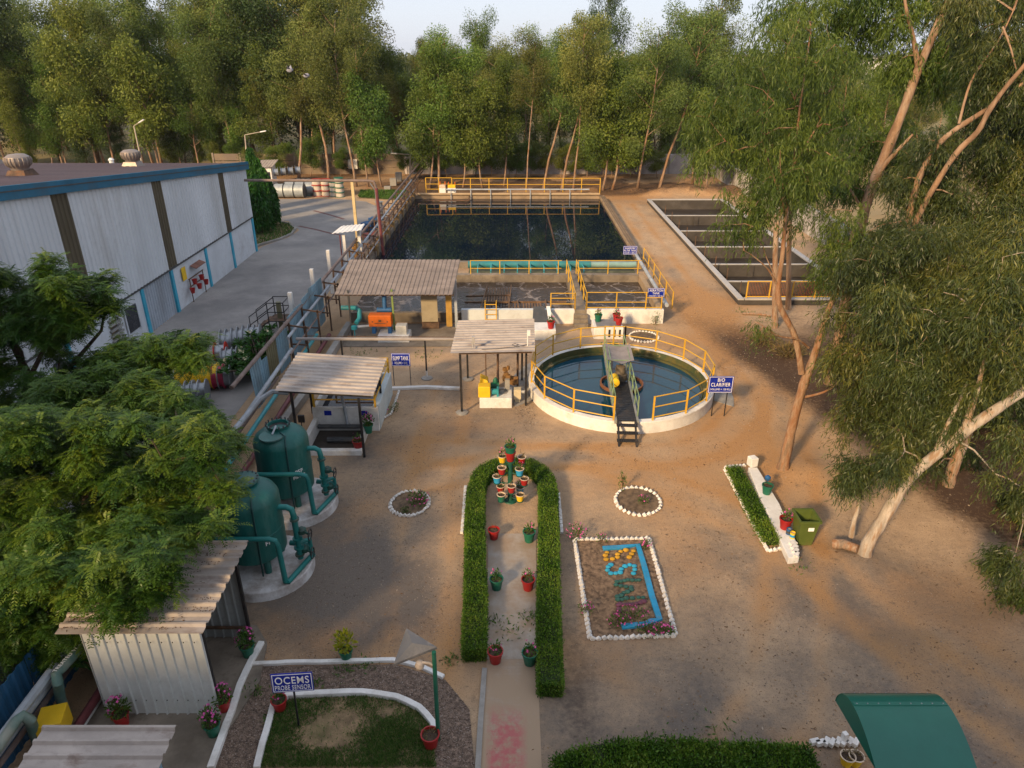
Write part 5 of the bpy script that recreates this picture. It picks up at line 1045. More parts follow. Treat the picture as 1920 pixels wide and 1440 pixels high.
# ---------------------------------------------------------------- pot stand
base = G(957, 938, .02); sy = base.y
stn = thing('pot_stand', 'dark green pole stand carrying a tree of coloured pots inside the hedge', 'plant stand', (base.x, sy, 0))
mb = MB(); mb.lathe((base.x, sy, 0), [(.22, 0), (.2, .03), (.09, .06), (.085, 1.5), (.16, 1.52), (.16, 1.56)], 14); mb.build('pole', M('stand_green', (.012, .08, .055), .5, .12, 3, .05, 20), stn, smooth=True)
lst = [(942, 866, 'yellowrim-leaf', 'yellow pot on the pot stand, upper left', .25), (978, 868, 'redrim-dry', 'red pot on the pot stand, upper right', .25), (941, 888, 'redrim-dry', 'red pot on the left of the pot stand above the light blue one', -.15), (974, 890, 'bluerim-leaf', 'light blue pot on the right of the pot stand', -.2), (932, 904, 'bluerim-dry', 'light blue pot farthest left on the pot stand', .0), (983, 908, 'redrim-dry', 'red pot farthest right on the pot stand', .0), (939, 922, 'redrim-leaf', 'dark red pot at the lower left of the pot stand, above the green one', .2), (975, 924, 'bluerim-leaf', 'deeper blue pot at the lower right of the pot stand behind the yellow one', .2), (959, 922, 'redrim-dry', 'red pot in the middle front of the pot stand', -.28), (940, 938, 'greenrim-dry', 'dark green pot at the bottom left of the pot stand', -.25), (975, 938, 'yellowrim-dry', 'yellow pot at the bottom right of the pot stand', -.25)]
for px, py, kd, lab, dy in lst:
    p = PY(px, py, sy+dy); p.z = max(p.z, .12); pot(kd, p, lab, .95, 'coloured pots on the pot stand')
    mb = MB(); mb.tube([(base.x, sy, p.z-.04), (p.x, p.y, p.z-.02)], .018, 5); mb.lathe((p.x, p.y, p.z-.03), [(.12, 0), (.12, .025)], 10); mb.build('arm', MATS['stand_green'], stn)
pot('red-dry', (base.x, sy, 1.56), 'red pot at the top of the pole stand, under the green pot', 1.0, 'coloured pots on the pot stand')
pot('green-leaf', (base.x, sy, 1.74), 'green pot crowning the pole stand', 1.1, 'coloured pots on the pot stand')

# ---------------------------------------------------------------- hedges
corem = M('hedge_core', (.022, .04, .008), .95, .3, 6, .5, 20)
rh = np.random.default_rng(21)
def hedge(name, label, path, w, h, n, jag=.03, L=.055, W=.03):
    path = np.array(path, float); seg = np.diff(path, axis=0); sl = np.linalg.norm(seg, axis=1); cum = np.concatenate([[0], np.cumsum(sl)])
    def at(s):
        i = np.clip(np.searchsorted(cum, s, side='right')-1, 0, len(seg)-1); t = (s-cum[i])/sl[i]; p = path[i]+seg[i]*t[:, None]; d = seg[i]/sl[i][:, None]
        # smooth normals at joints
        d2 = nrm(d); return p, np.stack([-d2[:, 1], d2[:, 0]], 1)
    root = thing(name, label, 'hedge', (path[:, 0].mean(), path[:, 1].mean(), 0))
    mb = MB(); mb.strip([Vector(p) for p in path], w-.10, -.02, h-.05); mb.build('core', corem, root)
    s = rh.random(n)*cum[-1]; p, nn = at(s); u = rh.random(n); per = w+2*h; q = u*per
    hv = h+.09*(vnoise(p[:, 0], p[:, 1], .9, 77)-.5)+.05*(vnoise(p[:, 0], p[:, 1], .3, 78)-.5)+.07*(rh.random(n) < .012)
    top = (q > h) & (q < h+w); left = q <= h; off = np.where(top, q-h-w/2, np.where(left, -w/2, w/2)); z = np.where(top, hv, np.where(left, q, per-q))
    edge = np.abs(off) > w/2-.06; z = np.where(top & edge, z-.03, z)
    off = off*(1+.16*(vnoise(p[:, 0]+9*np.sign(off), p[:, 1], .8, 79)-.5))
    out = np.stack([np.where(top, 0, np.sign(off))*nn[:, 0], np.where(top, 0, np.sign(off))*nn[:, 1], np.where(top, 1.0, .15)], 1)
    ends = rh.random(n) < .05
    e0 = ends & (rh.random(n) < .5); e1 = ends & ~e0; rnd = rh.random(n)
    pp, n0 = at(np.where(e0, 0, cum[-1]-1e-4)); offe = (rnd-.5)*w
    xy = p+nn*off[:, None]; xy = np.where(ends[:, None], pp+n0*offe[:, None], xy); z = np.where(ends, rh.random(n)*h, z)
    dirn = np.stack([n0[:, 1], -n0[:, 0]], 1)*np.where(e0, -1, 1)[:, None]; out = np.where(ends[:, None], np.concatenate([dirn, np.full((n, 1), .2)], 1), out)
    P = np.concatenate([xy, z[:, None]], 1)+rh.normal(size=(n, 3))*jag-out*L*.5
    D = nrm(out+rh.normal(size=(n, 3))*.65)
    ti = np.clip(.42+.8*(vnoise(P[:, 0], P[:, 1], .45, 91)-.5)+.5*(vnoise(P[:, 0], P[:, 1], 1.7, 92)-.5)+rh.normal(size=n)*.24, 0, 1)
    place('foliage', leaves_mesh('hedge_foliage', P, D, L*(.6+.8*rh.random(n)), W*(.7+.6*rh.random(n)), ti, rh), hedgeleaf, root)
    return root
hp = [(-.92, 12.85), (-1.0, 15), (-1.12, 17.5), (-1.2, 19.6), (-1.12, 20.6), (-.82, 21.2), (-.4, 21.5), (0, 21.55), (.4, 21.5), (.85, 21.2), (1.15, 20.6), (1.2, 19.6), (1.1, 17.5), (.98, 15), (.88, 11.8)]
# resample so that joints are short
def resample(pts, d):
    out = []; pts = [Vector(p) for p in pts]
    for a, b2 in zip(pts, pts[1:]):
        k = max(1, int((b2-a).length/d))
        out += [a.lerp(b2, i/k) for i in range(k)]
    out.append(pts[-1]); return [(p.x, p.y) for p in out]
hedge('hedge', 'clipped green hedge in a long horseshoe round the pale walk and the pot stand', resample(hp, .3), .55, .44, 74000, .028, .048, .027)
mb = MB()
for k in range(11): 
    y = 18.0+k*.24; x = -1.53-.07*(y-17)/4; mb.box((x, y, .03), (.09, .2, .1), random.uniform(-.1, .1))
for k in range(10):
    y = 18.0+k*.22; x = 1.53+.05*(y-17)/4; mb.box((x, y, .03), (.09, .19, .1), random.uniform(-.1, .1))
tag(mb.build('brick_edging', brickwhite), 'whitewashed brick edging along the outside of the horseshoe hedge', 'edging')
h2 = [(.85, 9.65), (1.6, 10.1), (2.6, 10.2), (3.8, 10.15), (5.05, 9.9)]
hedge('hedge', 'low bushy hedge along the bottom edge left of the green curved canopy', resample([(1.1, 9.35), (1.9, 9.75), (3.0, 9.75), (4.3, 9.7), (5.3, 9.65), (6.1, 9.55)], .3), 1.1, .45, 36000, .06, .07, .035)

# ---------------------------------------------------------------- flower beds
bk_proto = None
def bricks(pts, parent, step=.155, closed=False, size=(.102, .075, .112), tilt=45):
    global bk_proto
    if bk_proto is None:
        mb = MB(); mb.box((0, 0, 0), size); bk_proto = mb.mesh('brick')
        bk_proto.materials.append(brickwhite)
    pts = [Vector((p[0], p[1])) for p in pts]; 
    if closed: pts.append(pts[0])
    for a, b2 in zip(pts, pts[1:]):
        n = max(1, round((b2-a).length/step)); d = (b2-a).normalized(); rz = math.atan2(d.y, d.x)
        for i in range(n):
            p = a.lerp(b2, (i+.5)/n); o = bpy.data.objects.new('brick', bk_proto); COL.objects.link(o); o.parent = parent; off = OFF[parent.name]
            o.location = Vector((p.x, p.y, gz(p.x, p.y)+.05))-off; o.rotation_mode = 'ZYX'; o.rotation_euler = (random.uniform(-.12, .12), math.radians(tilt+random.uniform(-13, 13)), rz+random.uniform(-.15, .15)); o.scale = (random.uniform(.9, 1.08), random.uniform(.85, 1.15), random.uniform(.88, 1.1)); o.location.z += random.uniform(-.02, .012)
def circle_bed(px, py, rx, ry, label, pl):
    c0 = G(px, py); a = G(px+rx, py); b2 = G(px, py-ry); c1 = G(px, py+ry); R = a.x-c0.x; cy = (b2.y+c1.y)/2; Ry = (b2.y-c1.y)/2
    pts = [(c0.x+R*math.cos(t), cy+Ry*math.sin(t)) for t in np.linspace(0, 2*math.pi, 28, endpoint=False)]
    t = thing('flower_bed', label, 'flower bed', (c0.x, cy, 0)); bricks(pts, t, .15, True)
    mb = MB(); mb.prism([(c0.x+(x-c0.x)*.96, cy+(y-cy)*.96) for x, y in pts], -.05, .04); mb.build('soil', M('bed_soil', (.17, .115, .07), .95, .3, 5, .7, 40, dirt=(.08, .06, .04), dsc=4), t)
    return t, c0.x, cy, R, Ry
def bush(label, c, r, nl, nf, name='flowering_plant', leaf=leafgreen, fm=pink, L=.07, W=.03, cat='plant'):
    P, D, Ls, W_, ti = leaf_puff(rp, nl, (c[0], c[1], c[2]+r[2]*.45), (r[0], r[1], r[2]*.55), L, W)
    P[:, 2] = np.maximum(P[:, 2], c[2])
    t = thing(name, label, cat, c); o = place('foliage', leaves_mesh('bush', P, D, Ls, W_, ti, rp), leaf, t)
    if nf: flowers_mb(rp, nf, (c[0], c[1], c[2]+r[2]*.5), (r[0]*1.05, r[1]*1.05, r[2]*.6), .034).build('flowers', fm, o)
    mb = MB()
    for k in range(5): mb.tube([(c[0], c[1], c[2]-.02), (c[0]+random.uniform(-.6, .6)*r[0], c[1]+random.uniform(-.6, .6)*r[1], c[2]+r[2]*.7)], .007, 4)
    mb.build('stems', wood, t); return t
t, x, y, R, Ry = circle_bed(768, 946, 36, 23, 'round flower bed of white bricks left of the horseshoe hedge', None)
bush('clump of pink flowers filling the right side of the left round bed', (x+R*.45, y+.05, .04), (.36, .42, .3), 520, 34)
bush('few green sprigs at the front of the left round bed', (x-.05, y-Ry*.7, .04), (.18, .12, .16), 90, 0)
t, x, y, R, Ry = circle_bed(1196, 942, 42, 26, 'oval flower bed of white bricks between the round tank and the lettered bed', None)
bush('small pink-flowered plant in the oval bed', (x+.15, y-.1, .04), (.18, .18, .25), 120, 12)
bush('tall thin leafy plant at the back of the oval bed', (x-.42, y+Ry*.8, .04), (.16, .16, .85), 130, 0)
circle_bed(1207, 633, 27, 10, 'small round bed of white bricks behind the round tank', None)
# lettered bed
A, B_, C_, D_ = G(1077, 1014), G(1217, 1012), G(1267, 1194), G(1106, 1200)
sb = thing('flower_bed', 'rectangular bed edged with white bricks, holding letters made of painted stones', 'flower bed', ((A.x+C_.x)/2, (A.y+C_.y)/2, 0))
bricks([A, B_, C_, D_], sb, .15, True)
mb = MB(); mb.prism([D_[:2], C_[:2], B_[:2], A[:2]], -.05, .03); mb.build('soil', M('littered_soil', (.20, .13, .08), .95, .35, 7, .9, 45, dirt=(.30, .2, .12), dsc=9, damt=.8, dlo=.5, dhi=.6), sb)
bb = M('blue_band', (.02, .26, .48), .6, .1, 3, .1, 20, dirt=(.1, .2, .26), dsc=4)
mb = MB(); mb.strip([G(*p)[:2] for p in ((1130, 1031), (1165, 1029), (1196, 1025), (1208, 1066), (1222, 1120), (1236, 1164), (1222, 1168), (1208, 1174), (1165, 1178))], .16, -.02, .09); tag(mb.build('stone_band', bb, bevel=.01), 'blue painted bracket of stones round the letters in the bed', 'stone edging')
def stones(label, pts, mat, s=.075):
    t = thing('stone_letter', label, 'stone letter', G(*pts[0]), 'letters of painted stones')
    for p in pts:
        q = G(*p); mb = MB(); k = s*random.uniform(.85, 1.15); mb.lathe((q.x, q.y, .03), [(k*.8, 0), (k, k*.35), (k*.85, k*.75), (k*.4, k*1.0), (.005, k*1.03)], 10, sx=1.15, sy=.95); mb.build('stone', mat, t, smooth=True)
def crop(x, y): return (1060+x/6, 980+y/6)
stones('letter S of ochre yellow stones in the lettered bed', [crop(*p) for p in ((468, 352), (450, 385), (458, 430), (530, 425), (585, 405), (588, 372), (622, 340), (680, 326), (765, 335), (745, 368), (718, 405))], M('ochre_stone', (.50, .27, .02), .7, .15, 6, .2, 20), .07)
stones('letter S of sky blue stones in the lettered bed', [crop(*p) for p in ((510, 492), (482, 515), (474, 552), (510, 588), (565, 586), (615, 578), (628, 540), (670, 508), (722, 492), (775, 505), (778, 545), (766, 588))], M('sky_stone', (.03, .33, .50), .65, .12, 6, .2, 20), .072)
stones('letter M of dark green stones in the lettered bed', [crop(*p) for p in ((828, 662), (795, 664), (752, 664), (703, 660), (665, 668), (622, 676), (578, 682), (568, 716), (625, 728), (680, 738), (738, 742), (740, 770), (698, 795), (655, 805), (628, 835), (585, 850), (590, 884), (637, 880), (683, 868), (752, 868), (820, 858), (872, 858))], M('green_stone', (.03, .105, .085), .7, .15, 6, .2, 20), .066)
stones('letter of purple stones nearest the flowers in the lettered bed', [crop(*p) for p in ((880, 905), (840, 918), (795, 928), (750, 936), (705, 935), (660, 940), (615, 935), (595, 945), (600, 985), (605, 1015))], M('purple_stone', (.13, .045, .075), .7, .15, 6, .2, 20), .068)
for px, py, r, nl, nf, lab in ((1080, 1010, .32, 260, 26, 'tall pink-flowered plant at the far left corner of the lettered bed'), (1128, 1016, .16, 80, 8, 'small pink-flowered plant on the far brick edge of the lettered bed'), (1210, 1028, .18, 110, 10, 'small flowering plant in the far right corner of the lettered bed'), (1098, 1150, .2, 100, 14, 'straggling pink-flowered plant over the left brick edge of the lettered bed')):
    p = G(px, py); bush(lab, (p.x, p.y, .02), (r, r, r*1.5), nl, nf)
for px, py, r, lab in ((1185, 1160, .42, 'spread of pink flowers over the purple letter'), (1160, 1172, .3, 'leafy flowering clump left of the blue bracket end'), (1215, 1188, .36, 'pink flowering clump by the near edge of the lettered bed'), (1245, 1188, .25, 'green leafy clump in the near right corner of the lettered bed')):
    p = G(px, py); bush(lab, (p.x, p.y, .02), (r, r*.7, .26), 230, 22)
# wedge bed on the right with a white wall
wb_ = thing('flower_bed', 'long wedge of trimmed planting edged with white bricks beside the low white wall', 'flower bed', G(1420, 960))
wp = [G(*p) for p in ((1358, 880), (1400, 962), (1440, 1036), (1466, 1030))]; bricks(wp, wb_, .14); bricks([G(1358, 878), G(1398, 874)], wb_, .14)
wl = thing('low_wall', 'low tapering whitewashed wall holding pots beside the wedge bed', 'wall', G(1450, 950))
wpoly = [G(*p, z=.22)[:2] for p in ((1403, 876), (1420, 876), (1462, 945), (1496, 1022), (1499, 1044), (1479, 1046), (1450, 985), (1420, 920))]
mb = MB(); mb.prism(wpoly[::-1], -.05, .22); mb.build('wall', white, wl, bevel=.02)
q = G(1410, 872, .22); mb = MB(); mb.box((q.x, q.y, .38), (.28, .28, .34), .3); mb.build('end_block', white, wl, bevel=.02)
mb = MB()
for i in range(4): 
    q = G(1487+i*2, 1020+i*7, .22); mb.box((q.x, q.y, .25), (.22, .13, .06), .4+.2*i)
mb.build('loose_brick', brickwhite, wl)
hedge('hedge', 'narrow green planting between the white bricks and the low white wall', resample([G(1374, 886)[:2], G(1400, 935)[:2], G(1432, 1000)[:2], G(1447, 1022)[:2]], .3), .46, .22, 11000, .05, .06, .028)
pot('green-dry', G(1437, 925, .22), 'green pot with a blue object above it on the low white wall', 1.05)
pot('red-leaf', G(1471, 990, .22), 'red pot of pink flowers on the low white wall beside the green bin', 1.15)
p = G(1439, 900, .55); mb = MB(); mb.lathe(p, [(.07, 0), (.1, .06), (.1, .12), (.05, .17)], 10); mb.tube([p-Vector((0, 0, .35)), p], .012, 5); tag(mb.build('blue_lantern', bluepaint, smooth=True), 'small blue lantern on a thin stem above the green pot', 'lantern')
for px, py, m1, m2, lab in ((1478, 1001, bluepaint, darkmetal, 'dark blue paint can beside the red pot on the low white wall'), (1485, 1008, brightyellow, bluepot, 'yellow and light blue paint can nearest the green bin')):
    p = G(px, py, .22); t = thing('paint_can', lab, 'paint can', p)
    mb = MB(); mb.lathe(p, [(.075, 0), (.075, .2), (.068, .2), (.066, .17)], 14, cap=False); mb.build('can', m1, t, smooth=True); mb = MB(); mb.lathe(p, [(.0765, .04), (.0765, .13)], 14, cap=False); mb.build('paper_band', m2, t, smooth=True); mb = MB(); mb.lathe(p, [(.066, .16), (.01, .16)], 12, cap=False); mb.build('paint', cream, t)
# wheelie bin
p = G(1503, 1017); bn = thing('wheelie_bin', 'open olive green wheelie bin beside the low white wall', 'bin', (p.x, p.y, gz(p.x, p.y)))
p.z = gz(p.x, p.y); x, y, z = p; ol = M('olive_plastic', (.09, .125, .025), .45, .12, 1.5, .05, 20, dirt=(.13, .1, .04), dsc=1.5, damt=.6)
b0 = [(-.2, -.22), (.2, -.22), (.2, .22), (-.2, .22)]; b1 = [(-.29, -.3), (.29, -.3), (.29, .34), (-.29, .34)]
b2_ = [(a*.93, c*.93) for a, c in b1]; bi = [(a*.86, c*.86) for a, c in b0]
vs = [(x+a, y+c, z+.06) for a, c in b0]+[(x+a, y+c, z+.98) for a, c in b1]+[(x+a, y+c, z+.98) for a, c in b2_]+[(x+a, y+c, z+.16) for a, c in bi]
fs = [(3, 2, 1, 0)]+[(i, (i+1) % 4, 4+(i+1) % 4, 4+i) for i in range(4)]+[(4+i, 4+(i+1) % 4, 8+(i+1) % 4, 8+i) for i in range(4)]+[(8+i, 8+(i+1) % 4, 12+(i+1) % 4, 12+i) for i in range(4)]+[(12, 13, 14, 15)]
mb = MB(); mb.add(vs, fs); mb.build('body', ol, bn)
mb = MB(); 
for a, c in (((-.31, -.32), (.31, -.32)), ((.31, -.32), (.31, .36)), ((.31, .36), (-.31, .36)), ((-.31, .36), (-.31, -.32))): mb.beam((x+a[0], y+a[1], z+.95), (x+c[0], y+c[1], z+.95), .04, .07)
mb.build('rim', ol, bn)
for sx_ in (-.2, .2): mb = MB(); mb.tube([(x+sx_-.03, y+.24, z+.09), (x+sx_+.03, y+.24, z+.09)], .1, 14); mb.build('wheel', blackpaint, bn)
mb = MB(); mb.span(x-.02, x+.15, y-.285, y-.275, z+.62, z+.74); mb.build('label_patch', signwhite, bn)
# white plinths behind the clarifier
t = thing('striped_plinth', 'small white plinth with a black striped front behind the round tank', 'plinth', (5.1, 34.5, 0))
x0, x1 = PY(1113, 633, 34.3).x, PY(1168, 633, 34.3).x
mb = MB(); mb.span(x0, x1, 34.3, 35.6, -.05, .62); mb.build('block', white, t, bevel=.02)
mb = MB(); mb.span(x0+.15, x1-.12, 34.45, 35.5, .623, .66); mb.build('slab', M('grey_slab', (.2, .2, .21), .8), t)
mb = MB()
for k in range(3): mb.span(x0+.75+k*.27, x0+.85+k*.27, 34.285, 34.297, .12, .52)
mb.build('stripes', blackpaint, t)
pot('green-leaf', (x0+.3, 35.2, .66), 'green pot on the striped plinth behind the round tank', 1.2); pot('red-leaf', (x1-.25, 35.3, .66), 'red pot with a purple plant on the striped plinth, farther back', 1.2); pot('red-dry', (x1-.2, 34.7, .66), 'red pot at the front edge of the striped plinth', 1.2)
mb = MB(); x0, x1 = G(999, 638).x, G(1042, 638).x; yb_ = G(1020, 638).y; mb.span(x0, x1, yb_, yb_+1.2, -.05, .55); tag(mb.build('plinth', white, bevel=.02), 'plain white plinth below the leaning dark metal sheet', 'plinth')
pot('red-leaf', (x1-.25, yb_+.3, .55), 'red pot on the plain white plinth left of the round tank', 1.2)
p = G(1229, 608); bush('dark leafy shrub against the white front wall of the aeration tank', (p.x, p.y, 0), (.3, .3, .75), 200, 0)
p = G(738, 752); t = thing('flower_bed', 'narrow bed edged with white bricks along the sump tank wall', 'flower bed', p); bricks([G(748, 735), G(733, 778), G(718, 786)], t, .14); bush('scrubby plant in the narrow bed beside the sump tank', (-4.9, 26.2, 0), (.22, .7, .25), 160, 6)
# ---------------------------------------------------------------- solar lamp, canopy
lp = G(822, 1386); t = thing('solar_lamp', 'green lamp pole with a grey triangular hood and a cream lamp under it', 'lamp', (lp.x, lp.y, 0))
tp_ = PY(811, 1222, lp.y)
mb = MB(); mb.tube([(lp.x, lp.y, -.05), (lp.x+.02, lp.y, tp_.z)], .045, 12); mb.build('pole', green, t, smooth=True)
ph = [PY(738, 1245, lp.y-.1), PY(762, 1178, lp.y+.45), PY(819, 1213, lp.y+.05)]
apex = (ph[0]+ph[1]+ph[2])/3+Vector((0, 0, .09))
mb = MB(); dn_ = Vector((0, 0, -.06)); mb.add([ph[0], ph[1], ph[2], apex]+[p+dn_ for p in ph], [(0, 2, 3), (2, 1, 3), (1, 0, 3), (0, 4, 6, 2), (2, 6, 5, 1), (1, 5, 4, 0), (4, 5, 6)]); mb.build('hood', M('hood_grey', (.11, .115, .125), .55, .1, 2, .1, 20, dirt=(.3, .27, .24), dsc=3), t)
mb = MB(); c0 = PY(787, 1247, lp.y); mb.tube([(lp.x, lp.y, c0.z-.0), (lp.x-.1, lp.y, c0.z+.06), (c0.x+.05, c0.y, c0.z+.08)], .025, 8); mb.lathe((c0.x, c0.y, c0.z-.05), [(.085, 0), (.1, .05), (.07, .13), (.02, .16)], 16); mb.build('lamp_shade', cream, t, smooth=True)
cn = thing('green_canopy', 'curved green sheet canopy with a shiny barrel roof beside the low bushy hedge', 'canopy', (6.2, 8.5, 1.6))
gm_ = M('canopy_green', (.004, .105, .075), .36, .06, .8, .03, 20, spec=.5, dirt=(.02, .13, .10), dsc=2, damt=.3)
A0, A1 = PY(1566, 1313, 9.55), PY(1738, 1318, 9.5)
xl, xr = A0.x, A1.x; zt = A0.z; mb = MB(); prof = []
nseg = 22
for i in range(nseg+1):
    a = i/nseg; th_ = math.radians(15+150*a); prof.append((9.55-1.15*(1-math.cos(math.radians(95*a)))*1.25, zt+.62*math.sin(math.radians(150*a))*.9 - .10*a))
vs = []
for (yy_, zz_) in prof: vs += [(xl, yy_, zz_), (xr, yy_, zz_)]
for (yy_, zz_) in prof: vs += [(xl, yy_+.0, zz_-.02), (xr, yy_, zz_-.02)]
k = 2*(nseg+1); fs = [(2*i, 2*i+2, 2*i+3, 2*i+1) for i in range(nseg)]+[(k+2*i, k+2*i+1, k+2*i+3, k+2*i+2) for i in range(nseg)]+[(2*i, k+2*i, k+2*i+2, 2*i+2) for i in range(nseg)]+[(2*i+1, 2*i+3, k+2*i+3, k+2*i+1) for i in range(nseg)]
mb.add(vs, fs); mb.build('roof_sheet', gm_, cn, smooth=True)
for x in (xl+.012, xr-.03): mb = MB(); mb.add([(x, a, b2-.022) for a, b2 in prof], [tuple(range(len(prof)))]); mb.build('side_panel', gm_, cn)
for kx, jj in ((0, 4), (1, 11)):
    mb = MB(); (ya, za), (yb2, zb2) = prof[jj], prof[jj+1]; mb.hexa([(xl+.02, ya, za+.003), (xr-.02, ya, za+.003), (xr-.02, yb2, zb2+.003), (xl+.02, yb2, zb2+.003), (xl+.02, ya+.002, za+.012), (xr-.02, ya+.002, za+.012), (xr-.02, yb2, zb2+.009), (xl+.02, yb2, zb2+.009)]); mb.build('lap_seam', gm_, cn)
    mb = MB()
    for q in range(9): xx = xl+.08+q*(xr-xl-.16)/8; mb.lathe((xx, (ya+yb2)/2, (za+zb2)/2+.008), [(.014, 0), (.010, .012)], 6)
    mb.build('screws', galv, cn)
mb = MB()
for x in (xl+.5, xr-.5): mb.tube([(x, prof[-1][0]+.2, -.05), (x, prof[-1][0]+.2, zt+.2)], .04, 8)
mb.build('leg', green, cn)
bt = thing('brick_edging', 'row of tilted white bricks between the low bushy hedge and the green canopy', 'edging', G(1540, 1400))
for i, px in enumerate((1526, 1537, 1548, 1559, 1570, 1581, 1592, 1603)):
    p = G(px, 1396+(i % 2)*2 if px > 1500 else 1381); mb = MB(); mb.box((p.x, p.y, .09), (.2, .1, .1), random.uniform(.2, .9)); mb.build('brick', brickwhite, bt)
mb = MB(); p = G(1580, 1394); mb.box((p.x, p.y, .15), (.1, .1, .34), .3); mb.build('brick', brickwhite, bt)
for i, px in enumerate((1586, 1602)):
    p = G(px, 1432); pot('yellowrim-dry', (p.x, p.y, 0), ('yellow pot half hidden by the green canopy, left one' if i == 0 else 'yellow pot half hidden by the green canopy, right one'), 1.0)
# ---------------------------------------------------------------- cable reels
def reel_proto(name, drum_mat, fl_mat, r, w, core=.6):
    t = thing(name, 'reel', 'cable reel', (0, 0, 0))
    mb = MB(); mb.lathe((0, 0, 0), [(r*core, .03), (r*(core+.04), w*.3), (r*core, w*.6), (r*(core+.03), w-.03)], 20); mb.build('drum', drum_mat, t, smooth=True)
    for z in (0, w-.035): mb = MB(); mb.lathe((0, 0, z), [(r*.98, 0), (r, .008), (r, .028), (r*.98, .035)], 24); mb.build('flange', fl_mat, t)
    return t
rprot = {}
MK = {'red': (M('cream_drum', (.55, .50, .42), .6, .1, 3, .05, 20), M('red_flange', (.46, .05, .04), .5), .55, .55, .78), 'green': (MATS['cream_drum'], M('green_flange', (.02, .16, .11), .5), .5, .47, .82),
      'silver': (galv, galv, .5, .5, .7), 'teal': (galv, M('green_flange', (.02, .16, .11), .5), .5, .45, .72), 'yellow': (brightyellow, brightyellow, .48, .42, .86), 'redend': (galv, M('scarlet_flange', (.55, .03, .015), .5), .5, .5, .7),
      'pinkred': (M('crimson_drum', (.36, .03, .07), .5), M('crimson_flange', (.40, .03, .08), .5), .46, .4, .8), 'drum': (M('grey_drum', (.34, .37, .38), .5, .12, 2, .05, 20, metal=.3), darkmetal, .72, 1.0, .93)}
def reel(kind, loc, label, rot=(0, 0, 0), s=1.0, group=None):
    if kind not in rprot:
        t = rprot[kind] = reel_proto('cable_reel', *MK[kind]); t.location = loc; t.scale = (s,)*3
    else: t = dup(rprot[kind], loc, None, s)
    t['label'] = label; t.rotation_euler = rot
    if group: t['group'] = group
    return t
ord3 = ['bottom', 'middle', 'top']
for i, px in enumerate((596, 612)):
    p = G(px, 367)
    for k in range(3): reel('red', (p.x, p.y, k*.56), f'red flanged cable reel, {ord3[k]} of the {("left", "right")[i]} red stack', group='red flanged reels at the far end of the yard')
for i, (px, n) in enumerate(((625, 3), (638, 4))):
    p = G(px, 369-i*0)
    for k in range(n): reel('green', (p.x, p.y+(.5 if i == 0 else 0), k*.48), f'green flanged pale reel, {(ord3 if n == 3 else ["lowest", "second", "third", "topmost"])[k]} of the {("lower stack beside the red reels", "taller stack at the right end")[i]}', group='green flanged reels at the far end of the yard')
for i, px in enumerate((567, 580)):
    p = G(px, 366)
    for k in range(2): reel('teal', (p.x, p.y, k*.46), f'silver and green reel, {("lower", "upper")[k]} one of the {("left", "right")[i]} low stack left of the red reels', group='silver reels with green flanges')
    reel('silver', (p.x+.05, p.y+.2, .92), f'bare silver reel on top of the {("left", "right")[i]} low stack left of the red reels', s=.8, group='bare silver reels on the low stacks')
R90 = math.pi/2
for r_, (dx, lab) in enumerate(((0, 'front'), (1.5, 'second'), (3.0, 'rear'))):
    p = G(515, 371)
    for k in range(3): reel('drum', (p.x+.1+k*1.02+dx*.45, p.y+dx, .72), f'big grey drum lying on its side, {("left", "middle", "right")[k]} of the {lab} row of drums', (0, R90, 0), 1.0, 'big grey drums lying at the far yard corner')
for k in range(4):
    p = G(522+k*11, 352); reel('silver', (p.x+.3, p.y-2.0+k*.5, 1.92), f'silver reel on end on top of the grey drums, {("leftmost", "second from the left", "third from the left", "rightmost")[k]}', (0, R90, .3), 1.05, 'silver reels on the grey drums')
for k in range(4):
    p = G(713, 412); reel('silver', (p.x+random.uniform(-.08, .08), p.y, .1+k*.36), f'pale reel in the pile beside the red downpipe, {("lowest", "second", "third", "topmost")[k]}', (random.uniform(-.05, .05), 0, 0), .78, 'pale reels piled by the red downpipe')
# reels lying in the yard under the leafy tree
def lying(kind, px, py, label, s=1.0, rz=.2, z=0, group=None):
    p = G(px, py); r = MK[kind][2]*s; return reel(kind, (p.x, p.y, r+z), label, (0, R90, rz), s, group)
gsil = 'silver reels lying by the frangipani'
for k in range(6): lying('silver', 418+k*10.5, 660-k*2.2, f'silver reel lying on its side beside the frangipani, {("first at the left end", "second from the left", "third from the left", "fourth from the left", "fifth from the left", "last at the right end")[k]}', 1.15, .2, 0, gsil)
lying('redend', 407, 681, 'silver reel with a scarlet end beside the frangipani', 1.05)
for k in range(2): lying('silver', 420+k*9, 690-k*2, f'silver reel behind the scarlet-ended one, {("nearer", "farther")[k]} of the two', 1.0, .2, 0, 'two silver reels behind the scarlet-ended reel')
gy_ = 'yellow reels lying under the leafy tree'
for k in range(6): lying('yellow', 338+k*11, 735-k*1.5, f'bright yellow reel lying under the leafy tree, {("leftmost", "second from the left", "third from the left", "fourth from the left", "fifth from the left", "rightmost beside the crimson reel")[k]}', 1.2, .2, 0, gy_)
lying('pinkred', 404, 728, 'crimson reel at the right end of the yellow row', 1.2)
lying('silver', 414, 728, 'silver reel after the crimson one at the end of the yellow row', 1.05)
for k in range(3): lying('silver', 340+k*14, 762-k*2, f'pale reel in the shade in front of the yellow row, {("left", "middle", "right")[k]} one', 1.1, .2, 0, 'pale reels in front of the yellow row')
lying('redend', 45, 1050, 'dark reel with a red end seen through the lower left leaves', 1.0, .4)
lying('silver', 22, 1020, 'silver reel seen through the lower left leaves above the red-ended one', 1.0, .4)
lying('silver', 8, 1210, 'silver reel at the left edge above the grey fence', 1.0, .4)
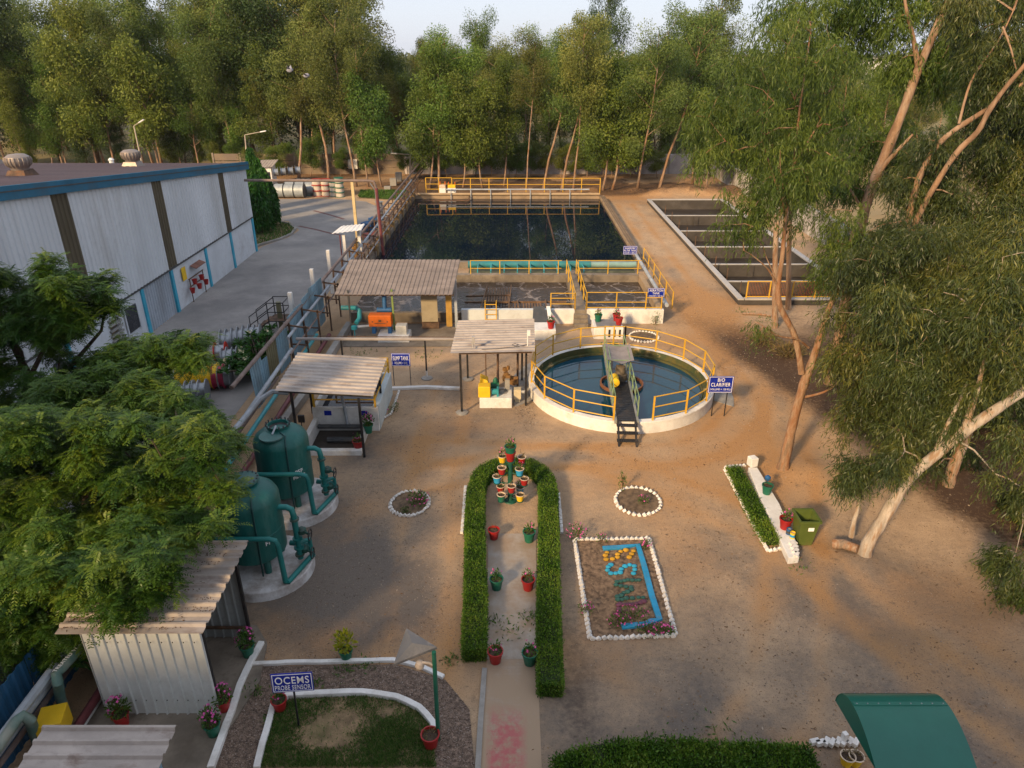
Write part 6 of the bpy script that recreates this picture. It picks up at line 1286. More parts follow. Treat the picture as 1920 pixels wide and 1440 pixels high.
# ---------------------------------------------------------------- hut, lamps, small things at the back
p = PY(497, 318, 81); hb = thing('guard_hut', 'small white hut with two dark windows and a pale tin roof by the far wall', 'hut', (p.x, 81, 0))
x = p.x; mb = MB(); mb.span(x-.85, x+.85, 80.4, 82.0, -.05, 2.05); mb.build('wall', whiteclean, hb)
for dx in (-.4, .4): mb = MB(); mb.span(x+dx-.3, x+dx+.3, 80.38, 80.395, .85, 1.5); mb.build('window', MATS['dark_glass'], hb)
mb = MB(); mb.corr((x-1.15, 80.1, 2.0), (x+1.15, 80.1, 2.05), (x-1.0, 82.3, 2.5), (x+1.2, 82.3, 2.55), 7, .04); mb.build('roof', roofpale, hb)
def lamp_post(bx, by_, tx, ty, ax, ay, Yp, label):
    b0 = PY(bx, by_, Yp); b0.z = 0; t0 = PY(tx, ty, Yp); a0 = PY(ax, ay, Yp); t = thing('street_lamp', label, 'street lamp', (b0.x, Yp, 0))
    mb = MB(); mb.tube([(b0.x, Yp, -.05), t0], [.1, .06], 8); mb.build('pole', M('pale_pole', (.42, .36, .28), .7, .12, 2, .1, 20), t, smooth=True)
    mb = MB(); mb.tube([t0, a0], .04, 6); mb.build('arm', MATS['pale_pole'], t); d = (a0-t0).normalized(); mb = MB(); mb.beam(a0-d*.1, a0+d*.5, .22, .1); mb.build('lamp_head', whiteclean, t, bevel=.02)
lamp_post(266, 305, 251, 236, 262, 229, 72, 'leaning street lamp rising behind the factory roof')
lamp_post(464, 330, 459, 253, 490, 247, 76, 'street lamp with a long flat arm behind the clipped green trees')
lamp_post(769, 345, 769, 290, 742, 288, 84, 'thin street lamp with a left-pointing arm before the boundary wall')
for px, py, h, lab in ((738, 348, .8, 'pale concrete block on the soil beyond the verge'), (748, 340, 1.0, 'second pale block standing nearer the boundary wall'), (727, 358, .5, 'low pale block at the edge of the grass verge')):
    p = G(px, py); mb = MB(); mb.box((p.x, p.y, h/2), (.7, .5, h)); tag(mb.build('concrete_block', concrete, bevel=.03), lab, 'block')
p = PY(661, 308, 88.5); mb = MB(); mb.box((p.x, 88.6, p.z), (1.1, .12, 1.1)); tag(mb.build('wall_sign', whiteclean, bevel=.01), 'plain white board hung on the precast wall', 'board')
# birds
def bird(px, py, Yb, label, flap):
    p = PY(px, py, Yb); t = thing('bird', label, 'bird', p, 'birds in flight')
    gr = M('bird_grey', (.26, .26, .30), .8, .1, 8, 0); mb = MB(); s = .42
    mb.tube([p+Vector(v)*s for v in ((-.28, 0, .0), (-.2, 0, .0), (0, 0, .01), (.18, 0, .03), (.27, 0, .06), (.33, 0, .05))], [.02, .06, .09, .07, .05, .012], 8)
    for sd in (-1, 1):
        w = [(-.06, .05*sd, .03), (.12, .05*sd, .04), (.1, .34*sd, .2*flap), (-.02, .62*sd, .42*flap), (-.12, .36*sd, .2*flap)]
        vs = [p+Vector((v[0]*s*1.2, v[1]*s, v[2]*s)) for v in w]; mb.add(vs+[v+Vector((0, 0, .012)) for v in vs], [(0, 1, 2, 4), (4, 2, 3), (8+1, 7, 6, 5), (8, 7, 9)])
    mb.add([p+Vector(v)*s for v in ((-.25, -.04, 0), (-.25, .04, 0), (-.5, .08, -.01), (-.5, -.08, -.01))], [(0, 1, 2, 3)])
    mb.build('body', gr, t, smooth=True)
bird(543, 132, 30, 'grey bird in flight with raised wings before the trees', 1.0)
bird(574, 142, 31, 'second grey bird flying just right of the first', .5)
# ---------------------------------------------------------------- clipped ashoka trees and frangipani
asho = LEAF('ashoka_leaves', [(.008, .04, .006), (.02, .085, .008), (.045, .14, .012)], .2, .1)
ra = np.random.default_rng(33)
for i, (px, py, h, r, lab) in enumerate(((493, 437, 4.7, .85, 'weeping green column tree at the factory corner, nearest of the row'), (505, 425, 4.9, .85, 'weeping green column tree, second in the row from the factory corner'), (494, 408, 5.2, .8, 'weeping green column tree, third in the row'), (483, 396, 5.7, .75, 'weeping green column tree, tallest and farthest in the row'))):
    g_ = G(px, py); x, y = g_.x+(.1 if i else -.05), g_.y; y = max(y, 54.2); t = thing('column_tree', lab, 'tree', (x, y, 0), 'weeping column trees')
    n = 5200; z = .5+(h-.5)*ra.random(n)**.85; f = np.clip((h-z)/h*1.9, .08, 1)**.7; a = ra.random(n)*2*np.pi; rr = r*f*(.62+.38*ra.random(n)**.5)*(1+.15*np.sin(5*a+z*2)); P = np.stack([x+rr*np.cos(a), y+rr*np.sin(a), z], 1)
    D = np.stack([np.cos(a)*.5, np.sin(a)*.5, -np.ones(n)], 1)+ra.normal(size=(n, 3))*.25; place('foliage', leaves_mesh('column', P, D, .34*(.7+.6*ra.random(n)), .1, np.clip(.5+.3*ra.normal(size=n), 0, 1), ra), asho, t)
    mb = MB(); mb.tube([(x, y, -.05), (x, y, h*.95)], [.1, .03], 8); mb.build('trunk', barkdark, t, smooth=True)
frl = LEAF('frangipani_leaves', [(.012, .06, .006), (.03, .11, .012), (.07, .17, .02)], .2, .05, .38, .4)
rf_ = np.random.default_rng(35)
def frangipani(bx, by_, pts, label):
    t = thing('frangipani', label, 'tree', (bx, by_, 0)); Ps = []; Ds = []; mb = MB(); fl = MB(); fy_ = MB()
    for (x, y, z) in pts:
        mb.tube([(bx, by_, -.05), (bx+(x-bx)*.4, by_+(y-by_)*.4, z*.55), (x, y, z)], [.06, .045, .03], 6)
        for k in range(34):
            a = 2*math.pi*rf_.random(); up = rf_.uniform(-.25, .75); Ps.append((x, y, z+.04*rf_.random())); Ds.append((math.cos(a), math.sin(a), up))
        if rf_.random() < .16: 
            fm = flowers_mb(rf_, 6, (x, y, z+.14), (.12, .12, .06), .06); fl.add(fm.v, fm.f)
    n = len(Ps); place('foliage', leaves_mesh('frangipani', np.array(Ps), np.array(Ds), .30+.12*rf_.random(n), .085, rf_.random(n), rf_), frl, t); mb.build('trunk', barkdark, t, smooth=True)
    fl.build('flowers', M('frangipani_petals', (.75, .68, .45), .6, .05, 9, 0), t)
q = G(455, 722); pts = []
for k in range(120):
    u = rf_.random(); c0 = PY(440+62*u*1.0+rf_.normal()*15, 722-88*u+rf_.normal()*20, 28.6+3.6*u+rf_.normal()*.4); c0.z = float(np.clip(c0.z, .7, 2.7)); c0.x = min(c0.x, -10.9); pts.append(tuple(c0))
frangipani(-11.6, 30.0, pts, 'dark green frangipani with pale flowers overhanging the blue sheet fence')
# ---------------------------------------------------------------- background trees
def limb_path(rng, p, d, L, n, bend, lift):
    pts = [np.array(p, float)]; d = np.array(d, float)
    for i in range(n):
        d = nrm(d+rng.normal(size=3)*bend+np.array([0, 0, lift])); pts.append(pts[-1]+d*L/n)
    return pts
def eucalypt(seed, h, crown0, spread, nleaf, dens=1.0, lean=(0, 0), nl=15, L=.23, W=.092, r0=.17, droop=.5):
    rng = np.random.default_rng(seed); mb = MB()
    tr = [np.array([0, 0, -.1])]; d = nrm(np.array([lean[0], lean[1], 1.0]))
    for i in range(9): d = nrm(d+rng.normal(size=3)*np.array([.07, .07, .02])+np.array([0, 0, .04])); tr.append(tr[-1]+d*h*.97/9)
    rs = list(np.linspace(r0, .03, 10)); rs[0] *= 1.35; mb.tube([Vector(p) for p in tr], rs, 8)
    ctr = []
    def at(f):
        f = min(f, .999)*9; i = int(f); return tr[i]*(1-(f-i))+tr[i+1]*(f-i)
    for k in range(nl):
        f = crown0+(.97-crown0)*((k+rng.random())/nl); p = at(f); a = k*2.4+rng.normal()*.5
        ll = spread*(1.0-.55*abs((f-crown0)/(1-crown0)-.35))*rng.uniform(.6, 1.15); el = rng.uniform(.45, 1.0)
        pts = limb_path(rng, p, (math.cos(a), math.sin(a), el), ll, 4, .16, .05); mb.tube([Vector(q) for q in pts], list(np.linspace(r0*.42*(1.1-f*.7), .015, 5)), 5, cap=False)
        ctr.append((pts[-1], ll*.34+.35)); ctr.append((pts[3]+rng.normal(size=3)*.3, ll*.28+.35)); ctr.append((pts[2]+rng.normal(size=3)*.5, ll*.24+.3))
        if rng.random() < .6: q = limb_path(rng, pts[2], rng.normal(size=3)+np.array([0, 0, .3]), ll*.5, 2, .2, 0); mb.tube([Vector(x) for x in q], [.03, .02, .01], 4, cap=False); ctr.append((q[-1], ll*.26+.35))
    nleaf = int(nleaf*1.9); ctr.append((tr[-1], .8)); ctr.append((tr[-2], 1.0))
    w = np.array([c[1]**2*rng.uniform(.25, 1.5) for c in ctr]); w /= w.sum(); ci = rng.choice(len(ctr), nleaf, p=w); C = np.array([c[0] for c in ctr])[ci]; R = np.array([c[1] for c in ctr])[ci][:, None]
    dirs = nrm(rng.normal(size=(nleaf, 3))); P = C+dirs*R*(rng.random((nleaf, 1))**.42)*np.array([1, 1, .95]); P[:, 2] -= .2*R[:, 0]
    D = nrm(dirs*.5+rng.normal(size=(nleaf, 3))*.6+np.array([0, 0, -droop])); ct = rng.random(len(ctr))[ci]; ti = np.clip(.5*ct+.35*rng.random(nleaf)+.15*dirs[:, 2], 0, 1)
    return mb.mesh('trunk', True), leaves_mesh('crown', P, D, L*(.6+.8*rng.random(nleaf)), W*(.7+.6*rng.random(nleaf)), ti, rng)
eu = LEAF('eucalypt_leaves', [(.055, .080, .017), (.115, .145, .032), (.175, .205, .045), (.26, .26, .08)], .30, .34)
eud = LEAF('dark_tree_leaves', [(.018, .042, .011), (.040, .078, .020), (.075, .12, .028)], .25, .15)
eub = LEAF('bright_tree_leaves', [(.060, .100, .016), (.125, .185, .030), (.20, .25, .05)], .3, .25)
KIND = [(eucalypt(101, 20, .38, 4.2, 11000), eu, barkpale, 20), (eucalypt(102, 19, .28, 4.8, 13000), eu, barkpale, 19), (eucalypt(103, 17, .2, 4.6, 12500, nl=18), eub, barkpale, 17), (eucalypt(104, 18, .45, 3.6, 8200, lean=(.2, 0)), eu, barkorange, 18),
        (eucalypt(105, 14, .12, 5.2, 13000, nl=20, droop=.2), eud, barkdark, 14), (eucalypt(106, 20, .55, 3.2, 6500, r0=.15), eu, barkpale, 20), (eucalypt(107, 15, .22, 3.6, 9500, lean=(-.12, 0), r0=.12), eub, barkpale, 15), (eucalypt(108, 9, .18, 3.0, 7000, r0=.1, nl=12), eub, barkpale, 9)]
tproto = {}
def tree(kind, x, y, h, label, rz=None, group=None, wide=1.0):
    (tm, cm), lm, bm, h0 = KIND[kind]; s = h/h0
    if kind not in tproto:
        t = thing('eucalyptus_tree' if kind != 4 else 'broad_tree', label, 'tree', (0, 0, 0)); place('trunk', tm, bm, t); place('crown', cm, lm, t); tproto[kind] = t
    else: t = dup(tproto[kind])
    t['label'] = label; t.location = (x, y, float(gz(x, y)) if abs(x) < 40 and 8 < y < 95 else 0); wv_ = wide*random.uniform(.78, 1.2); t.scale = (s*wv_, s*wv_*random.uniform(.9, 1.1), s); t.rotation_euler = (random.uniform(-.05, .05), random.uniform(-.05, .05), rz if rz is not None else random.uniform(0, 6.28))
    if group: t['group'] = group
    elif 'group' in t: del t['group']
    return t
def tpx(kind, px, py, top, label, Yp=None, rz=None, group=None, wide=1.0):
    """stand a tree where its trunk meets the ground in the photo (or at a given depth) with its top at a given pixel row"""
    if Yp is None: g_ = G(px, py)
    else: g_ = PY(px, py, Yp)
    z = PY(px, top, g_.y).z; return tree(kind, g_.x, g_.y, max(3, z), label, rz, group, wide)
# inside the compound, before the wall : slim trunks one can tell apart
front = [(0, 560, 338, -10, 'tall eucalyptus with a bare pole trunk behind the grey drums'), (0, 617, 342, 0, 'straight-trunked eucalyptus behind the red cable reels'), (1, 668, 350, 10, 'eucalyptus standing behind the cream pole in the yard'), (5, 690, 350, 20, 'slender eucalyptus just right of the cream pole'),
         (7, 716, 350, 150, 'thin young eucalyptus at the end of the grass verge'), (6, 806, 352, 90, 'bushy eucalyptus where the pipe rack ends'), (2, 822, 350, 60, 'leafy eucalyptus behind the far left corner of the black pond'), (7, 868, 352, 165, 'low leafy young tree behind the dosing boxes'), (7, 905, 352, 150, 'low leafy young tree behind the left part of the yellow far railing'), (6, 945, 348, 110, 'pale green eucalyptus behind the left middle of the black pond'),
         (5, 987, 356, 70, 'white-stemmed eucalyptus behind the middle of the yellow far railing'), (3, 1018, 357, 50, 'right-leaning eucalyptus pair, the whiter stem, behind the black pond'), (3, 1052, 358, 20, 'strongly right-leaning eucalyptus behind the right part of the black pond'), (5, 1075, 358, 30, 'upright reddish-stemmed eucalyptus beside the leaning one'), (6, 1130, 357, 100, 'thin eucalyptus past the right end of the yellow far railing'), (7, 1148, 356, 140, 'thin young eucalyptus at the head of the dirt track'),
         (1, 1195, 360, 45, 'eucalyptus at the foot of the soil mounds'), (3, 1235, 358, 15, 'big right-leaning eucalyptus by the soil mounds'), (5, 1298, 345, 90, 'white-stemmed eucalyptus behind the soil mounds'), (7, 1325, 362, 190, 'small drooping tree at the far end of the drying beds'), (6, 1372, 350, 120, 'drooping eucalyptus behind the right end of the drying beds'),
         (7, 420, 316, 215, 'small shrubby tree left of the guard hut'), (6, 515, 322, 90, 'forked pale-trunked tree behind the guard hut'), (1, 445, 322, 40, 'round-crowned eucalyptus left of the guard hut'), (4, 350, 318, 190, 'pale-trunked broad tree over the right end of the factory roof'), (0, 290, 316, 20, 'tall white-trunked eucalyptus behind the right turbine vent'), (1, 200, 316, 60, 'orange-trunked eucalyptus behind the middle of the factory roof'), (2, 120, 316, 100, 'bushy pale eucalyptus behind the left turbine vents'), (1, 15, 316, 30, 'eucalyptus farthest left behind the factory roof, past the rusty vent')]
for kd, px, py, top, lab in front: tpx(kd, px, py, top, lab, rz={3: 0.1, 6: 2.5}.get(kd))
for px, top, lab in ((165, 232, 'low dense bush behind the factory roof, left of the street lamp'), (225, 240, 'low dense bush behind the factory roof beside the leaning street lamp'), (60, 262, 'small bright shrub behind the left turbine vents'), (325, 258, 'small pointed shrub behind the right turbine vent'), (380, 268, 'small round shrub in the gap by the rail fence')):
    tpx(7 if top > 250 else 4, px, 318, top, lab)
tpx(7, 405, 322, 262, 'low bushy tree over the end of the rail fence')
tpx(7, 438, 322, 268, 'low bushy tree between the rail fence and the guard hut')
tpx(7, 540, 322, 270, 'low shrub before the ochre wall behind the grey drums')
# behind the wall
rt = random.Random(12)
mid = [(-60, 1), (0, 2), (60, 0), (115, 4), (170, 1), (235, 2), (300, 0), (345, 2), (400, 1), (455, 0), (505, 2), (550, 1), (600, 4), (650, 1), (705, 2), (750, 6), (795, 1), (850, 2), (900, 1), (950, 6), (1000, 2), (1060, 1), (1110, 0), (1165, 6), (1215, 1), (1265, 2), (1320, 1), (1370, 3), (1425, 1), (1480, 2), (1540, 1), (1600, 2), (1670, 1), (1740, 2), (1810, 1), (1880, 2), (1950, 1)]
LM = [(-70, 'past the far left of the factory roof'), (-20, 'above the leftmost turbine vent'), (30, 'above the big rusty turbine vent'), (90, 'above the roof between the two turbine vents'), (145, 'above the middle of the factory roof'), (200, 'above the small roof cowl'), (255, 'above the right turbine vent'), (315, 'above the leaning street lamp'), (370, 'above the right end of the factory roof'), (425, 'above the rail fence end'), (480, 'above the guard hut'), (525, 'above the big grey drums'), (575, 'above the low silver stacks'), (625, 'above the red and green reels'), (675, 'above the cream pole'), (725, 'above the grass verge'), (775, 'above the thin street lamp'), (820, 'above the far end of the pipe rack'), (870, 'above the dosing boxes'), (920, 'above the left third of the far railing'), (980, 'above the middle of the far railing'), (1035, 'above the right third of the far railing'), (1090, 'above the right end of the far railing'), (1140, 'above the head of the dirt track'), (1190, 'above the left soil mound'), (1240, 'above the middle soil mounds'), (1295, 'above the right soil mound'), (1345, 'above the far drying bed'), (1400, 'in the sky gap beside the forked eucalyptus'), (1455, 'behind the crown of the forked eucalyptus'), (1520, 'behind the lacy right side of the forked eucalyptus'), (1590, 'behind the great orange-barked eucalyptus'), (1650, 'beside the great orange trunk'), (1720, 'behind the top of the great orange trunk'), (1790, 'behind the long bare boughs'), (1870, 'behind the tips of the bare boughs'), (1960, 'past the twin-limbed eucalyptus')]
fine = lambda px: min(LM, key=lambda a: abs(a[0]-px))[1]
where = lambda px: 'beyond the factory roof' if px < 400 else 'behind the cable reels' if px < 690 else 'behind the black pond' if px < 1130 else 'behind the drying beds' if px < 1450 else 'behind the right-hand trees'
tops = {range(-100, 740): (-75, -5), range(740, 1180): (60, 105), range(1180, 1390): (-20, 60), range(1390, 1500): (120, 150), range(1500, 2100): (90, 140)}
def top_for(px):
    for r_, (a, b2) in tops.items():
        if px in r_: return rt.uniform(a, b2)
kn = ['a tall slim', 'a full-crowned', 'a dense bright', 'a leaning', 'a dark broad', 'a thin', 'a pale green', 'a small']
for px, kd in mid:
    Yp = rt.uniform(93, 104); x = (px-960)/F*Yp*1.03
    tree(kd, x, Yp, max(8, PY(px, top_for(px), Yp).z), f'{kn[kd][2:]} tree outside the wall, {fine(px)}', group=f'trees just outside the wall {fine(px)}')
for i in range(40):
    px = -80+i*38+rt.uniform(-14, 14); Yp = rt.uniform(90.5, 93.5); tp = rt.uniform(40, 190) if px < 740 else rt.uniform(95, 200)
    if 1390 < px: continue
    x = (px-960)/F*Yp*1.03; kd = rt.choice([6, 2, 1, 3, 7, 2]); tree(kd, x, Yp, max(7, PY(px, tp, Yp).z), f'{kn[kd][2:]} lower tree behind the wall, {fine(px)}', group=f'shorter trees along the wall {fine(px)}')
for i in range(46):
    px = -150+i*47+rt.uniform(-15, 15); Yp = rt.uniform(106, 135); tp = rt.uniform(-60, 10) if px < 740 else rt.uniform(70, 108) if px < 1390 else rt.uniform(92, 120)
    x = (px-960)/F*Yp*1.03; kd = rt.choice([0, 1, 2, 4, 1]); tree(kd, x, Yp, max(7, PY(px, tp, Yp).z), f'{kn[kd][2:]} rearmost backdrop tree, {fine(px)}', group=f'rearmost trees {fine(px)}')
tree(4, PY(1118, 0, 112).x, 112, PY(1118, -10, 112).z+1, 'dark narrow tree standing up against the sky above the right part of the pond', wide=.62)
tree(0, PY(1345, 0, 96).x, 96, PY(1345, -25, 96).z, 'tall eucalyptus crown against the sky left of the sky gap on the right')
tree(2, PY(870, 30, 104).x, 104, PY(870, 22, 104).z, 'bright round crown rising to the sky behind the left part of the pond', wide=.9)
tree(1, PY(1060, 60, 106).x, 106, PY(1060, 55, 106).z, 'bushy crown rising to the sky behind the middle of the pond')
for k in range(24):
    px = 780+k*24+rt.uniform(-9, 9) if k < 19 else 500+(k-19)*52+rt.uniform(-12, 12); Yp = rt.uniform(85.5, 88); x = (px-960)/F*Yp*1.03
    tree(7, x, Yp, rt.uniform(2.8, 4.6), f'low leafy brush against the wall, {fine(px)}', group=f'brush along the wall {fine(px)}', wide=1.25)
# far woods and buildings
rw = np.random.default_rng(77); n = 60000
yw = rw.uniform(170, 900, n)**1.0; xw = rw.uniform(-1.0, 1.0, n)*yw*1.05; keep = vnoise(xw, yw, 40, 401) > .42; xw, yw = xw[keep], yw[keep]; n = len(xw)
zw = rw.random(n)**.7*(4+6*vnoise(xw, yw, 25, 402)); s_ = .9+yw/260
place_ = leaves_mesh('far_trees', np.stack([xw, yw, zw], 1), rw.normal(size=(n, 3)), s_*1.5, s_*.9, np.clip(.3+.6*vnoise(xw, yw, 12, 403)+.15*rw.normal(size=n), 0, 1), rw)
tag(place('far_trees', place_, LEAF('far_leaves', [(.03, .05, .02), (.06, .08, .03), (.09, .11, .045)], .2, 0), origin=(0, 0, 0)), 'hazy far-off trees and hedges seen between the crowns', 'woods', kind='stuff')
for px, py, w, h, d, mt, lab in ((1655, 112, 55, 7, 300, whiteclean, 'long white far-off building seen through the right-hand tree tops'), (1690, 108, 40, 8, 330, cyan, 'pale blue far-off shed seen through the right-hand tree tops'), (1402, 106, 24, 6, 300, whiteclean, 'white far-off building in the sky gap on the right'), (1155, 100, 24, 7, 340, whiteclean, 'white far-off building above the middle trees'), (1025, 104, 14, 6, 300, whiteclean, 'tiny white far-off building above the pond trees')):
    p = PY(px, py, d); t = thing('far_building', lab, 'building', (p.x, d, 0)); zt = max(3, p.z); mb = MB(); mb.span(p.x-w*d/F/2*1.2, p.x+w*d/F/2*1.2, d, d+12, -.5, zt); mb.build('wall', mt, t)
    mb = MB(); mb.span(p.x-w*d/F/2*1.24, p.x+w*d/F/2*1.24, d-.5, d+12.5, zt+.01, zt+.7); mb.build('roof', concrete, t)

# ---------------------------------------------------------------- drooping gum trees on the right
gl = LEAF('gum_leaves', [(.014, .026, .009), (.032, .050, .014), (.060, .080, .019), (.13, .135, .028), (.26, .18, .03)], .18, .06, .42, .35)
glb = LEAF('fresh_gum_leaves', [(.030, .060, .014), (.065, .110, .020), (.12, .17, .028), (.24, .28, .045)], .34, .06, .45, .3)
def sprays(rng, C, R, n, L=.17, W=.024, per=11, twig=.5, dark=None):
    """n drooping twigs in spheres C,R; each carries `per` hanging leaves"""
    k = len(C); w = R**2; ci = rng.choice(k, n, p=w/w.sum()); dirs = nrm(rng.normal(size=(n, 3))); B = C[ci]+dirs*R[ci][:, None]*(rng.random((n, 1))**.45)
    out = nrm(dirs*.7+rng.normal(size=(n, 3))*.45+np.array([0, 0, -.75])); tl = twig*(.5+.9*rng.random(n)); cl_ = rng.random(k)[ci]
    u = np.tile((np.arange(per)+.5)/per, (n, 1)); sag = u**2*.35
    P = B[:, None, :]+out[:, None, :]*(u*tl[:, None])[..., None]; P[..., 2] -= sag*tl[:, None]; P = P.reshape(-1, 3)
    D = nrm(np.repeat(out, per, 0)*.35+rng.normal(size=(n*per, 3))*.42+np.array([0, 0, -.75])); m = n*per
    ti = np.clip(np.repeat(.38*cl_+.25*rng.random(n), per)+.26*rng.random(m)+.06*np.repeat(dirs[:, 2], per), 0, 1)
    return P, D, L*(.6+.8*rng.random(m)), W*(.7+.6*rng.random(m)), ti
def inpoly(x, y, poly):
    c_ = False; j = len(poly)-1
    for i in range(len(poly)):
        if (poly[i][1] > y) != (poly[j][1] > y) and x < (poly[j][0]-poly[i][0])*(y-poly[i][1])/(poly[j][1]-poly[i][1])+poly[i][0]: c_ = not c_
        j = i
    return c_
def fill(rng, poly, n, y0, y1, r0, r1):
    xs_ = [p[0] for p in poly]; ys_ = [p[1] for p in poly]; out = []
    while len(out) < n:
        x, y = rng.uniform(min(xs_), max(xs_)), rng.uniform(min(ys_), max(ys_))
        if inpoly(x, y, poly): p = PY(x, y, rng.uniform(y0, y1)); out.append((p.x, p.y, p.z, rng.uniform(r0, r1)))
    return out
def grow_twigs(mb, paths, C, rmax, drop=0.0):
    """join every leaf cluster to the nearest piece of wood already there, nearest clusters first"""
    left = [np.array([c[0], c[1], c[2]-drop*c[3]]) for c in C]; A = np.array([tuple(p) for p in paths])
    best = [np.linalg.norm(A-q, axis=1) for q in left]; bd = np.array([b.min() for b in best]); bj = [A[int(b.argmin())] for b in best]; dep = [0]*len(left); done = np.zeros(len(left), bool); own = [0]*len(left)
    for _ in range(len(left)):
        i = int(np.argmin(np.where(done, 1e9, bd))); done[i] = True; p0, p1 = Vector(bj[i]), Vector(left[i]); d_ = (p1-p0).length; r0 = max(.008, rmax*.75**own[i]*min(1, .35+d_))
        if d_ > .12:
            m_ = p0.lerp(p1, .5)+Vector((random.uniform(-.1, .1), random.uniform(-.1, .1), .1))*d_; mb.tube([p0, m_, p1], [r0, r0*.75, r0*.5], 5, cap=False)
        for k in range(len(left)):
            if not done[k]:
                d2 = float(np.linalg.norm(left[k]-left[i]))
                if d2*1.1 < bd[k]: bd[k] = d2*1.1; bj[k] = left[i]; own[k] = own[i]+1
def gum(label, limbs, clusters, n, bark, leaf=gl, seed=1, twigs=True, name='eucalyptus_tree', **kw):
    rng = np.random.default_rng(seed); b0 = PY(*limbs[0][0][:3]); t = thing(name, label, 'tree', (b0.x, b0.y, 0)); mb = MB(); paths = []
    for L in limbs:
        pts = [PY(*q[:3]) for q in L]; rs = [q[3] for q in L]
        # smooth the polyline
        P2 = []; R2 = []
        for i in range(len(pts)-1):
            p0, p1, p2, p3 = pts[max(i-1, 0)], pts[i], pts[i+1], pts[min(i+2, len(pts)-1)]
            for s in range(4):
                u = s/4; P2.append(.5*((2*p1)+(p2-p0)*u+(2*p0-5*p1+4*p2-p3)*u*u+(3*p1-p0-3*p2+p3)*u**3)); R2.append(rs[i]*(1-u)+rs[i+1]*u)
        P2.append(pts[-1]); R2.append(rs[-1]); R2 = [r*(1+.10*random.uniform(-1, 1)) for r in R2]
        mb.tube(P2, R2, 12); paths += P2
    C = np.array(clusters)
    if twigs and len(C): grow_twigs(mb, paths, C, .032)
    tr = mb.build('trunk', bark, t, smooth=True)
    if len(C): place('crown', leaves_mesh('gum_crown', *sprays(rng, C[:, :3], C[:, 3], n, **kw), rng), leaf, t)
    return t
rg = np.random.default_rng(55)
# forked gum by the wedge bed
gum('forked eucalyptus with peeling orange bark rising beside the wedge-shaped bed', [[(1467, 884, 21.6, 0.216), (1476, 840, 21.65, 0.176), (1490, 780, 21.7, 0.160), (1507, 720, 21.8, 0.152), (1520, 685, 21.9, 0.136), (1535, 640, 22, 0.112), (1552, 585, 22.2, 0.096), (1580, 510, 22.5, 0.072), (1600, 430, 22.8, 0.048)],
    [(1503, 700, 21.8, 0.120), (1497, 660, 21.8, 0.104), (1487, 622, 21.8, 0.100), (1463, 575, 21.8, 0.092), (1459, 535, 21.9, 0.088), (1467, 480, 22, 0.072), (1474, 400, 22.1, 0.056), (1488, 310, 22.2, 0.040), (1500, 200, 22.4, 0.032), (1520, 60, 22.6, 0.020)],
    [(1458, 535, 21.9, 0.040), (1440, 505, 21.7, 0.028), (1412, 480, 21.5, 0.016), (1395, 470, 21.4, 0.008)], [(1452, 515, 21.9, 0.024), (1438, 485, 21.8, 0.016), (1430, 460, 21.7, 0.008)],
    [(1507, 745, 21.8, 0.048), (1545, 735, 21.6, 0.036), (1570, 718, 21.5, 0.028), (1588, 690, 21.4, 0.016)], [(1516, 652, 21.9, 0.040), (1495, 636, 21.6, 0.032), (1460, 630, 21.4, 0.024), (1432, 612, 21.2, 0.012)],
    [(1474, 400, 22.1, 0.040), (1450, 330, 21.9, 0.028), (1425, 250, 21.7, 0.016)], [(1488, 310, 22.2, 0.032), (1530, 240, 22.3, 0.024), (1560, 180, 22.4, 0.016)]],
    fill(rg, [(1370, 90), (1480, 20), (1600, 40), (1620, 200), (1590, 340), (1500, 350), (1420, 330), (1370, 290), (1325, 230)], 74, 20.6, 24.2, .22, .42)+fill(rg, [(1345, 350), (1440, 370), (1450, 480), (1400, 500), (1350, 430)], 10, 20.8, 22, .18, .32)+fill(rg, [(1410, 600), (1450, 610), (1440, 640), (1415, 650)], 3, 21, 21.6, .1, .2)+fill(rg, [(1530, 400), (1600, 380), (1610, 520), (1540, 530)], 14, 21.5, 23, .25, .4)+fill(rg, [(1290, 140), (1380, 200), (1370, 340), (1290, 280)], 9, 21, 23, .2, .34)+fill(rg, [(1400, 340), (1530, 350), (1500, 430), (1420, 440)], 7, 21.4, 22.6, .2, .34), 4300, M('forked_bark', (.32, .215, .14), .9, .3, 3, .6, 14, dirt=(.22, .10, .045), dsc=2.6, damt=.9, dlo=.42, dhi=.58, stretch=(2.4, 2.4, .45)), glb, 3, W=.026)
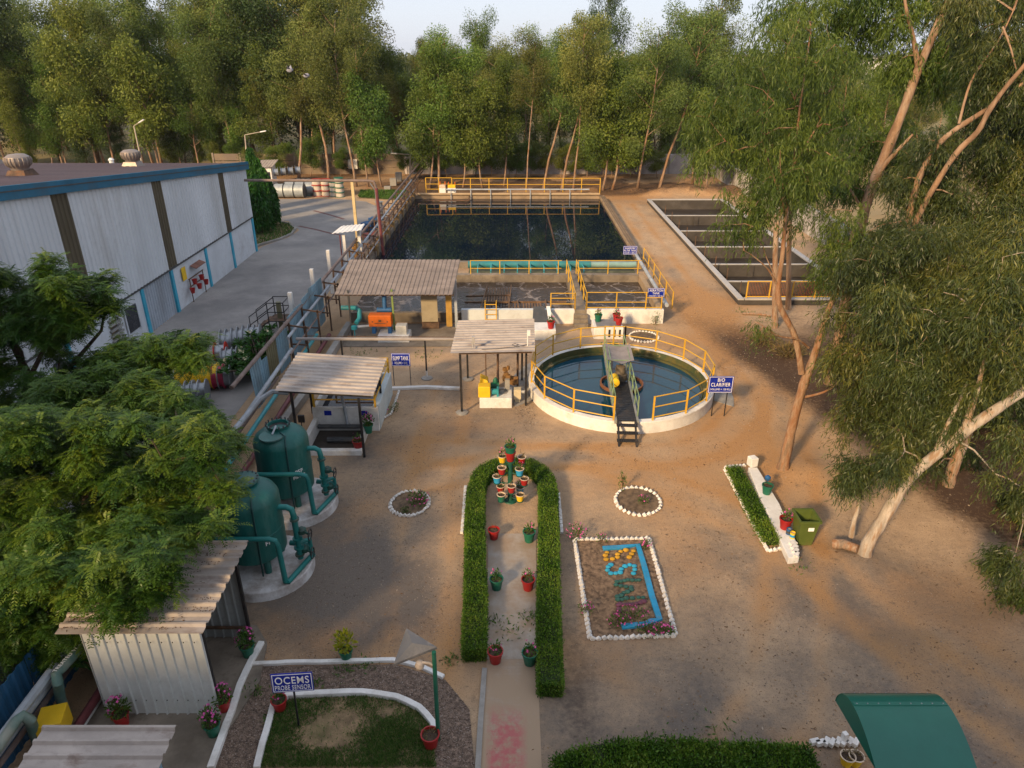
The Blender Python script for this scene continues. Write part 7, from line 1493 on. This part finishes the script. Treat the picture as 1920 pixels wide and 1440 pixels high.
# leaning white gum in the right foreground
gum('white-barked eucalyptus leaning far over beside the green bin', [[(1618, 1052, 16.7, .21), (1628, 1018, 16.7, .185), (1655, 975, 16.65, .175), (1685, 925, 16.6, .16), (1715, 886, 16.55, .15), (1752, 855, 16.5, .145), (1805, 812, 16.4, .14), (1870, 766, 16.3, .13), (1940, 722, 16.2, .12), (2010, 690, 16, .1)],
    [(1805, 812, 16.4, .1), (1830, 740, 16.6, .07), (1842, 690, 16.8, .055), (1858, 630, 17, .045), (1853, 560, 17.2, .03)], [(1752, 855, 16.5, .09), (1775, 800, 16.6, .06), (1795, 760, 16.8, .045), (1812, 720, 16.9, .03)],
    [(1596, 1006, 17.4, .09), (1602, 975, 17.4, .07), (1610, 945, 17.4, .05), (1618, 900, 17.3, .03)]],
    fill(rg, [(1660, 540), (1800, 470), (1940, 470), (1960, 720), (1860, 740), (1780, 800), (1700, 850), (1640, 900), (1585, 905), (1600, 860), (1680, 800), (1650, 700)], 56, 15.6, 17.8, .22, .38)+fill(rg, [(1580, 880), (1630, 860), (1640, 960), (1590, 970)], 5, 16.8, 17.5, .14, .22)+fill(rg, [(1840, 860), (1900, 790), (1960, 900), (1900, 960)], 7, 14.6, 15.8, .2, .3)+fill(rg, [(1860, 1020), (1910, 1010), (1960, 1130), (1890, 1130)], 6, 14, 15, .16, .24), 5600, barkwhite, gl, 5, L=.16)
gum('pale eucalyptus trunk half hidden in the dark foliage behind the leaning one', [[(1776, 916, 20.6, .2), (1786, 880, 20.6, .18), (1803, 838, 20.6, .16), (1822, 790, 20.7, .14), (1845, 715, 20.8, .12), (1868, 620, 21, .1), (1878, 520, 21.2, .06), (1885, 440, 21.3, .015)], [(1717, 850, 19.6, .1), (1712, 800, 19.6, .09), (1700, 750, 19.7, .08), (1680, 715, 19.8, .075), (1662, 685, 19.9, .07), (1644, 655, 20, .06), (1625, 600, 20.2, .04)], [(1700, 750, 19.7, .06), (1706, 690, 19.8, .045), (1725, 620, 19.9, .035), (1738, 550, 20, .02)]],
    fill(rg, [(1560, 700), (1545, 580), (1560, 500), (1650, 440), (1780, 420), (1940, 420), (1960, 700), (1850, 760), (1720, 780), (1620, 760)], 104, 18.6, 21.8, .32, .55)+fill(rg, [(1545, 600), (1560, 480), (1680, 450), (1720, 620), (1700, 760), (1600, 780), (1550, 700)], 34, 19.5, 21.8, .3, .5)+fill(rg, [(1545, 770), (1600, 740), (1660, 790), (1600, 830), (1555, 820)], 8, 18.6, 19.8, .2, .35)+fill(rg, [(1650, 780), (1760, 760), (1760, 880), (1660, 880)], 12, 18.4, 20.4, .25, .4), 13000, barkpale, gl, 7)
gum('great orange-barked eucalyptus leaning out high behind the drying beds', [[(1555, 720, 28.5, 0.245), (1580, 600, 28.6, 0.230), (1603, 470, 28.8, 0.216), (1629, 367, 29, 0.209), (1660, 290, 29.1, 0.187), (1692, 210, 29.2, 0.173), (1718, 140, 29.4, 0.158), (1748, 70, 29.6, 0.137), (1782, -10, 29.8, 0.115), (1810, -90, 30, 0.072)],
    [(1637, 345, 29, 0.101), (1660, 308, 28.8, 0.086), (1690, 275, 28.6, 0.072), (1712, 252, 28.4, 0.043)], [(1722, 130, 29.4, 0.101), (1712, 70, 29.6, 0.072), (1698, 10, 29.8, 0.058), (1690, -60, 30, 0.036)], [(1620, 400, 29, 0.058), (1590, 350, 28.6, 0.036), (1550, 320, 28.2, 0.022)]],
    fill(rg, [(1450, 20), (1640, -60), (1900, -80), (1960, 60), (1880, 160), (1740, 200), (1640, 130), (1560, 170), (1480, 150)], 46, 29.8, 32.5, .5, .85)+fill(rg, [(1500, 250), (1620, 180), (1740, 230), (1760, 330), (1680, 330), (1580, 400), (1510, 380)], 26, 29.3, 32, .4, .65), 7600, barkorange, glb, 9, L=.2, W=.034)
gum('twin-limbed eucalyptus with long bare orange boughs above the dark foliage', [[(1690, 480, 24.5, 0.132), (1712, 370, 24.6, 0.106), (1735, 308, 24.6, 0.092), (1773, 257, 24.5, 0.086), (1847, 207, 24.4, 0.079), (1920, 155, 24.2, 0.066), (2000, 100, 24, 0.040)], [(1740, 370, 24.2, 0.092), (1790, 291, 24, 0.086), (1833, 247, 23.9, 0.083), (1853, 210, 23.8, 0.079), (1885, 165, 23.7, 0.073), (1925, 118, 23.6, 0.066), (1990, 40, 23.5, 0.033)], [(1690, 640, 24.4, 0.158), (1690, 560, 24.4, 0.145), (1690, 480, 24.5, 0.132)], [(1690, 480, 24.5, 0.106), (1715, 420, 24.3, 0.099), (1740, 370, 24.2, 0.092)], [(1798, 232, 24.4, 0.046), (1822, 150, 24.6, 0.036), (1870, 80, 24.8, 0.026), (1900, 20, 25, 0.020)], [(1880, 50, 24.4, 0.033), (1895, 90, 24.2, 0.026), (1905, 130, 24, 0.020)]],
    fill(rg, [(1650, 330), (1760, 240), (1900, 60), (1960, 20), (1970, 420), (1850, 440), (1720, 470), (1600, 480), (1590, 420)], 70, 24.0, 27, .4, .7)+fill(rg, [(1780, 0), (1960, -60), (1960, 120), (1850, 130)], 16, 24.8, 27, .4, .7), 9800, barkorange, gl, 11, L=.18, W=.027)
gum('dark leafy eucalyptus filling the deep shade behind the white-barked leaning one', [[(1900, 830, 24.5, .22), (1890, 700, 24.6, .18), (1905, 560, 24.8, .14), (1930, 400, 25, .08)], [(1960, 800, 23, .2), (1915, 700, 23.2, .15), (1900, 600, 23.5, .1)]], fill(rg, [(1640, 560), (1760, 480), (1980, 380), (2000, 860), (1860, 800), (1760, 740), (1660, 720)], 64, 23.5, 27.5, .7, 1.15), 8200, barkdark, LEAF('shade_darkened_gum_leaves', [(.010, .022, .008), (.022, .040, .012), (.04, .06, .016)], .25, .05), 13, L=.2, W=.034)  # leaf colours darkened to paint deep shade behind the leaning gum
for i, (pts, lab) in enumerate((([(1455, 438, 34, .13), (1464, 400, 34, .12), (1470, 350, 34.1, .11), (1440, 250, 34.3, .05)], 'grey-stemmed young eucalyptus beside the right rim of the drying beds'), ([(1480, 432, 35.5, .13), (1484, 390, 35.5, .12), (1492, 330, 35.6, .11), (1515, 305, 35.7, .07), (1530, 240, 36, .04)], 'orange-stemmed young eucalyptus just right of the grey-stemmed one'))):
    y0 = (36.0, 39.0)[i]; pts = [(a, b2, y0+j*.1, r) for j, (a, b2, c_, r) in enumerate(pts)]; b0 = PY(*pts[0][:3])
    g0 = [(pts[0][0]-2, 720-F*math.tan(PITCH-math.atan2(H, y0)), y0, .16)]
    gum(lab, [g0+pts], fill(rg, [(1380, 180), (1560, 170), (1580, 330), (1500, 380), (1400, 360)], 18, y0-2, y0+2, .5, .9), 1500, (barkpale, barkorange)[i], glb, 20+i, L=.2, W=.034)
# low shoots and scrub at the right and on the dirt
for px, py, r, n, lab in ((1862, 1052, .5, 110, 'bright drooping gum sapling on dark litter past the leaning white trunk, upper one'), (1905, 1110, .6, 150, 'bright drooping gum sapling past the leaning white trunk, nearest the canopy'), (1915, 950, .7, 160, 'bright gum sapling in front of the deep shade past the leaning white trunk')):
    g_ = G(px, py+25); C = np.array([[g_.x, g_.y, r*.9], [g_.x+.15, g_.y+.1, r*.6]]); R = np.array([r*.6, r*.5]); t = thing('gum_sapling', lab, 'sapling', (g_.x, g_.y, 0)); place('foliage', leaves_mesh('sapling', *sprays(rg, C, R, n, L=.2, W=.026, per=10, twig=.45), rg), glb, t); mb = MB(); mb.tube([(g_.x, g_.y, -.05), (g_.x+.05, g_.y, r*1.2)], [.02, .01], 5); mb.build('stem', barkdark, t)
for k in range(16):
    x, y = rg.uniform(15.6, 21), rg.uniform(13.5, 26); r = rg.uniform(.5, 1.1); C = np.array([[x+rg.normal()*.3, y+rg.normal()*.3, r*rg.uniform(.4, 1.0)] for _ in range(5)]); R = np.full(5, r*.5)
    t = thing('undergrowth_shrub', 'dark scrubby shrub in the shaded undergrowth behind the leaning white trunk', 'shrub', (x, y, 0), 'undergrowth shrubs in the deep shade'); place('foliage', leaves_mesh('shrub', *sprays(rg, C, R, 190, L=.16, W=.034, per=9, twig=.35), rg), MATS['shade_darkened_gum_leaves'], t); mb = MB(); mb.tube([(x, y, -.05), (x+.1, y, r)], [.03, .012], 5); mb.build('stem', barkdark, t)
# ---------------------------------------------------------------- feathery tree in the left foreground
fe = LEAF('feathery_leaves', [(.009, .034, .008), (.024, .072, .010), (.052, .118, .013), (.10, .165, .015), (.17, .21, .02)], .26, .04, .45, .3)
def feathery(label, limbs, clusters, n, seed, fl=.36, pairs=9, lf=.088, lw=.030):
    rng = np.random.default_rng(seed); b0 = PY(*limbs[0][0][:3]); t = thing('feathery_tree', label, 'tree', (b0.x, b0.y, 0)); mb = MB(); paths = []
    for L in limbs:
        pts = [PY(*q[:3]) for q in L]; mb.tube(pts, [q[3] for q in L], 8); 
        for a, b2 in zip(pts, pts[1:]): paths += [a.lerp(b2, k/4) for k in range(4)]
        paths.append(pts[-1])
    C = np.array(clusters); grow_twigs(mb, paths, C, .045, .35)
    mb.build('trunk', barkdark, t, smooth=True)
    # rosettes at twig tips, each a whorl of fronds, each frond with paired leaflets
    w = C[:, 3]**2; ci = rng.choice(len(C), n, p=w/w.sum()); dirs = nrm(rng.normal(size=(n, 3))*np.array([1, 1, .8])); B = C[ci, :3]+dirs*C[ci, 3:4]*(rng.random((n, 1))**.5)*np.array([1, 1, .72])
    per = 7; B = np.repeat(B, per, 0)+rng.normal(size=(n*per, 3))*.05; az = np.tile(np.arange(per)*2*np.pi/per, n)+np.repeat(rng.random(n)*6.28, per)+rng.normal(size=n*per)*.25
    el = rng.normal(size=n*per)*.36+.10; axis = np.stack([np.cos(az)*np.cos(el), np.sin(az)*np.cos(el), np.sin(el)], 1); side = nrm(np.cross(axis, np.array([0, 0, 1.0]))); up = np.cross(side, axis)
    m = n*per; Lf = fl*(.65+.6*rng.random(m)); u = (np.arange(pairs)+.8)/pairs; tint = np.clip(np.repeat(.34*rng.random(len(C))[ci]+.34*rng.random(n)**1.5+.10*dirs[:, 2], per)+.14*rng.random(m), 0, 1)
    Ps = []; Ds = []; Ls = []; Ts = []; Ns = []
    for uu in u:
        base = B+axis*(Lf*uu)[:, None]; base[:, 2] -= Lf*.38*uu**2
        for sg in (-1, 1):
            Ps.append(base); Ds.append(side*sg+axis*.55+np.array([0, 0, -.22])+rng.normal(size=(m, 3))*.12); Ls.append(np.full(m, lf*(1.15-.55*abs(uu-.45)))); Ts.append(np.clip(tint+.12*rng.random(m)+.1*uu, 0, 1)); Ns.append(up+rng.normal(size=(m, 3))*.18)
    place('crown', leaves_mesh('feathery_crown', np.concatenate(Ps), np.concatenate(Ds), np.concatenate(Ls), lw, np.concatenate(Ts), rng, np.concatenate(Ns)), fe, t)
rf2 = np.random.default_rng(66)
feathery('feathery green tree overhanging the deep blue fence and the white shed roof', [[(150, 1120, 16.8, .2), (160, 1000, 16.6, .17), (165, 930, 16.5, .15), (130, 860, 16.5, .1), (90, 800, 16.6, .06)], [(165, 930, 16.5, .12), (230, 870, 16.4, .09), (300, 820, 16.5, .06), (370, 790, 16.7, .03)], [(160, 1000, 16.6, .1), (100, 960, 15.8, .08), (40, 940, 15, .05)], [(160, 1000, 16.6, .1), (260, 970, 15.8, .08), (340, 950, 15.4, .05), (400, 920, 15.3, .03)], [(160, 1010, 16.6, .1), (180, 1060, 15, .07), (150, 1110, 13.9, .05), (110, 1160, 13.2, .03)], [(200, 1000, 16, .06), (260, 1040, 14.8, .05), (250, 1090, 14, .03)]],
    fill(rf2, [(-40, 780), (120, 770), (260, 790), (400, 800), (440, 850), (445, 880), (415, 930), (400, 985), (330, 1010), (300, 1060), (270, 1130), (200, 1150), (150, 1180), (40, 1200), (-40, 1180)], 135, 13.6, 17.8, .34, .62)+fill(rf2, [(-40, 1050), (150, 1040), (330, 1020), (315, 1120), (220, 1160), (150, 1230), (40, 1230), (-40, 1210)], 60, 11.1, 12.1, .2, .36)+fill(rf2, [(60, 980), (400, 960), (430, 1005), (330, 1030), (60, 1060)], 22, 12.4, 14, .26, .42)+fill(rf2, [(210, 640), (330, 645), (380, 655), (370, 685), (300, 690), (210, 690)], 14, 19.6, 21.2, .3, .5)+fill(rf2, [(80, 690), (230, 690), (330, 745), (330, 800), (200, 790), (60, 770)], 24, 17.6, 19.6, .32, .52)+fill(rf2, [(290, 752), (350, 742), (440, 765), (455, 840), (300, 840)], 13, 17.2, 18.8, .26, .42)+fill(rf2, [(150, 690), (300, 700), (320, 750), (300, 800), (150, 790)], 14, 18, 20, .32, .5)+fill(rf2, [(180, 760), (300, 775), (430, 790), (440, 820), (300, 820), (180, 800)], 10, 17.4, 18.4, .26, .42), 6000, 71)
feathery('feathery green tree with slender dark boughs before the factory wall', [[(40, 860, 22.5, .2), (50, 760, 22.4, .16), (52, 700, 22.3, .13), (20, 640, 22, .08), (0, 600, 21.8, .05)], [(50, 720, 22.3, .1), (80, 660, 22.3, .07), (100, 600, 22.4, .05), (110, 540, 22.5, .03)], [(50, 720, 22.3, .09), (40, 660, 22, .06), (15, 620, 21.6, .04)], [(50, 750, 22.4, .12), (130, 690, 22.6, .08), (190, 620, 23, .05), (200, 560, 23.2, .03)], [(50, 750, 22.4, .1), (160, 720, 22.6, .08), (270, 690, 23.2, .05), (350, 670, 23.8, .03)]],
    fill(rf2, [(-40, 470), (10, 465), (20, 560), (-40, 600)], 5, 21, 22.4, .3, .5)+fill(rf2, [(50, 480), (115, 490), (110, 540), (60, 530)], 6, 21.8, 22.8, .28, .42)+fill(rf2, [(125, 505), (205, 520), (215, 580), (130, 600)], 16, 22, 23.4, .32, .5)+fill(rf2, [(20, 540), (120, 520), (140, 600), (120, 690), (20, 650), (-40, 640)], 34, 21, 23.4, .38, .62)+fill(rf2, [(110, 680), (240, 640), (310, 650), (300, 700), (220, 760), (120, 760)], 36, 21.6, 24, .38, .62)+fill(rf2, [(-40, 640), (40, 690), (150, 740), (140, 800), (-40, 800)], 30, 20.4, 22.6, .38, .62)+fill(rf2, [(300, 640), (360, 620), (400, 660), (390, 685), (320, 690)], 10, 22.6, 24.4, .3, .5), 3400, 73)
mb = MB(); P, D, L, W, ti = leaf_puff(rf2, 40, (-9.9, 11.9, 1.1), (.3, .3, .3), .4, .08)
tag(place('banana_shoot', leaves_mesh('shoot', P, D, L, W, ti, rf2), frl), 'broad-leaved green shoot between the grey and blue fences', 'plant')
# ---------------------------------------------------------------- grass, litter
rl = np.random.default_rng(88)
def scatter(poly, n, rng):
    xs_ = [p[0] for p in poly]; ys_ = [p[1] for p in poly]; out = []
    while len(out) < n:
        x, y = rng.uniform(min(xs_), max(xs_)), rng.uniform(min(ys_), max(ys_))
        if inpoly(x, y, poly): out.append((x, y))
    return np.array(out)
grassm = LEAF('grass_blades', [(.03, .085, .016), (.055, .14, .022), (.10, .19, .035), (.20, .21, .07)], .3, 0)
xy = scatter([tuple(p) for p in lw], 46000, rl); bare = blob(xy[:, 0], xy[:, 1], *G(640, 1350)[:2], .85, .42)+blob(xy[:, 0], xy[:, 1], *G(600, 1385)[:2], .6, .35)+.45*blob(xy[:, 0], xy[:, 1], *G(740, 1335)[:2], .35, .2); kp = rl.random(len(xy)) > np.clip(bare*1.15+.35*(vnoise(xy[:, 0], xy[:, 1], .35, 5) > .62)+sst(11.3, 12.1, xy[:, 1])*.35, 0, .985); xy = xy[kp]; n = len(xy)
tag(place('lawn_grass', leaves_mesh('blades', np.concatenate([xy, np.full((n, 1), .012)], 1), rl.normal(size=(n, 3))*.6+np.array([0, 0, 1]), .07*(.6+.8*rl.random(n)), .014, np.clip(rl.random(n)**1.3, 0, 1), rl), grassm), 'short patchy green grass on the small lawn', 'grass', kind='stuff')
tuft = []
for poly, k in ((isl, 9000), ([tuple(G(*p)[:2]) for p in ((672, 371), (764, 377), (768, 359), (676, 358))], 5000)):
    q = scatter([tuple(p)[:2] for p in poly], k, rl); tuft.append(np.concatenate([q, np.full((k, 1), .03)], 1))
P = np.concatenate(tuft); n = len(P); tag(place('verge_grass', leaves_mesh('tufts', P, rl.normal(size=(n, 3))*.5+np.array([0, 0, 1]), .22*(.6+.8*rl.random(n)), .06, rl.random(n)*.8, rl), grassm), 'rough grass on the island and the strip beyond the yard', 'grass', kind='stuff')
# weeds around kerbs and in the gravel
pts = []
for px, py, r, k in ((690, 1250, .25, 60), (648, 1256, .3, 70), (590, 1285, .2, 60), (478, 1300, .18, 60), (462, 1290, .2, 50), (505, 1350, .2, 40), (925, 1165, .25, 70), (1000, 1155, .3, 80), (960, 1180, .4, 60), (845, 1240, .2, 60), (1220, 1385, .3, 60), (600, 700, .5, 60), (680, 662, .8, 90), (800, 665, .9, 90), (1225, 625, .6, 50), (1440, 600, .9, 120), (1395, 585, .5, 60), (1430, 660, .8, 60), (1345, 1378, .5, 50), (770, 925, .2, 30), (1500, 1060, .4, 25)):
    g_ = G(px, py); q = rl.normal(size=(k, 2))*r*.5; pts.append(np.concatenate([q+np.array([g_.x, g_.y]), np.full((k, 1), .01)], 1))
P = np.concatenate(pts); n = len(P); tag(place('weeds', leaves_mesh('weeds', P, rl.normal(size=(n, 3))*.9+np.array([0, 0, .7]), .11*(.5+rl.random(n)), .035, rl.random(n), rl), grassm), 'scattered small weeds along kerbs and on the dirt', 'weeds', kind='stuff')
lit = []
for (x0, x1, y0, y1, k) in ((-6, 9, 8.5, 24, 5200), (2, 18, 9, 24, 7000), (8.9, 13.3, 24, 46, 2600), (-5, 1, 22, 33, 1500), (14, 22, 12, 30, 5000), (-12, 24, 73, 88, 6000), (9, 14, 46, 72, 1200)):
    q = np.stack([rl.uniform(x0, x1, k), rl.uniform(y0, y1, k)], 1); lit.append(q[vnoise(q[:, 0], q[:, 1], 1.6, 61) > .44])
q = np.concatenate(lit); ok = (np.hypot(q[:, 0]-CX, q[:, 1]-CY) > CR+.1) & ~((np.abs(q[:, 0]) < 1.5) & (q[:, 1] > 11.5) & (q[:, 1] < 21.8)); q = q[ok]; n = len(q)
zq = np.array([gz(*p) for p in q])+.012; sz = .030*(.3+1.1*rl.random(n)**2)*(1+q[:, 1]/60)
D = rl.normal(size=(n, 3))*np.array([1, 1, .15]); Nn = rl.normal(size=(n, 3))*.35+np.array([0, 0, 1])
tag(place('leaf_litter', leaves_mesh('litter', np.concatenate([q, zq[:, None]], 1), D, sz*1.9, sz*.7, rl.random(n), rl, Nn), LEAF('litter', [(.07, .042, .025), (.16, .09, .045), (.27, .17, .09), (.10, .075, .06), (.42, .34, .26)], .05, 0, .9, .1), origin=(0, 0, 0)), 'dry leaves and bits of litter scattered over the dirt', 'leaf litter', kind='stuff')
# unseen block added behind the viewpoint to cast shade over the near yard
ob_ = thing('shade_block', 'plain flat-roofed block added unseen behind the viewpoint to shade the near yard', 'building', (-6, -9, 0))
mb = MB(); mb.span(-26, 10, -13, -5, -.1, 10.8); mb.build('wall', cream, ob_)
mb = MB(); mb.span(-26.3, 10.3, -13.3, -4.7, 10.803, 11.4); mb.build('roof', concrete, ob_)
for fl_ in range(3):
    for k in range(9): mb = MB(); x = -24+k*3.9; mb.span(x, x+1.6, -4.995, -4.96, 1.0+fl_*3.3, 2.4+fl_*3.3); mb.build('window', MATS['dark_glass'], ob_)
def pebbles(name, label, polys, mat_cols, seed, zf=None):
    r_ = np.random.default_rng(seed); q = np.concatenate([scatter(p, k, r_) for p, k in polys]); n = len(q); zz = np.array([gz(*p) for p in q]) if zf is None else np.full(n, zf)
    sz = np.concatenate([np.full(k, s_) for (p, k), s_ in zip(polys, zf_s[name])])*(.45+1.0*r_.random(n)**2)
    O = np.array([(1, 0, 0), (0, 1, 0), (-1, 0, 0), (0, -1, 0), (0, 0, .75), (0, 0, -.6)], float); a = r_.random(n)*6.28; O = O[None]*(.7+.6*r_.random((n, 6, 1)))
    x = O[..., 0]*np.cos(a)[:, None]-O[..., 1]*np.sin(a)[:, None]; y = O[..., 0]*np.sin(a)[:, None]+O[..., 1]*np.cos(a)[:, None]
    V = np.stack([q[:, :1]+x*sz[:, None], q[:, 1:]+y*sz[:, None]*.8, zz[:, None]+(O[..., 2]+.3)*sz[:, None]], -1).reshape(-1, 3)
    T = np.array([(0, 1, 4), (1, 2, 4), (2, 3, 4), (3, 0, 4), (1, 0, 5), (2, 1, 5), (3, 2, 5), (0, 3, 5)]); Fc = (np.arange(n)[:, None, None]*6+T[None]).reshape(-1, 3)
    tag(place(name, mesh_np(name, V, Fc, np.repeat(r_.random(n), 8)), LEAF(name+'_stone', mat_cols, 0, 0, .9, .2), origin=(0, 0, 0)), label, 'gravel', kind='stuff')
zf_s = {'gravel_stones': [.015], 'yard_stones': [.014, .014, .016, .026, .02, .022]}
pebbles('gravel_stones', 'brown and grey stones of the gravel strip', [([tuple(p) for p in gb], 9000)], [(.10, .07, .055), (.20, .145, .11), (.30, .22, .175), (.44, .37, .32)], 301, .012)
pebbles('yard_stones', 'loose grit and stones on the dirt', [([(-6.4, 12.8), (-1.3, 12.8), (-1.6, 22), (-5.4, 22)], 6500), ([(1.4, 8.5), (13, 8.5), (13, 21), (1.6, 21)], 4200), ([(-5, 22), (1, 22), (1, 26), (-5, 29)], 1500), ([(.2, 25.2), (1.2, 24.6), (1.0, 27.0), (.1, 27.2)], 260), ([(8.9, 24), (13.2, 24), (13.2, 46), (9.5, 46)], 1500), ([(8.9, 46), (13.2, 46), (13, 74), (9.5, 74)], 900)], [(.10, .08, .065), (.20, .155, .12), (.32, .25, .185), (.44, .38, .31)], 303)
# fallen wood
for a_, b3, r, lab in (((1392, 590), (1445, 594), .07, 'pale fallen branch lying in front of the drying beds'), ((1560, 1028), (1604, 1046), .16, 'short felled log lying at the foot of the leaning white trunk'), ((1440, 660), (1500, 640), .03, 'thin dead branch on the dirt beside the drying beds')):
    p0, p1 = G(*a_), G(*b3); p0.z = gz(p0.x, p0.y)+r; p1.z = gz(p1.x, p1.y)+r; mb = MB(); mb.tube([p0, p0.lerp(p1, .5)+Vector((0, .06, .02)), p1], [r, r*.95, r*.8], 10); tag(mb.build('fallen_branch', barkpale, smooth=True), lab, 'branch')
for px, py, lab in ((1432, 645, 'dry brown bush on the dirt left of the forked eucalyptus'), (1478, 668, 'smaller dry bush at the foot of the slope beside the forked eucalyptus')):
    g_ = G(px, py); P, D, L, W, ti = leaf_puff(rl, 900, (g_.x, g_.y, .3), (.8, .6, .3), .22, .025); t = thing('dry_bush', lab, 'bush', (g_.x, g_.y, 0)); place('twigs', leaves_mesh('dry_twigs', P, D, L, W, ti, rl), dryleaf, t)
    mb = MB()
    for k in range(7): mb.tube([(g_.x, g_.y, -.02), (g_.x+random.uniform(-.7, .7), g_.y+random.uniform(-.5, .5), random.uniform(.3, .7))], [.02, .006], 5)
    mb.build('stems', barkdark, t)
# ---------------------------------------------------------------- light, sky, camera
HAZE = .0001
SUN_EL, SUN_AZ = 25.0, 215.0        # compass-style azimuth of the sun measured from +Y towards +X
w = bpy.data.worlds.new('World'); sc.world = w; w.use_nodes = True; nt = w.node_tree; nt.nodes.clear()
sky = nt.nodes.new('ShaderNodeTexSky'); sky.sky_type = 'NISHITA'; sky.sun_disc = False; sky.sun_elevation = math.radians(SUN_EL); sky.sun_rotation = math.radians(SUN_AZ); sky.air_density = 1.0; sky.dust_density = 1.0; sky.ozone_density = 4.0
bg = nt.nodes.new('ShaderNodeBackground'); bg.inputs['Strength'].default_value = .012; ow = nt.nodes.new('ShaderNodeOutputWorld'); nt.links.new(sky.outputs[0], bg.inputs[0])
hz = nt.nodes.new('ShaderNodeBackground'); hz.inputs['Color'].default_value = (.87, .90, 1.01, 1); hz.inputs['Strength'].default_value = .315     # even milky haze over the whole sky
ad_ = nt.nodes.new('ShaderNodeAddShader'); nt.links.new(bg.outputs[0], ad_.inputs[0]); nt.links.new(hz.outputs[0], ad_.inputs[1]); nt.links.new(ad_.outputs[0], ow.inputs[0])
sl = bpy.data.lights.new('sun', 'SUN'); sl.energy = 2.3; sl.angle = math.radians(6); sl.color = (1.0, .70, .38); so = bpy.data.objects.new('sun', sl); COL.objects.link(so)
el, az = math.radians(SUN_EL), math.radians(SUN_AZ); to_sun = Vector((math.sin(az)*math.cos(el), math.cos(az)*math.cos(el), math.sin(el)))
so.rotation_euler = to_sun.to_track_quat('Z', 'Y').to_euler(); so.location = to_sun*60
cd = bpy.data.cameras.new('camera'); cd.sensor_width = 36; cd.lens = F/1920*36; cd.clip_end = 5000; cd.clip_start = .1
co = bpy.data.objects.new('camera', cd); COL.objects.link(co); co.location = (0, 0, H); co.rotation_euler = (math.pi/2-PITCH, 0, 0); sc.camera = co
vs_ = sc.view_settings; vs_.view_transform = 'Standard'; vs_.look = 'None'; vs_.exposure = 1.38; vs_.gamma = 1; vs_.use_curve_mapping = False
sc.render.engine = 'CYCLES'; sc.cycles.use_denoising = True; sc.cycles.max_bounces = 6; sc.cycles.transparent_max_bounces = 4; sc.cycles.caustics_reflective = False; sc.cycles.caustics_refractive = False

hm = bpy.data.materials.new('haze_air'); hm.use_nodes = True; hn = hm.node_tree; hn.nodes.clear()
pv = hn.nodes.new('ShaderNodeVolumePrincipled'); pv.inputs['Color'].default_value = (.86, .88, .93, 1); pv.inputs['Density'].default_value = HAZE; pv.inputs['Anisotropy'].default_value = .2
ho = hn.nodes.new('ShaderNodeOutputMaterial'); hn.links.new(pv.outputs[0], ho.inputs['Volume'])
if HAZE > 0:
    mb = MB(); mb.span(-1600, 1600, -320, 1850, -4, 36); hb_ = mb.build('haze', hm, origin=(0, 0, 0)); tag(hb_, 'thin pale haze hanging over the whole place', 'haze', kind='stuff')
sc.cycles.volume_bounces = 0
